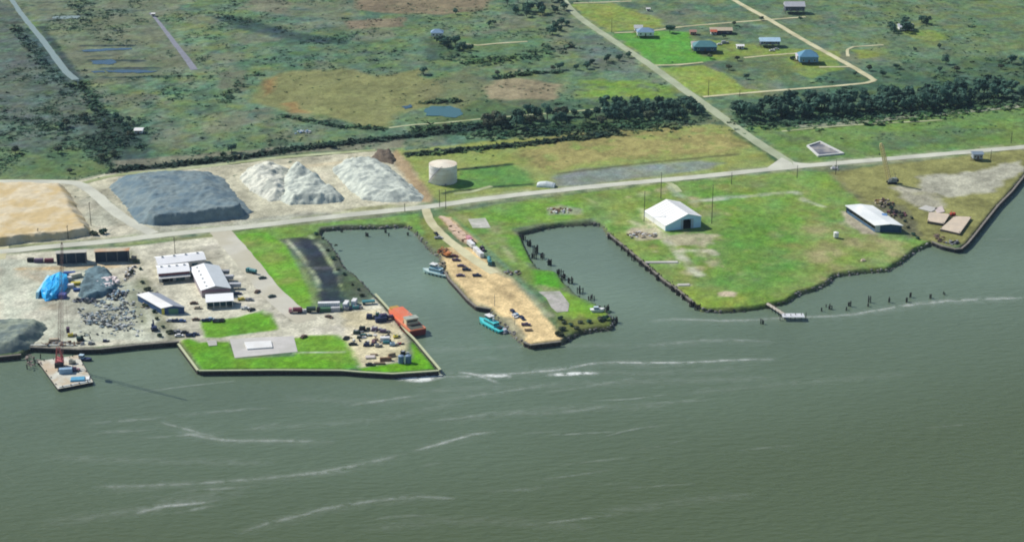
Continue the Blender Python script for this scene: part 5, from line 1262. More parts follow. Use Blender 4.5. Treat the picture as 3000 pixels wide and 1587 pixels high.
def machine(p, rz, L, W_, H, col, label, cat='machine', name='machine', col2='white'):
    """skid-mounted equipment: skid, housing, tank and stack"""
    r = empty(name, p, rz, label, cat); m = metal(COLR[col]); m2 = metal(COLR[col2])
    b = MB(); b.box((0, -W_ * .38, 0), (L, .3, .35)); b.box((0, W_ * .38, 0), (L, .3, .35)); b.box((-L*.4, 0, .02), (.3, W_ * .7, .3)); b.box((L*.4, 0, .02), (.3, W_ * .7, .3)); b.build('skid', M_BLACK, r)
    b = MB(); b.box((-L * .18, 0, .36), (L * .56, W_ * .85, H * .72), 0, .92); hb = b.build('housing', m, r)
    b = MB(); b.box((-L * .18, 0, .37 + H * .72), (L * .3, W_ * .4, H * .12)); b.build('vent', m2, hb)
    b = MB(); b.tube((L * .16, 0, .36 + H * .28), (L * .47, 0, .36 + H * .28), H * .27, H * .27, 12); b.build('tank', m2, r)
    b = MB(); b.tube((-L * .3, W_ * .2, H * .9), (-L * .3, W_ * .2, H * 1.25), .14, .14, 8); b.build('exhaust', M_BLACK, r)
    return r
def pole(px, py, ytop, label, group='utility poles along the waterfront', arm=True, col=M_DARKWOOD, r0=.22, rz=1.35):
    s, dep = PS(px, py); h = (py - ytop) / (s * cos(dep)); p = P(px, py)
    r = empty('utility_pole', p, rz, label, 'pole', group)
    b = MB(); b.tube((0, 0, -.5), (0, 0, h), r0, r0 * .7, 8); b.build('post', col, r)
    if arm:
        b = MB(); b.box((0, 0, h - .9), (2.6, .16, .18)); ca = b.build('crossarm', M_WOOD, r); b = MB()
        for x in (-1.1, 0, 1.1): b.tube((x, 0, h - .72), (x, 0, h - .4), .09, .06, 6)
        b.build('insulator', M_GREYROOF, ca)
    return r
for a_ in [(513, 742, 694, 'wooden utility pole behind the warehouse complex'), (267, 662, 592, 'wooden utility pole at the corner of the sand heap'), (113, 700, 668, 'short utility pole in front of the sand heap'),
           (200, 700, 660, 'utility pole below the right end of the sand heap'), (1936, 582, 506, 'tall utility pole behind the white hangar'), (1887, 648, 560, 'utility pole at the left corner of the white hangar'),
           (2085, 655, 543, 'tallest pole, standing right of the white hangar'), (2143, 540, 505, 'utility pole across the main road above the hangar'), (2335, 522, 484, 'utility pole at the road junction'),
           (2075, 282, 235, 'pole beside the track below the house lots'), (2167, 283, 262, 'short pole on the track above the right tree line'), (1306, 612, 556, 'utility pole by the main road below the storage tank'),
           (1288, 606, 556, 'utility pole at the end of the dirt track'), (1186, 620, 596, 'short pole on the main road below the grey stone heap'), (2962, 420, 386, 'utility pole beyond the main road near the far hut'),
           (2902, 470, 440, 'short pole right of the grey raised hut'), (1792, 96, 56, 'pole in the yellow lawn by the side road'), (2448, 512, 468, 'utility pole at the start of the fence row')]:
    pole(*a_)
pole(1449, 896, 862, 'thin light mast on the sandy middle pier', None, False, M_STEEL, .16)
pole(1508, 952, 920, 'thin light mast above the teal tug', None, False, M_STEEL, .14)

# --- foundation by the junction
fp = [P(a, b) for a, b in [(2366, 430), (2402, 418), (2470, 452), (2398, 459)]]
fo = empty('foundation', fp[0], 0, 'low pale walled foundation with a dark floor beside the road junction', 'foundation'); o = fp[0].copy()
b = MB()
for i in range(4):
    a_, c_ = fp[i] - o, fp[(i + 1) % 4] - o; mid = (a_ + c_) / 2; d_ = c_ - a_
    b.box((mid.x, mid.y, -.2), (d_.length + .8, 1.3, 1.3 + .004 * i), atan2(d_.y, d_.x))
b.build('wall', mat('white_concrete', (.62, .62, .60), .12, .4, .9), fo)
b = MB(); b.prism([((p - o).x, (p - o).y) for p in fp][::-1], -.1, .25); b.build('floor_slab', mat('dark_wet_floor', (.12, .13, .16), .4, .3, .6, tint=(.35, .33, .30)), fo)

# --- crawler crane
p0 = at(2612, 537); rzc = 0; cr = empty('crawler_crane', p0, 0, 'crawler crane with a long thin yellow lattice boom leaning back over the main road', 'crane')
for s in (-1, 1): b = MB(); b.box((0, s * 2.0, 0), (6.4, 1.0, 1.2), 0, .9); b.build('track', M_TYRE, cr)
b = MB(); b.box((.6, 0, 1.2), (6.2, 3.2, .5)); b.box((1.6, 0, 1.7), (3.6, 3.0, 2.0), 0, .95); b.build('engine_house', mat('grey_green_paint', (.25, .28, .26), .2, .5, .6), cr)
b = MB(); b.box((-1.6, -.9, 1.7), (1.6, 1.2, 2.0), 0, .9); b.build('cab', M_GREYROOF, cr); b = MB(); b.box((3.9, 0, 1.4), (.9, 3.4, 1.6)); b.build('counterweight', M_BLACK, cr)
def lattice(mb, a, bq, w0, w1, n, r=.1):
    a = Vector(a); bq = Vector(bq); d = (bq - a).normalized(); u = d.orthogonal().normalized(); v = d.cross(u); prev = None
    for k in range(n + 1):
        c = a.lerp(bq, k / n); w_ = (w0 + (w1 - w0) * abs(k / n)) / 2 * (1 if 0 < k < n else .35)
        q = [c + u * w_ * i + v * w_ * j for i, j in ((-1, -1), (1, -1), (1, 1), (-1, 1))]
        if prev:
            for j in range(4): mb.tube(prev[j], q[j], r, r, 4); mb.tube(prev[j], q[(j + 1) % 4], r * .6, r * .6, 4)
        prev = q
s_, dep_ = PS(2600, 530); hb_ = (530 - 412) / (s_ * cos(dep_)) * .97
YB = mat('faded_yellow_paint', (.84, .70, .34), .1, .6, .5)
b = MB(); lattice(b, (-1.8, 0, 2.2), (-8.8, 1, hb_), 2.1, 1.6, 14, .34); b.build('boom', YB, cr)
b = MB(); b.tube((2.5, 0, 3.6), (1.5, 0, 7.2), .12, .12, 5); b.tube((1.5, 0, 7.2), (-8.8, 1, hb_), .04, .04, 4); b.tube((3.6, 0, 3.0), (1.5, 0, 7.2), .06, .06, 4); b.build('boom_stay', M_STEEL, cr)
b = MB(); b.tube((-9.3, 1, hb_ - .4), (-9.3, 1, hb_ - 7), .04, .04, 4); b.box((-9.3, 1, hb_ - 8), (.6, .5, 1.0)); b.build('hook', M_BLACK, cr)

# --- right shore: beached deck barges, red winch, pale slabs, debris
M_DECK = mat('tan_barge_deck', (.60, .50, .38), .12, .25, .85, tint=(.54, .46, .36))
def deck_barge(pts, h, label, z=LZ):
    q = [P(a, b, z) for a, b in pts]; o = q[0].copy(); r = empty('deck_barge', o, 0, label, 'barge')
    b = MB(); b.prism([((p - o).x, (p - o).y) for p in q][::-1], -.3, h - .12); b.build('hull', mat('barge_side', (.10, .085, .075), .3, .4, .8), r)
    c = sum(((p - o) for p in q), Vector()) / len(q)
    b = MB(); b.prism([((p - o - c).x * 1.01 + c.x, (p - o - c).y * 1.01 + c.y) for p in q][::-1], h - .11, h + .05); b.build('deck', M_DECK, r)
    b = MB()
    for p in q: v = (p - o) * .92 + c * .08; b.tube((v.x, v.y, h + .05), (v.x, v.y, h + .6), .22, .22, 8)
    b.build('bollard', M_BLACK, r); return r
deck_barge([(2717, 655), (2721, 629), (2782, 635), (2764, 663)], 1.8, 'left of two tan deck barges aground below the gravel at the far shore')
deck_barge([(2754, 677), (2796, 640), (2845, 642), (2811, 690)], 1.5, 'right of two tan deck barges aground at the edge of the far shore wall')
slab('pale_slab', [(2690, 612), (2712, 603), (2748, 612), (2728, 622)], M_CONC, .5, 'pale slab lying behind the two beached barges', 'slab')
slab('pale_slab', [(2738, 612), (2760, 605), (2768, 622), (2745, 626)], mat('pinkish_slab', (.56, .48, .44), .12, .4, .9), .5, 'small pinkish slab beside the red winch', 'slab')
wr = empty('winch', at(2790, 632), .3, 'small red winch on the shore between the two beached barges', 'winch')
b = MB(); b.box((0, 0, 0), (4.4, 2.6, .4)); b.build('base_frame', M_BLACK, wr); b = MB(); b.tube((-.6, -1.1, 1.3), (-.6, 1.1, 1.3), .9, .9, 12); b.build('drum', rust((.45, .08, .05)), wr)
b = MB(); b.box((1.2, 0, .4), (1.5, 2.0, 1.6), 0, .9); b.build('engine_cover', paint((.55, .07, .05)), wr); b = MB(); b.tube((-1.8, -.9, .4), (-.6, 0, 3.6), .12, .12, 6); b.tube((-1.8, .9, .4), (-.6, 0, 3.6), .12, .12, 6); b.build('a_frame', paint((.55, .07, .05)), wr)
def scrap(p, sz, n, mats_, label, seed, name='scrap_pile', cat='scrap', flat=1.0):
    r = empty(name, p, 0, label, cat); rr = random.Random(seed)
    for mi, m in enumerate(mats_):
        b = MB()
        for k in range(n // len(mats_)):
            a = rr.uniform(0, 6.28); d = sqrt(rr.random()); q = (sz[0] * d * cos(a), sz[1] * d * sin(a)); zz = sz[2] * (1 - d) * rr.uniform(.2, 1) * flat
            t = rr.random()
            if t < .45: b.box((q[0], q[1], zz - .1), (rr.uniform(.6, 2.4), rr.uniform(.4, 1.4), rr.uniform(.3, 1.2)), rr.uniform(0, 3))
            elif t < .75: e = rr.uniform(0, 3.14); b.tube((q[0], q[1], zz + .1), (q[0] + cos(e) * 2.2, q[1] + sin(e) * 2.2, zz + rr.uniform(-.1, 1.0)), .14, .12, 5)
            else: b.blob((q[0], q[1], zz + .2), (rr.uniform(.5, 1.3), rr.uniform(.5, 1.2), rr.uniform(.3, .9)), rr.randint(0, 999), 6, 4)
        tag(b.build('scrap_layer', m, r, recalc=True), kind='stuff')
    return r
MR = rust(); MBK = M_BLACK; MGR = metal(COLR['grey']); MWH = metal(COLR['white']); MTN = metal(COLR['tan']); MNV = metal(COLR['navy']); MBR = rust((.22, .12, .07))
scrap(at(2590, 596), (6, 9, 2.2), 60, [MBR, MBK, MTN], 'brown rusty scrap behind the long white roofed shed', 1)
scrap(at(2625, 628), (6, 8, 1.6), 40, [rust((.18, .08, .09)), MBK], 'dark maroon scrap along the right side of the long shed', 2)
scrap(at(2790, 712), (4, 3, .8), 24, [MBK, MGR], 'small dark debris on the bank below the beached barges', 3)
scrap(at(2752, 700), (3.5, 9, .5), 26, [rust((.14, .10, .09)), M_WOOD], 'brown strip of timber debris running down to the bank', 4)
wt = empty('water_tank', at(2449, 697), 0, 'small round white tank alone on the lawn left of the long shed', 'tank')
b = MB(); b.tube((0, 0, .8), (0, 0, 3.6), 1.6, 1.6, 16); b.build('shell', M_WHITE, wt); b = MB(); b.tube((0, 0, 3.61), (0, 0, 4.2), 1.65, .2, 16); b.build('lid', M_WHITE, wt); b = MB()
for k in range(4): b.box((cos(k * pi / 2 + .7) * 1.2, sin(k * pi / 2 + .7) * 1.2, -.2), (.25, .25, 1.0))
b.build('stand', M_STEEL, wt)
scrap(at(2529, 764), (1.4, 1.0, .9), 6, [MTN], 'tiny pale object on the bank below the lawn', 5)
scrap(at(1640, 618), (9, 5, .6), 40, [MWH, MBR, M_WOOD], 'pale broken foundation rubble beside the main road above the second slip', 6)
scrap(at(1882, 690), (10, 6, .5), 50, [MTN, M_WOOD, MWH], 'tan rubble scattered left of the hangar front', 7)
scrap(at(885, 389), (6, 5, 1.0), 24, [MWH, metal(COLR['skyblue'])], 'small heap of white and lilac junk in the marsh behind the heaps', 8)
scrap(at(1095, 60), (9, 5, .8), 24, [MTN, M_WOOD], 'pale dead brush on the tan patch of the marsh', 9)
b = scrap(at(2448, 494), (3, 5, 1.0), 18, [MGR, MWH], 'grey posts and panels stacked beside the road at the fence row', 10)

# --- pier (dock) into the river
a_, rzp, Lp = local_frame((2217, 868), (2300, 921)); a_.z = 0
pr_ = empty('wooden_pier', a_, rzp, 'narrow pale wooden pier running out to a small platform in the river', 'pier')
b = MB(); b.box((Lp / 2, 0, 2.1), (Lp, 2.0, .3)); b.build('walkway', mat('bleached_planks', (.55, .50, .42), .15, .8, .9), pr_)
b = MB(); e0, e1 = P(2288, 926, 2.4), P(2350, 922, 2.4); mm = (e0 + e1) / 2 - a_; c_, s_2 = cos(-rzp), sin(-rzp); lx, ly = mm.x * c_ - mm.y * s_2, mm.x * s_2 + mm.y * c_
b.box((lx, ly + 1.0, 2.15), ((e1 - e0).length, 5.5, .3), -rzp); b.build('platform', mat('pale_grey_platform', (.60, .62, .64), .1, .5, .8), pr_)
for k in range(9):
    for s in (-1, 1): b = MB(); b.tube((Lp * (k + .5) / 9, s * .9, -3), (Lp * (k + .5) / 9, s * .9, 2.6), .2, .18, 7); b.build('pile', M_DARKWOOD, pr_)
b = MB()
for s in (-1, 1): b.box((Lp / 2, s * .95, 3.1), (Lp, .07, .07))
b.build('handrail', M_WOOD, pr_)
for i_ in range(3):
    for j_ in (-1, 1):
        q = (e0 * (1 - i_ / 2) + e1 * (i_ / 2)) - a_; b = MB(); x_, y_ = q.x * c_ - q.y * s_2, q.x * s_2 + q.y * c_; b.tube((x_, y_ + 1 + j_ * 1.5, -3), (x_, y_ + 1 + j_ * 1.5, 3.4), .22, .2, 7); b.build('pile', M_DARKWOOD, pr_)

# --- old pilings
def piling(px, py, n, h, label, group, seed, spread=1.0):
    rr = random.Random(seed); p = P(px, py, 0); r = empty('piling', (p.x, p.y, 0), rr.uniform(0, 3), label, 'piling', group)
    for k in range(n):
        a = rr.uniform(0, 6.28); d = spread * sqrt(rr.random()); b = MB(); x, y = d * cos(a), d * sin(a); hh_ = h * rr.uniform(.65, 1.05)
        b.tube((x, y, -2.5), (x + rr.uniform(-.3, .3), y + rr.uniform(-.3, .3), hh_), .32, .27, 7); b.build('post', M_DARKWOOD, r)
    if n > 2: b = MB(); b.box((0, 0, h * .55), (spread * 2, .3, .3)); b.build('cross_tie', M_DARKWOOD, r)
    return r
for i, (px, py, n, h) in enumerate([(2406, 912, 2, 2.6), (2433, 905, 4, 3.0), (2422, 899, 1, 2.4), (2479, 908, 2, 2.4), (2488, 897, 4, 3.4), (2547, 886, 4, 3.8), (2541, 897, 2, 2.4), (2605, 886, 3, 3.4), (2656, 884, 3, 2.8), (2667, 870, 3, 3.0), (2725, 873, 3, 3.0), (2766, 862, 2, 1.8), (2233, 948, 3, 3.2)]):
    piling(px, py, n, h, 'broken dark wooden pilings standing in the river right of the wooden pier' if i < 12 else 'lone dark piling in the river below the wooden pier', 'old pilings in the river' if i < 12 else None, i, .9)
for i, (px, py, n, h) in enumerate([(1532, 705, 5, 3.2), (1548, 720, 5, 3.4), (1569, 742, 5, 4.6), (1566, 757, 4, 3.6), (1589, 757, 4, 3.4), (1607, 776, 5, 3.6), (1640, 806, 6, 4.0), (1650, 818, 4, 3.0), (1670, 830, 5, 3.6), (1700, 858, 5, 3.6), (1733, 878, 3, 2.6), (1775, 912, 5, 3.6), (1800, 945, 5, 3.0)]):
    piling(px, py, n + 3, h * 1.1, 'clump of black wooden pilings along the grassy side of the second slip', 'black pilings on the pier side of the second slip', 40 + i, 1.9)
for i, (px, py) in enumerate([(1790, 700), (1808, 716), (1826, 732), (1843, 748), (1860, 762), (1880, 778), (1900, 792), (1912, 802), (1932, 820), (1958, 838), (1974, 852), (1990, 864), (2006, 878), (2030, 898), (2044, 908)]):
    piling(px, py, 9, 3.6, 'clump of black pilings under the timber wall of the second slip', 'black pilings on the lawn side of the second slip', 70 + i, 2.0)
for i, (px, py, n, h) in enumerate([(1075, 692, 4, 3.0), (1132, 682, 3, 3.0), (1140, 690, 2, 2.0), (1000, 680, 3, 2.0), (1195, 690, 3, 2.4), (985, 762, 4, 3.0), (1010, 792, 2, 2.0)]):
    piling(px, py, n, h, 'dark rotten pilings in the inner end of the first slip', 'rotten pilings at the head of the first slip', 100 + i, .9)
for i, (px, py) in enumerate([(1560, 976), (1700, 975)]): pass

# ------------------------------------------------------------------ boats
def hull(b, L, B, z0, z1, flare=.82, bow=.34, n=5, sheer=.5):
    def outline(k, z, dz):
        pts = []
        for i in range(n + 1):
            t = i / n; x = -L/2 + L * (1 - bow) * t if False else None
        pts = [(-L/2 * k, -B/2 * k * .9), (-L*.2, -B/2 * k), (L*(.5 - bow), -B/2 * k), (L*.36, -B/2 * k * .62), (L/2 * (k * .5 + .5), 0), (L*.36, B/2 * k * .62), (L*(.5 - bow), B/2 * k), (-L*.2, B/2 * k), (-L/2 * k, B/2 * k * .9)]
        return [(x, y, z + (dz * max(0, (x / L + .1)) ** 1.5 if dz else 0)) for x, y in pts]
    b.loft([outline(flare, z0, 0), outline(1, z1, sheer * 2)])
def tug(pa, pb, beam, hullc, deckc, housec, label, z1=1.6, name='tug_boat'):
    a, b_ = P(*pa, 0), P(*pb, 0); L = (b_ - a).length; rz = atan2((b_ - a).y, (b_ - a).x); c = (a + b_) / 2
    r = empty(name, (c.x, c.y, 0), rz, label, 'boat')
    b = MB(); hull(b, L, beam, -.8, z1); b.build('hull', paint(COLR.get(hullc, hullc) if isinstance(hullc, str) else hullc), r)
    b = MB(); hull(b, L * .93, beam * .86, z1 + .02, z1 + .10, 1, .34, sheer=.45); b.build('deck', mat('boat_deck', deckc, .1, .8, .7), r)
    hm = mat('boat_house', housec, .08, .6, .5)
    b = MB(); b.box((-L * .02, 0, z1 + .1), (L * .42, beam * .62, 2.3), 0, .97); lo = b.build('deckhouse', hm, r)
    openings(lo, [], M_GLASS)
    g = MB(); g.box((-L * .02, 0, z1 + 1.2), (L * .425, beam * .63, .6), 0, 1); g.build('window', M_GLASS, lo)
    b = MB(); b.box((L * .07, 0, z1 + 2.42), (L * .18, beam * .5, 2.1), 0, .92); wh = b.build('wheelhouse', hm, r)
    g = MB(); g.box((L * .07, 0, z1 + 3.3), (L * .183, beam * .51, .7), 0, .96); g.build('window', M_GLASS, wh)
    g = MB(); g.box((L * .07, 0, z1 + 4.54), (L * .22, beam * .58, .14)); g.build('roof', M_WHITE, wh)
    b = MB(); b.tube((-L * .1, 0, z1 + 2.42), (-L * .1, 0, z1 + 4.4), .5, .45, 10); b.build('funnel', paint(COLR['white']), r)
    b = MB(); b.tube((L * .03, 0, z1 + 4.68), (L * .03, 0, z1 + 8.2), .1, .06, 6); b.box((L * .03, 0, z1 + 6.6), (.08, 1.6, .08)); b.build('mast', M_STEEL, r)
    for k in range(6):
        for s in (-1, 1): b = MB(); b.tube((-L * .42 + L * .14 * k, s * beam * .5 - .15, .6), (-L * .42 + L * .14 * k, s * beam * .5 + .15, .6), .45, .45, 8); b.build('tyre_fender', M_TYRE, r)
    b = MB(); b.box((-L * .36, 0, z1 + .1), (L * .1, beam * .4, .9)); b.build('winch', M_BLACK, r)
    return r, L
tug((1316, 812), (1238, 794), 6.4, (.36, .52, .50), (.50, .62, .60), (.52, .74, .80), 'pale blue tug moored against the sandy middle pier')
tg, L_ = tug((1474, 976), (1404, 938), 6.0, (.05, .50, .52), (.10, .58, .60), (.10, .62, .64), 'bright turquoise tug tied below the middle pier')
fl_ = empty('deck_float', P(1478, 972, 0), ang((1474, 976), (1404, 938)), 'small grey work float tied behind the turquoise tug', 'float')
b = MB(); b.box((0, 0, -.4), (6, 4.6, 1.2)); b.build('hull', M_STEEL, fl_); b = MB(); b.box((-.8, .5, .8), (2, 1.6, 1.3)); b.box((1.4, -.8, .8), (1.2, 1.2, .9)); b.build('locker', mat('lilac_white', (.60, .60, .68), .1, .6, .6), fl_); b = MB(); b.tube((0, 0, .8), (.2, 0, 3.6), .1, .08, 6); b.build('davit', M_BLACK, fl_)
# orange vessel
a_, b2 = P(1150, 918, 0), P(1224, 984, 0); L = (b2 - a_).length * 1.02; rz = atan2((b2 - a_).y, (b2 - a_).x); c = (a_ + b2) / 2
ov = empty('orange_vessel', (c.x, c.y, 0), rz, 'orange vessel with a cream cabin, moored stern out at the pale capped quay', 'boat')
OR_ = mat('orange_paint', (.72, .17, .08), .1, .4, .5, tint=(.66, .24, .13)); OR2 = mat('shaded_orange_hull', (.30, .05, .05), .12, .4, .6); B_ = 9.6  # dark red carries the shade on the sides of the orange hull
def oline(k, z): return [(L/2 * k, -B_/2 * k), (-L*.28, -B_/2 * k), (-L*.42, -B_/2 * k * .7), (-L/2 * k, 0), (-L*.42, B_/2 * k * .7), (-L*.28, B_/2 * k), (L/2 * k, B_/2 * k)]
b = MB(); b.loft([[(x, y, -.8) for x, y in oline(.95, 0)], [(x, y, 3.2) for x, y in oline(1, 0)]]); b.build('hull', OR2, ov)
b = MB(); b.loft([[(x, y, 3.22) for x, y in oline(.99, 0)], [(x, y, 4.0) for x, y in oline(1.0, 0)]]); b.build('bulwark', OR_, ov)
b = MB(); b.loft([[(-L*.30, -B_*.40, 4.01), (L*.18, -B_*.42, 4.01), (L*.18, B_*.42, 4.01), (-L*.30, B_*.40, 4.01)], [(-L*.27, -B_*.30, 6.6), (L*.18, -B_*.33, 6.6), (L*.18, B_*.33, 6.6), (-L*.27, B_*.30, 6.6)]]); b.build('deckhouse', OR_, ov)
b = MB(); b.box((L*.24, 0, 4.01), (L*.10, B_*.72, 3.4)); cb = b.build('cabin', mat('cream_cabin', (.66, .58, .40), .1, .5, .6), ov)
b = MB(); b.box((L*.24, 0, 7.43), (L*.13, B_*.78, .16)); b.build('cabin_roof', mat('grey_green_deck', (.36, .40, .34), .12, .5, .7), cb)
b = MB(); b.box((L*.24 + L*.051, 0, 5.6), (.12, B_*.6, .9)); b.build('window', M_GLASS, cb)
b = MB(); b.box((L*.40, 0, 4.01), (L*.16, B_*.8, .15)); b.build('aft_deck', mat('dark_olive_deck', (.09, .10, .08), .15, .5, .8), ov)
b = MB(); b.box((-L*.40, 0, 4.01), (L*.1, B_*.5, 1.0)); b.build('bow_hatch', mat('mustard_hatch', (.45, .28, .06), .2, .6, .6), ov)
b = MB(); b.tube((L*.17, 0, 6.62), (L*.17, 0, 10.4), .16, .1, 8); b.box((L*.17, 0, 9), (.12, 2.2, .12)); b.build('mast', M_WHITE, ov)
for k in range(8):
    for s in (-1, 1): b = MB(); b.tube((-L*.34 + L * .1 * k, s * (B_/2), 1.6), (-L*.34 + L * .1 * k, s * (B_/2 + .35), 1.6), .6, .6, 8); b.build('tyre_fender', M_TYRE, ov)
# beached white boat
wb_ = empty('beached_boat', at(1750, 912), .05, 'white cabin boat beached on the grassy tip of the middle pier', 'boat'); L = 43 / PS(1750, 905)[0]
b = MB(); hull(b, L, 3.2, -.1, 1.5, .75); b.build('hull', paint(COLR['white']), wb_); b = MB(); b.box((-L*.08, 0, 1.52), (L*.36, 2.2, 1.3), 0, .9); q_ = b.build('cabin', paint((.55, .66, .74)), wb_); b = MB(); b.box((-L*.08, 0, 2.0), (L*.363, 2.22, .5), 0, .95); b.build('window', M_GLASS, q_)
# small work boat beside the crane barge
sb_ = empty('work_boat', P(247, 1054, 0), radians(-14), 'small dark blue work boat with a pale cabin tied right of the crane barge', 'boat')
b = MB(); hull(b, 9, 3.4, -.4, 1.0, .8); b.build('hull', paint(COLR['navy']), sb_); b = MB(); b.box((-1.4, 0, 1.02), (2.6, 2.2, 1.9), 0, .92); q_ = b.build('cabin', paint((.50, .66, .76)), sb_); b = MB(); b.box((-1.4, 0, 1.9), (2.62, 2.22, .55), 0, .96); b.build('window', M_GLASS, q_)
b = MB(); b.box((1.6, 0, .9), (3, 2.2, .15)); b.build('deck', paint((.10, .28, .36)), sb_)
# crane barge
Z1 = 1.6; cor = [P(170, 1138, Z1), P(272, 1118, Z1), P(228, 1040, Z1), P(112, 1058, Z1)]; o = cor[0].copy(); o.z = 0
cbg = empty('crane_barge', o, 0, 'pale flat barge in the river carrying the red lattice crane', 'barge'); loc = [(p - o) for p in cor]
b = MB(); b.prism([(p.x, p.y) for p in loc], -.9, Z1 - .1); b.build('hull', mat('barge_black_side', (.03, .032, .035), .2, .4, .7), cbg)
cen_ = sum(loc, Vector()) / 4
b = MB(); b.prism([((p.x - cen_.x) * 1.01 + cen_.x, (p.y - cen_.y) * 1.01 + cen_.y) for p in loc], Z1 - .09, Z1 + .06); b.build('deck', mat('bleached_deck', (.56, .55, .47), .2, .35, .85, tint=(.50, .42, .30)), cbg)
b = MB()
for i in range(4):
    u_, v_ = loc[i], loc[(i + 1) % 4]
    for k in range(4): q = u_.lerp(v_, (k + .5) / 4) * .96 + cen_ * .04; b.tube((q.x, q.y, Z1 + .06), (q.x, q.y, Z1 + .75), .25, .25, 8)
b.build('bollard', M_BLACK, cbg)
b = MB(); b.box(((loc[0] + loc[1]) * .5 * .94 + cen_ * .06)[:2] + (Z1 + .06,), ((loc[1] - loc[0]).length * .9, .5, .35), atan2((loc[1] - loc[0]).y, (loc[1] - loc[0]).x)); b.build('kerb_rail', paint((.70, .74, .72)), cbg)
DZ = Z1 + .06
kr = P(176, 1072, DZ); RD = mat('faded_red_crane', (.50, .14, .12), .15, .5, .6); lc = empty('lattice_crane', kr, radians(100), 'red crane with a very tall thin boom standing on the pale barge', 'crane')
b = MB(); b.tube((0, 0, 0), (0, 0, 1.4), 2.0, 2.0, 14); b.build('turntable', M_BLACK, lc)
b = MB(); b.box((-1.5, 0, 1.41), (7, 4.2, 3.0), 0, .96); b.build('engine_house', mat('dull_red_paint', (.38, .10, .10), .15, .5, .6), lc)
b = MB(); b.box((2.6, 1.4, 1.41), (2, 1.6, 2.6), 0, .9); c_2 = b.build('cab', RD, lc); b = MB(); b.box((2.6, 1.4, 2.8), (2.04, 1.64, .8), 0, .94); b.build('window', M_GLASS, c_2)
b = MB(); b.box((-5.5, 0, 1.5), (1.2, 4.4, 2.4)); b.build('counterweight', M_BLACK, lc)
b = MB()
for s in (-1, 1): b.tube((-3.6, s * 1.6, 4.4), (-2.2, s * .5, 11.5), .34, .28, 6); b.tube((1.2, s * 1.6, 4.4), (-2.2, s * .5, 11.5), .32, .26, 6)
b.build('a_frame', RD, lc)
cr_, sr_ = cos(-radians(100)), sin(-radians(100))
def wl(x, y, z): return (x * cr_ - y * sr_, x * sr_ + y * cr_, z)
TIP = wl(7.0, -1.0, 68)
b = MB(); lattice(b, (2.2, -.3, 3.0), TIP, 1.9, .9, 26, .09); b.build('boom', mat('bleached_red_paint', (.50, .28, .25), .15, .5, .6), lc)
b = MB(); b.tube((-2.2, -.5, 11.5), TIP, .05, .05, 4); b.tube((-2.2, .5, 11.5), TIP, .05, .05, 4); hk = wl(6.6, -3.2, 0); b.tube(TIP, (hk[0], hk[1], 23), .05, .05, 4); b.build('stay_cable', M_BLACK, lc)
b = MB(); b.box((hk[0], hk[1], 20.2), (2.6, 1.6, 2.6)); b.build('hook_block', mat('maroon_block', (.10, .05, .09), .1, .6, .6), lc)
container((*P(193, 1092, DZ)[:2], DZ), radians(8), 'skyblue', 'pale blue container on the crane barge in front of the red crane', 6.5)
machine((*P(222, 1086, DZ)[:2], DZ), radians(8), 4.4, 2.6, 2.2, 'purple', 'small maroon pump set on the right side of the crane barge', col2='pink')
machine((*P(212, 1064, DZ)[:2], DZ), radians(8), 3.6, 2.4, 3.0, 'cream', 'cream coloured deck box beside the red crane on the barge', col2='cream')
slb = P(228, 1112, DZ); bt = empty('blue_tarpaulin', (slb.x, slb.y, DZ), radians(9), 'blue tarpaulin spread over crates at the front of the crane barge', 'tarpaulin')
b = MB(); b.box((0, 0, 0), (7.4, 4.6, .9), 0, .9); b.build('cover', mat('blue_tarp_cover', (.10, .34, .52), .15, .6, .6), bt); b = MB(); b.box((4.9, .4, 0), (1.8, 3.4, .6)); b.build('crate', M_WHITE, bt)
# derelict pilings and wreck left of the barge
dr_ = empty('wrecked_landing', P(100, 1062, 0), .3, 'brown derelict timber landing stage left of the crane barge', 'landing stage')
b = MB()
rr = random.Random(8)
for k in range(14): b.box((rr.uniform(-4, 3), rr.uniform(-9, 9), rr.uniform(.6, 2.2)), (rr.uniform(1, 4), rr.uniform(.4, 1.4), .3), rr.uniform(0, 3))
b.build('decking', mat('pinkish_old_timber', (.22, .18, .16), .3, .6, .9), dr_)
for k in range(10): b = MB(); x, y = rr.uniform(-4, 3.5), rr.uniform(-10, 9); b.tube((x, y, -2), (x + rr.uniform(-.5, .5), y, rr.uniform(1.5, 3.4)), .32, .26, 7); b.build('pile', M_DARKWOOD, dr_)
gw = empty('gangway', P(88, 1012), 0, 'long thin white gangway from the scrap yard corner out to the crane barge', 'gangway')
e_ = P(226, 1012) - P(88, 1012); b = MB(); b.box((e_.x / 2, e_.y / 2, .3), (e_.length, 1.0, .2), atan2(e_.y, e_.x)); b.build('walkway', mat('pale_metal_grating', (.56, .58, .54), .1, .6, .6), gw)
b = MB(); 
for s in (-.45, .45): b.box((e_.x / 2, e_.y / 2 + s, 1.3), (e_.length, .06, .06), atan2(e_.y, e_.x))
b.build('handrail', M_STEEL, gw)

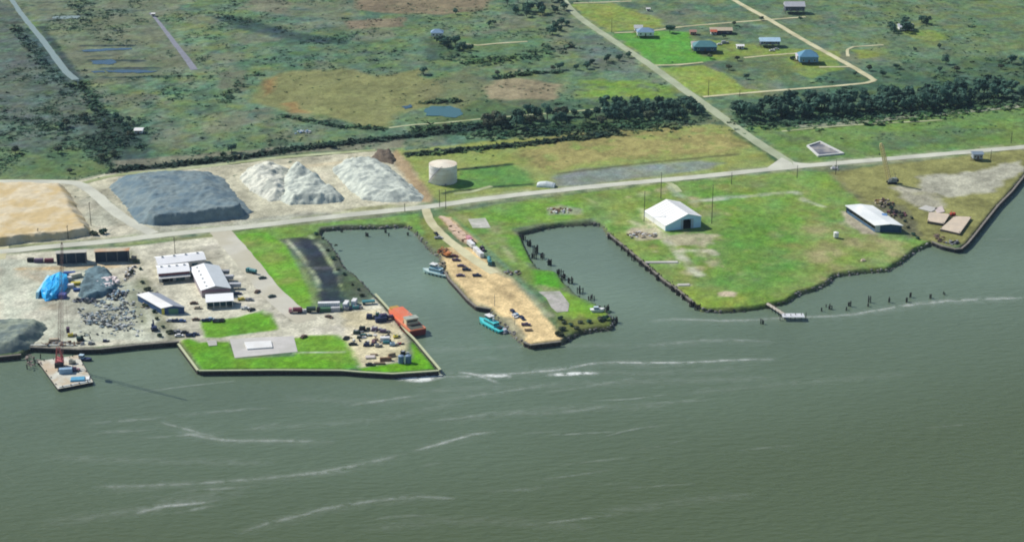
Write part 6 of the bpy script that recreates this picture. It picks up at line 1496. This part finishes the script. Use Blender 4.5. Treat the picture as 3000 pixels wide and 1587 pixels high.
# ------------------------------------------------------------------ west scrap yard
c0, w_, d_ = bb(106, 170, 785, 882, 5)
tp = empty('tarp_stack', (c0.x, c0.y, LZ), 0, 'big stack of goods wrapped in bright blue tarpaulin in the scrap yard', 'tarpaulin')
b = MB(); rr = random.Random(3); rings = []
for (k, z) in ((1.0, -.1), (1.0, 1.4), (.96, 2.6), (.88, 4.0), (.72, 4.7), (.45, 5.0), (.2, 5.1)):
    rings.append([(w_/2 * k * cos(t) * (1.15 if abs(cos(t)) > .6 else 1) * rr.uniform(.86, 1.06), d_/2 * k * sin(t) * rr.uniform(.88, 1.05), z + rr.uniform(-.45, .5) * (z > 0)) for t in [2 * pi * i / 22 for i in range(22)]])
b.loft(rings); b.build('cover', mat('bright_blue_tarp', (.02, .42, .88), .14, .35, .45, .5, tint=(.05, .52, .92)), tp)
b = MB(); b.box((-w_/2 - .4, 0, -.1), (1.6, d_ * .8, 3.4), 0, .9); b.build('pale_cover', mat('pale_cyan_sheet', (.46, .74, .80), .1, .5, .5), tp)
b = MB(); b.box((w_/2 + 1.5, -d_ * .36, -.1), (4.2, 4.5, 2.6), 0, .9); b.build('purple_cover', mat('indigo_tarp', (.08, .09, .30), .15, .5, .6), tp)
machine(at(181, 826), 1.2, 4, 2.4, 2.4, 'orange', 'small rusty orange machine beside the blue tarpaulin stack', col2='tan')
for i, (px, py, L, W_, H, rz, col, lab) in enumerate([
    (203, 806, 7, 2.8, 2.0, .1, 'blue', 'royal blue covered crate stack behind the white junk'), (198, 822, 5, 3, 2.2, .3, 'white', 'white covered crate stack right of the orange machine'),
    (222, 812, 7, 3, 2.4, .6, 'cream', 'cream slanting stack leaning right of the blue crates'), (203, 842, 5.5, 3, 2, .2, 'white', 'white bags stacked right of the blue tarpaulin'),
    (222, 834, 6, 2.4, 1.6, .15, 'yellow', 'pale yellow timber stack in the middle of the junk row'), (226, 852, 4.5, 2, 1.4, .2, 'blue', 'small blue stack at the edge of the dark mound')]):
    stack(at(px, py), rz, L, W_, H, metal(COLR[col]), lab, 2, 'stack', 'covered_stack')
heap('scrap_mound', [(232,868),(238,830),(250,795),(300,788),(322,800),(345,840),(330,858),(290,872),(250,880)], 'dark blue-grey mound of scrap metal with a pale patch on top', mat('dark_scrap_metal', (.07, .12, .14), .5, .5, .8, .5, tint=(.15, .24, .27)), 2.7, 1.4, 1.0, seed=31, fold=3)
scrap(tuple(at(314, 836)[:2]) + (LZ + 2.2,), (6.5, 8, 1.0), 110, [mat('pinkish_white_rubbish', (.80, .70, .68), .15, .6, .8)], 'pinkish white rubbish on the right shoulder of the dark scrap mound', 32)
scrap(at(342, 866), (6, 7, 2.2), 60, [MBK, MGR, metal(COLR['skyblue'])], 'dark metal scrap spilling right of the scrap mound', 33)
scrap(at(250, 882), (7, 3, 1.8), 50, [MBK, MNV, MGR], 'low row of black scrap at the foot of the scrap mound', 34)
rb = random.Random(77); mbl = [MB(), MB(), MB()]
for k in range(1300):
    a = rb.uniform(0, 6.28); d = sqrt(rb.random()); px, py = 312 + 82 * d * cos(a) + 14 * sin(a) * d, 915 + 56 * d * sin(a)
    if rb.random() < .25: px, py = rb.uniform(230, 420), rb.uniform(845, 985)
    p = at(px, py); s = rb.uniform(.25, .95) * (1.5 if rb.random() < .08 else 1)
    if vnoise(np.array([p.x / 5.]), np.array([p.y / 5.]), 9)[0] < .38: continue
    q = mbl[rb.choice([0, 0, 1, 1, 2])]
    if rb.random() < .5: q.blob((p.x, p.y, LZ + s * .2), (s, s * rb.uniform(.5, 1), s * .6), rb.randint(0, 9999), 5, 3)
    else: q.box((p.x, p.y, LZ - .05), (s * 1.6, s, s * rb.uniform(.4, 1)), rb.uniform(0, 3))
rbm = MB(); mts = [mat('pale_rubble', (.52, .54, .53), .2, 1, .9), mat('dark_rubble', (.06, .07, .07), .3, 1, .9), mat('blue_grey_rubble', (.24, .32, .36), .2, 1, .8)]
for i, q in enumerate(mbl): rbm.cur = i; rbm.add(q.v, q.f)
tag(rbm.build('rubble', mts), 'broken stone and metal rubble strewn over the scrap yard', kind='stuff')
for i, (px, py, L, col, lab) in enumerate([(90, 766, 3.6, 'black', 'small black skip left of the dark open shed'), (114, 768, 5, 'purple', 'purple grey container left of the dark open shed'), (144, 768, 5.2, 'maroon', 'maroon container touching the dark open shed'), (393, 760, 3, 'tan', 'tan crate at the top of the shrub row')]):
    container(at(px, py), .03 * i, col, lab, L, 2.2)
excavator(at(236, 997), .3, 'darkgreen', 'dark green excavator near the scrap yard wall', .9)
excavator(at(452, 966), 1.9, 'navy', 'black and blue excavator at the foot of the shrub row', 1.05)
machine(at(268, 1008), .1, 3.6, 2, 1.5, 'grey', 'grey pump near the scrap yard wall', col2='grey'); machine(at(311, 1000), .1, 3.6, 1.8, 1.2, 'navy', 'small navy pump on the bare end of the scrap yard', col2='silver')
machine(at(212, 984), .2, 5, 2.6, 1.8, 'yellow', 'dusty yellow machine behind the dark green excavator', col2='tan')
stack(at(158, 998), .1, 5, 2, 1.2, MTN, 'tan timber stack at the yard edge above the red crane')
scrap(at(190, 1008), (12, 2.5, .8), 40, [MBR, M_WOOD, MGR], 'brown timber scrap along the yard edge by the crane barge', 35)
scrap(at(437, 880), (5, 14, 1.0), 50, [MBK, MGR, MTN], 'dark scrap lying along the shrub row', 36)
scrap(at(380, 800), (3, 12, 1.2), 40, [MTN, MBK, MWH], 'tan and black scrap at the upper end of the shrub row', 37)

# ------------------------------------------------------------------ warehouse yard vehicles
truck(at(737, 800), 2.6, 'teal', 'teal', 'turquoise tank truck at the edge of the long lawn', 7, 2.0, True)
trailer(at(664, 822), 0.05, 'silver', 'upper silver trailer parked against the long warehouse', 8, 2.2); trailer(at(686, 845), .05, 'silver', 'lower silver trailer parked against the long warehouse', 8, 2.2)
trailer(at(655, 806), .05, 'grey', 'dark grey trailer at the top of the row beside the long warehouse', 7, 2.0)
for px, py, rz, col, kd, lab in [(697, 862, .1, 'navy', 'car', 'navy car just below the silver trailers'), (754, 856, 1.2, 'brown', 'car', 'dark brown car on the concrete between warehouse and lawn'), (731, 880, 0, 'grey', 'pickup', 'grey pickup on the concrete lane below the brown car'),
    (769, 816, .4, 'darkgreen', 'car', 'dark green car at the edge of the lawn below the turquoise truck'), (797, 870, .6, 'darkgreen', 'car', 'dark car on the lane at the lower edge of the long lawn'), (709, 879, .1, 'yellow', 'pickup', 'yellow pickup next to the grey pickup'),
    (718, 905, .05, 'white', 'pickup', 'white pickup in front of the low loading shelter'), (737, 909, .9, 'black', 'car', 'black car at the corner of the small square lawn'), (568, 890, .1, 'brown', 'car', 'small brown car left of the loading shelter'),
    (580, 904, .1, 'tan', 'car', 'tan car beside the loading shelter corner'), (575, 938, 0, 'brown', 'car', 'brown car left of the parked row above the small lawn'), (603, 941, .05, 'navy', 'pickup', 'navy pickup at the start of the parked row'), (617, 937, .05, 'skyblue', 'car', 'pale blue car in the parked row'),
    (630, 941, 1.5, 'black', 'car', 'first small dark car after the pale blue car in the parked row'), (640, 941, 1.5, 'darkgreen', 'car', 'dark green car in the middle of the parked row'), (651, 940, 1.5, 'black', 'car', 'last black car at the right end of the parked row'),
    (500, 941, .02, 'silver', 'car', 'silver car at the left of the row below the narrow store'), (516, 942, .02, 'navy', 'pickup', 'navy pickup in the row below the narrow store'), (532, 942, .02, 'blue', 'car', 'blue car at the right of the row below the narrow store'),
    (520, 974, -.1, 'grey', 'pickup', 'grey pickup at the corner of the quay lawn'), (541, 976, 0, 'black', 'car', 'black car beside the grey pickup at the lawn corner'), (557, 985, 0, 'navy', 'pickup', 'navy pickup lowest of the group at the lawn corner'), (571, 981, 0, 'navy', 'car', 'navy car right of the group at the lawn corner'),
    (525, 985, .1, 'white', 'car', 'white car left of the navy pickup at the lawn corner'), (964, 930, -.5, 'brown', 'car', 'brown car alone on the sandy apron below the white trailers'), (890, 988, 1.0, 'brown', 'car', 'brown car between the two quay lawns'),
    (1014, 992, 1.2, 'black', 'car', 'black car at the left edge of the equipment yard'), (1034, 1010, .1, 'black', 'car', 'black car lower at the left edge of the equipment yard'), (1084, 1070, 0, 'black', 'car', 'black car at the bottom edge of the equipment yard')]:
    car(at(px, py), rz, col, lab, None, kd)
truck(at(866, 916), 3.2, 'pink', 'maroon', 'red and pink truck at the lower tip of the long lawn', 7.5, 1.8)
truck(at(918, 914), .05, 'black', 'darkgreen', 'black truck left of the white trailers', 7.5, 2.0); car(at(893, 914), .1, 'white', 'white pickup between the red truck and the black truck', None, 'pickup')
trailer(at(964, 904), .07, 'white', 'long white trailer at the head of the sandy apron', 12, 2.8)
container(at(953, 912), .07, 'green', 'green and white container in front of the long white trailer', 6, 2.2); container(at(983, 910), .07, 'silver', 'silver container in front of the long white trailer', 5, 2.2)
container(at(1014, 900), 1.4, 'white', 'first tall white container right of the long trailer', 6, 3.2); container(at(1038, 892), 1.4, 'white', 'second tall white container nearer the slip', 5, 3.0)
machine(at(1020, 908), .05, 5, 2.4, 2, 'grey', 'grey generator below the first tall white container', col2='navy'); machine(at(1048, 904), .1, 6, 2.6, 2, 'teal', 'dark teal generator below the second tall white container', col2='grey'); trailer(at(1080, 890), .2, 'teal', 'dark teal flatbed trailer near the edge of the first slip', 7, 1.0)
machine(at(1088, 932), .05, 6, 3.2, 2.6, 'navy', 'navy blue compressor left of the orange vessel', col2='navy'); machine(at(1110, 925), .1, 4, 2.6, 2.2, 'green', 'small green compressor between the navy machines', col2='silver')
machine(at(1131, 936), .35, 8.5, 4.2, 4, 'navy', 'large navy winch house beside the bow of the orange vessel', col2='purple'); container(at(1116, 942), .3, 'navy', 'navy container in front of the large winch house', 6, 2.6)
for px, py, L, W_, H, rz, c1, c2, lab in [(1050, 976, 6, 3, 1.8, .1, 'darkgreen', 'grey', 'dark green machine at the left of the equipment yard'), (1068, 968, 6.5, 3.2, 2.6, .1, 'black', 'darkgreen', 'tall black machine in the top row of the equipment yard'),
    (1072, 984, 7, 1.6, 1.0, .0, 'darkgreen', 'teal', 'low dark green frame below the tall black machine'), (1056, 990, 4, 1.8, 1.2, 0, 'darkgreen', 'grey', 'small green pump at the left of the equipment yard'), (1104, 968, 6, 3.2, 2.2, .05, 'purple', 'silver', 'purple grey machine in the top row of the equipment yard'),
    (1128, 973, 6, 2.8, 1.8, -.1, 'purple', 'grey', 'lower purple grey machine at the right of the top row'), (1106, 997, 5, 1.4, .9, 0, 'brown', 'tan', 'low brown frame in the middle of the equipment yard'), (1163, 988, 4, 2.6, 1.4, .3, 'yellow', 'green', 'yellow and green pump near the orange vessel'),
    (1080, 1013, 6, 1.8, 1.6, .05, 'navy', 'navy', 'navy pump in the lower row of the equipment yard'), (1096, 1004, 3, 1.8, 1.6, .05, 'pink', 'purple', 'pink machine in the lower row of the equipment yard'), (1110, 1015, 4, 2.2, 1.8, .1, 'grey', 'grey', 'grey pump at the right of the lower row'),
    (1137, 1006, 6, 1.6, 1.4, 0, 'teal', 'teal', 'dark teal frame below the white container of the equipment yard'), (1155, 1012, 5, 2, 1.8, .1, 'skyblue', 'grey', 'blue grey pump at the edge of the triangular lawn'), (1174, 1008, 3.8, 1.6, 1, .05, 'red', 'grey', 'small red pump at the edge of the triangular lawn'),
    (1186, 1040, 5, 3, 2.6, .1, 'black', 'silver', 'black and silver machine on the triangular lawn')]:
    machine(at(px, py), rz, L, W_, H, c1, lab, col2=c2)
container(at(1128, 1000), .05, 'white', 'white container in the middle of the equipment yard', 5, 2.6)
tt = empty('twin_tanks', at(1186, 1062), .1, 'pair of dark blue tanks with a white ladder on the triangular lawn', 'tank')
for s in (-1, 1): b = MB(); b.tube((s * 1.9, 0, 0), (s * 1.9, 0, 4.0), 1.5, 1.5, 14); b.build('shell', metal((.12, .20, .34)), tt); b = MB(); b.tube((s * 1.9, 0, 4.01), (s * 1.9, 0, 4.5), 1.5, .3, 14); b.build('lid', metal((.22, .32, .46)), tt)
b = MB(); b.box((0, -1.4, 0), (.7, .2, 4.6)); b.build('ladder', M_WHITE, tt)
pipes(at(1130, 1056), .1, 6, 4, .35, rust((.28, .16, .10)), 'brown pipe stack at the bottom of the equipment yard'); pipes(at(1148, 1044), .5, 4, 3, .35, rust((.34, .24, .16)), 'short tan pipe stack above the brown pipes')
stack(at(1112, 1066), .05, 6, 1.6, .7, M_WOOD, 'low grey timber stack at the bottom edge of the equipment yard'); stack(at(1085, 1048), .1, 5, 3, .8, mat('pale_pallets', (.62, .56, .52), .15, .6, .8), 'pale pinkish pallets on the sandy apron')
scrap(at(1092, 985), (12, 12, .4), 40, [MTN, MBK, MWH], 'small loose fittings scattered in the equipment yard', 40); stack(at(1095, 1040), .1, 4, 2, .5, M_WOOD, 'flat timber stack in the lower part of the equipment yard', 1)

# ------------------------------------------------------------------ middle pier
rzp2 = ang((1300, 650), (1390, 730))
for i, (px, py, L, W_, H) in enumerate([(1302, 644, 7, 3, 1.2), (1312, 652, 8, 3.4, 1.5), (1320, 662, 7, 3.6, 1.6), (1332, 668, 8, 3, 1.4), (1326, 676, 7, 3, 1.2), (1343, 680, 7, 3.4, 1.6), (1338, 690, 8, 3, 1.4), (1356, 690, 7, 3, 1.4), (1352, 702, 7, 3.2, 1.6), (1364, 700, 6, 3, 1.2), (1295, 640, 5, 2.4, .9), (1370, 712, 5, 2.6, 1.3)]):
    stack(at(px, py), rzp2 + R.uniform(-.15, .15), L, W_, H, mat('tan_timber', (.62, .46, .34), .2, .8, .9, tint=(.52, .40, .28)), 'tan timber stack in the long row beside the middle pier track', 2)['group'] = 'timber stacks beside the pier track'
truck(at(1376, 708), rzp2, 'pink', 'pink', 'dusty pink truck at the end of the timber stacks', 7, 2.0); trailer(at(1380, 724), rzp2, 'white', 'white trailer below the dusty pink truck', 8, 2.4)
container(at(1396, 738), rzp2, 'white', 'first white container below the white trailer', 6, 2.6); container(at(1407, 750), rzp2, 'white', 'second white container nearer the teal tank truck', 6.5, 2.8)
machine(at(1414, 734), rzp2, 5, 3, 2.6, 'black', 'black machine on the grass side of the white containers', col2='purple'); truck(at(1434, 772), rzp2 - .3, 'teal', 'teal', 'dark teal tank truck at the end of the white containers', 9, 2.2, True)
excavator(at(1308, 750), 2.2, 'orange', 'orange brown excavator at the neck of the middle pier', 1.1); scrap(at(1304, 738), (4, 6, 1.2), 30, [MBR, rust((.5, .2, .1))], 'orange rusty scrap behind the pier excavator', 41)
for px, py, rz, col, kd, lab in [(1337, 764, -.1, 'purple', 'pickup', 'purple grey pickup below the pier excavator'), (1330, 752, 0, 'maroon', 'car', 'maroon car right of the pier excavator'), (1352, 781, -.2, 'purple', 'car', 'pale purple car in the middle of the pier'), (1367, 792, -.05, 'navy', 'pickup', 'navy pickup right of the pale purple car'),
    (1349, 809, 0, 'purple', 'car', 'small purple car nearest the pale blue tug'), (1397, 809, .05, 'navy', 'pickup', 'dark navy pickup on the pier by the tug'), (1278, 687, rzp2, 'black', 'car', 'black car on the grass left of the pier track'), (1285, 699, .1, 'silver', 'pickup', 'silver pickup on the grass left of the pier track'),
    (1503, 915, rzp2, 'navy', 'pickup', 'navy pickup near the head of the middle pier'), (1515, 925, rzp2, 'skyblue', 'car', 'pale blue car between two navy pickups near the pier head'), (1530, 934, rzp2, 'navy', 'pickup', 'second navy pickup nearest the pier head'), (1508, 928, rzp2, 'white', 'car', 'white car left of the pale blue car near the pier head'), (1541, 953, 0, 'purple', 'pickup', 'purple grey pickup lowest on the pier head')]:
    car(at(px, py), rz, col, lab, None, kd, 5.2)
scrap(at(1296, 775), (2, 5, 1), 14, [MBK, MTN], 'dark gear on the pier edge above the pale blue tug', 42); scrap(at(1500, 800), (6, 4, .5), 16, [MGR, M_WOOD], 'grey scraps on the shaded edge of the middle pier', 43)
stack(at(1548, 968), .1, 4, 2, .8, M_WOOD, 'small timber stack above the quay at the pier head', 1)
machine(at(2124, 128), .1, 7, 3.6, 2.6, 'grey', 'grey van like machine among the house lots', col2='silver'); car(at(2108, 132), .2, 'white', 'white car left of the grey machine among the house lots'); car(at(2262, 150), .1, 'white', 'white car under the pale blue roofed house'); car(at(2274, 146), .1, 'silver', 'silver car right of the pale blue roofed house')

# ------------------------------------------------------------------ foam and current lines on the water
fm = bpy.data.materials.new('foam'); fm.use_nodes = True; t = fm.node_tree; b_ = t.nodes['Principled BSDF']; b_.inputs['Base Color'].default_value = (.72, .76, .72, 1); b_.inputs['Roughness'].default_value = .8
uvn = t.nodes.new('ShaderNodeUVMap'); uvn.uv_map = 'across'; sp = t.nodes.new('ShaderNodeSeparateXYZ'); t.links.new(uvn.outputs[0], sp.inputs[0])
m1 = t.nodes.new('ShaderNodeMath'); m1.operation = 'PINGPONG'; m1.inputs[1].default_value = .5; t.links.new(sp.outputs[0], m1.inputs[0])
ge = t.nodes.new('ShaderNodeNewGeometry'); nz = t.nodes.new('ShaderNodeTexNoise'); nz.inputs['Scale'].default_value = .16; nz.inputs['Detail'].default_value = 6; nz.inputs['Roughness'].default_value = .7; t.links.new(ge.outputs['Position'], nz.inputs['Vector'])
m2 = t.nodes.new('ShaderNodeMath'); m2.operation = 'MULTIPLY'; t.links.new(m1.outputs[0], m2.inputs[0]); mr_ = t.nodes.new('ShaderNodeMapRange'); mr_.inputs[1].default_value = .36; mr_.inputs[2].default_value = .70; t.links.new(nz.outputs['Fac'], mr_.inputs[0]); t.links.new(mr_.outputs[0], m2.inputs[1])
at_ = t.nodes.new('ShaderNodeAttribute'); at_.attribute_name = 'foam_density'; m3 = t.nodes.new('ShaderNodeMath'); m3.operation = 'MULTIPLY'; t.links.new(m2.outputs[0], m3.inputs[0]); t.links.new(at_.outputs['Fac'], m3.inputs[1]); m3.use_clamp = True
t.links.new(m3.outputs[0], b_.inputs['Alpha'])
FO = [([(1630,808),(1700,803),(1850,806),(1960,800),(2150,790),(2290,765),(2400,755),(2580,747)], 3.0, 1.5), ([(1590,872),(1700,862),(1800,855),(1960,860)], 3, .8), ([(2140,790),(2290,768),(2400,757),(2580,749)], 1.6, 2.4),
      ([(1100,948),(1200,945),(1400,930),(1510,912),(1700,912),(1850,905),(1960,903)], 2.4, 2.2), ([(1510,912),(1620,912),(1720,911)], 1.6, 3), ([(985,943),(1020,949),(1060,951),(1112,938)], 8, 8), ([(1000,946),(1050,957),(1100,955)], 3, 3),
      ([(1110,937),(1150,936),(1205,944),(1260,966)], 2.6, 4), ([(1195,946),(1240,944),(1290,948)], 4, 6), ([(1370,943),(1440,940),(1512,938)], 3.6, 5), ([(1360,928),(1500,915)], 2.0, 1.6), ([(1030,1136),(1130,1110),(1190,1092),(1255,1084)], 2.4, 2.4), ([(1235,1055),(1310,1034)], 2.2, 2.4),
      ([(390,1058),(480,1082),(560,1104)], 1.8, 1.6), ([(440,1085),(560,1106),(700,1108),(850,1112)], 2.6, 1.1), ([(230,1225),(500,1215),(760,1192),(920,1165),(1030,1136)], 2.6, .9), ([(800,1188),(900,1168)], 2.0, 1.6), ([(310,1302),(400,1275),(470,1268),(560,1258)], 2.6, 1.7), ([(430,1292),(560,1268)], 2.4, 1.6),
      ([(590,1348),(650,1322),(760,1295),(860,1270),(1040,1250),(1150,1254)], 2.4, 1.1), ([(1090,1252),(1150,1254)], 2.2, 2.2), ([(1230,1267),(1280,1266)], 2.6, 2.2), ([(1370,1095),(1560,1085)], 2, .9), ([(1400,1170),(1590,1150)], 1.8, .6), ([(1290,865),(1420,862)], 2.4, .8), ([(1150,1000),(1380,970)], 2, .8), ([(1540,1230),(1760,1215)], 1.6, .5), ([(2300,1080),(2500,1060)], 1.6, .5), ([(2480,605),(2576,600)], 1.6, 1)]
FO += [([(x, y + 3) for x, y in l], 9, .28) for l, w0, d0 in FO if len(l) >= 3 and w0 < 4]
FO += [([(985,885),(1300,872),(1590,868)], 7, .35), ([(100,1150),(400,1160),(700,1165)], 7, .3), ([(1040,985),(1500,965),(1960,950)], 8, .35), ([(1700,990),(2000,965),(2300,940)], 7, .25), ([(700,1000),(1000,1010),(1300,985)], 7, .3), ([(1100,1060),(1400,1030),(1700,1020)], 8, .3), ([(100,1320),(300,1290),(500,1250),(640,1240)], 9, .35), ([(1290,930),(1600,940),(1900,925)], 7, .35), ([(1500,1290),(1900,1240)], 8, .25), ([(900,1330),(1200,1310),(1500,1330)], 8, .25), ([(600,1080),(900,1060),(1180,1010)], 7, .3), ([(1150,905),(1300,900)], 6, .4)]
rf = random.Random(5)
for _ in range(26):
    x, y = rf.uniform(50, 1900), rf.uniform(970, 1330); l = rf.uniform(60, 260); sl_ = -.12 * l + rf.uniform(-12, 12)
    FO.append(([(x, y), (x + l * .5, y + sl_ * .5 + rf.uniform(-6, 6)), (x + l, y + sl_)], rf.uniform(1.4, 3.2), rf.uniform(.5, 1.1)))
vs = []; fs = []; uvs = []; den = []
for li, (line, wd_, dn) in enumerate(FO):
    dn *= .62 if dn < 5 else 1.9; wd_ *= 1.5
    L1, R1 = ribbon_pts([(x * 1.1646, y * 1.1646) for x, y in line], wd_, None, wd_ * .05, 5.0, base=0); o0 = len(vs); n = len(L1)
    for k, (a_, b2) in enumerate(zip(L1, R1)): vs += [(a_.x, a_.y, .03 + .004 * li), (b2.x, b2.y, .03 + .004 * li)]; e = min(1, k / 3, (n - 1 - k) / 3); den += [dn * e] * 2
    for k in range(n - 1): fs.append((o0 + 2 * k, o0 + 2 * k + 1, o0 + 2 * k + 3, o0 + 2 * k + 2)); uvs += [(0, k), (1, k), (1, k + 1), (0, k + 1)]
me = bpy.data.meshes.new('foam'); me.from_pydata(vs, [], fs); me.update(); uv = me.uv_layers.new(name='across'); uv.data.foreach_set('uv', [c for q in uvs for c in q])
at2 = me.attributes.new('foam_density', 'FLOAT', 'POINT'); at2.data.foreach_set('value', den); me.materials.append(fm); o = bpy.data.objects.new('foam', me); COL.objects.link(o); tag(o, 'thin pale foam streaks drifting on the river', kind='stuff')

# ------------------------------------------------------------------ haze
hz = bpy.data.materials.new('thin_blue_haze'); hz.use_nodes = True; t = hz.node_tree; t.nodes.remove(t.nodes['Principled BSDF']); pv = t.nodes.new('ShaderNodeVolumePrincipled')
pv.inputs['Color'].default_value = (.55, .78, 1, 1); pv.inputs['Density'].default_value = HAZE; pv.inputs['Anisotropy'].default_value = .1; t.links.new(pv.outputs[0], t.nodes['Material Output'].inputs['Volume'])
b = MB(); b.box((0, 3000, -4), (6000, 8000, CAMH + 8)); o = b.build('haze', hz); tag(o, 'thin bluish haze over the whole river bank', kind='stuff')
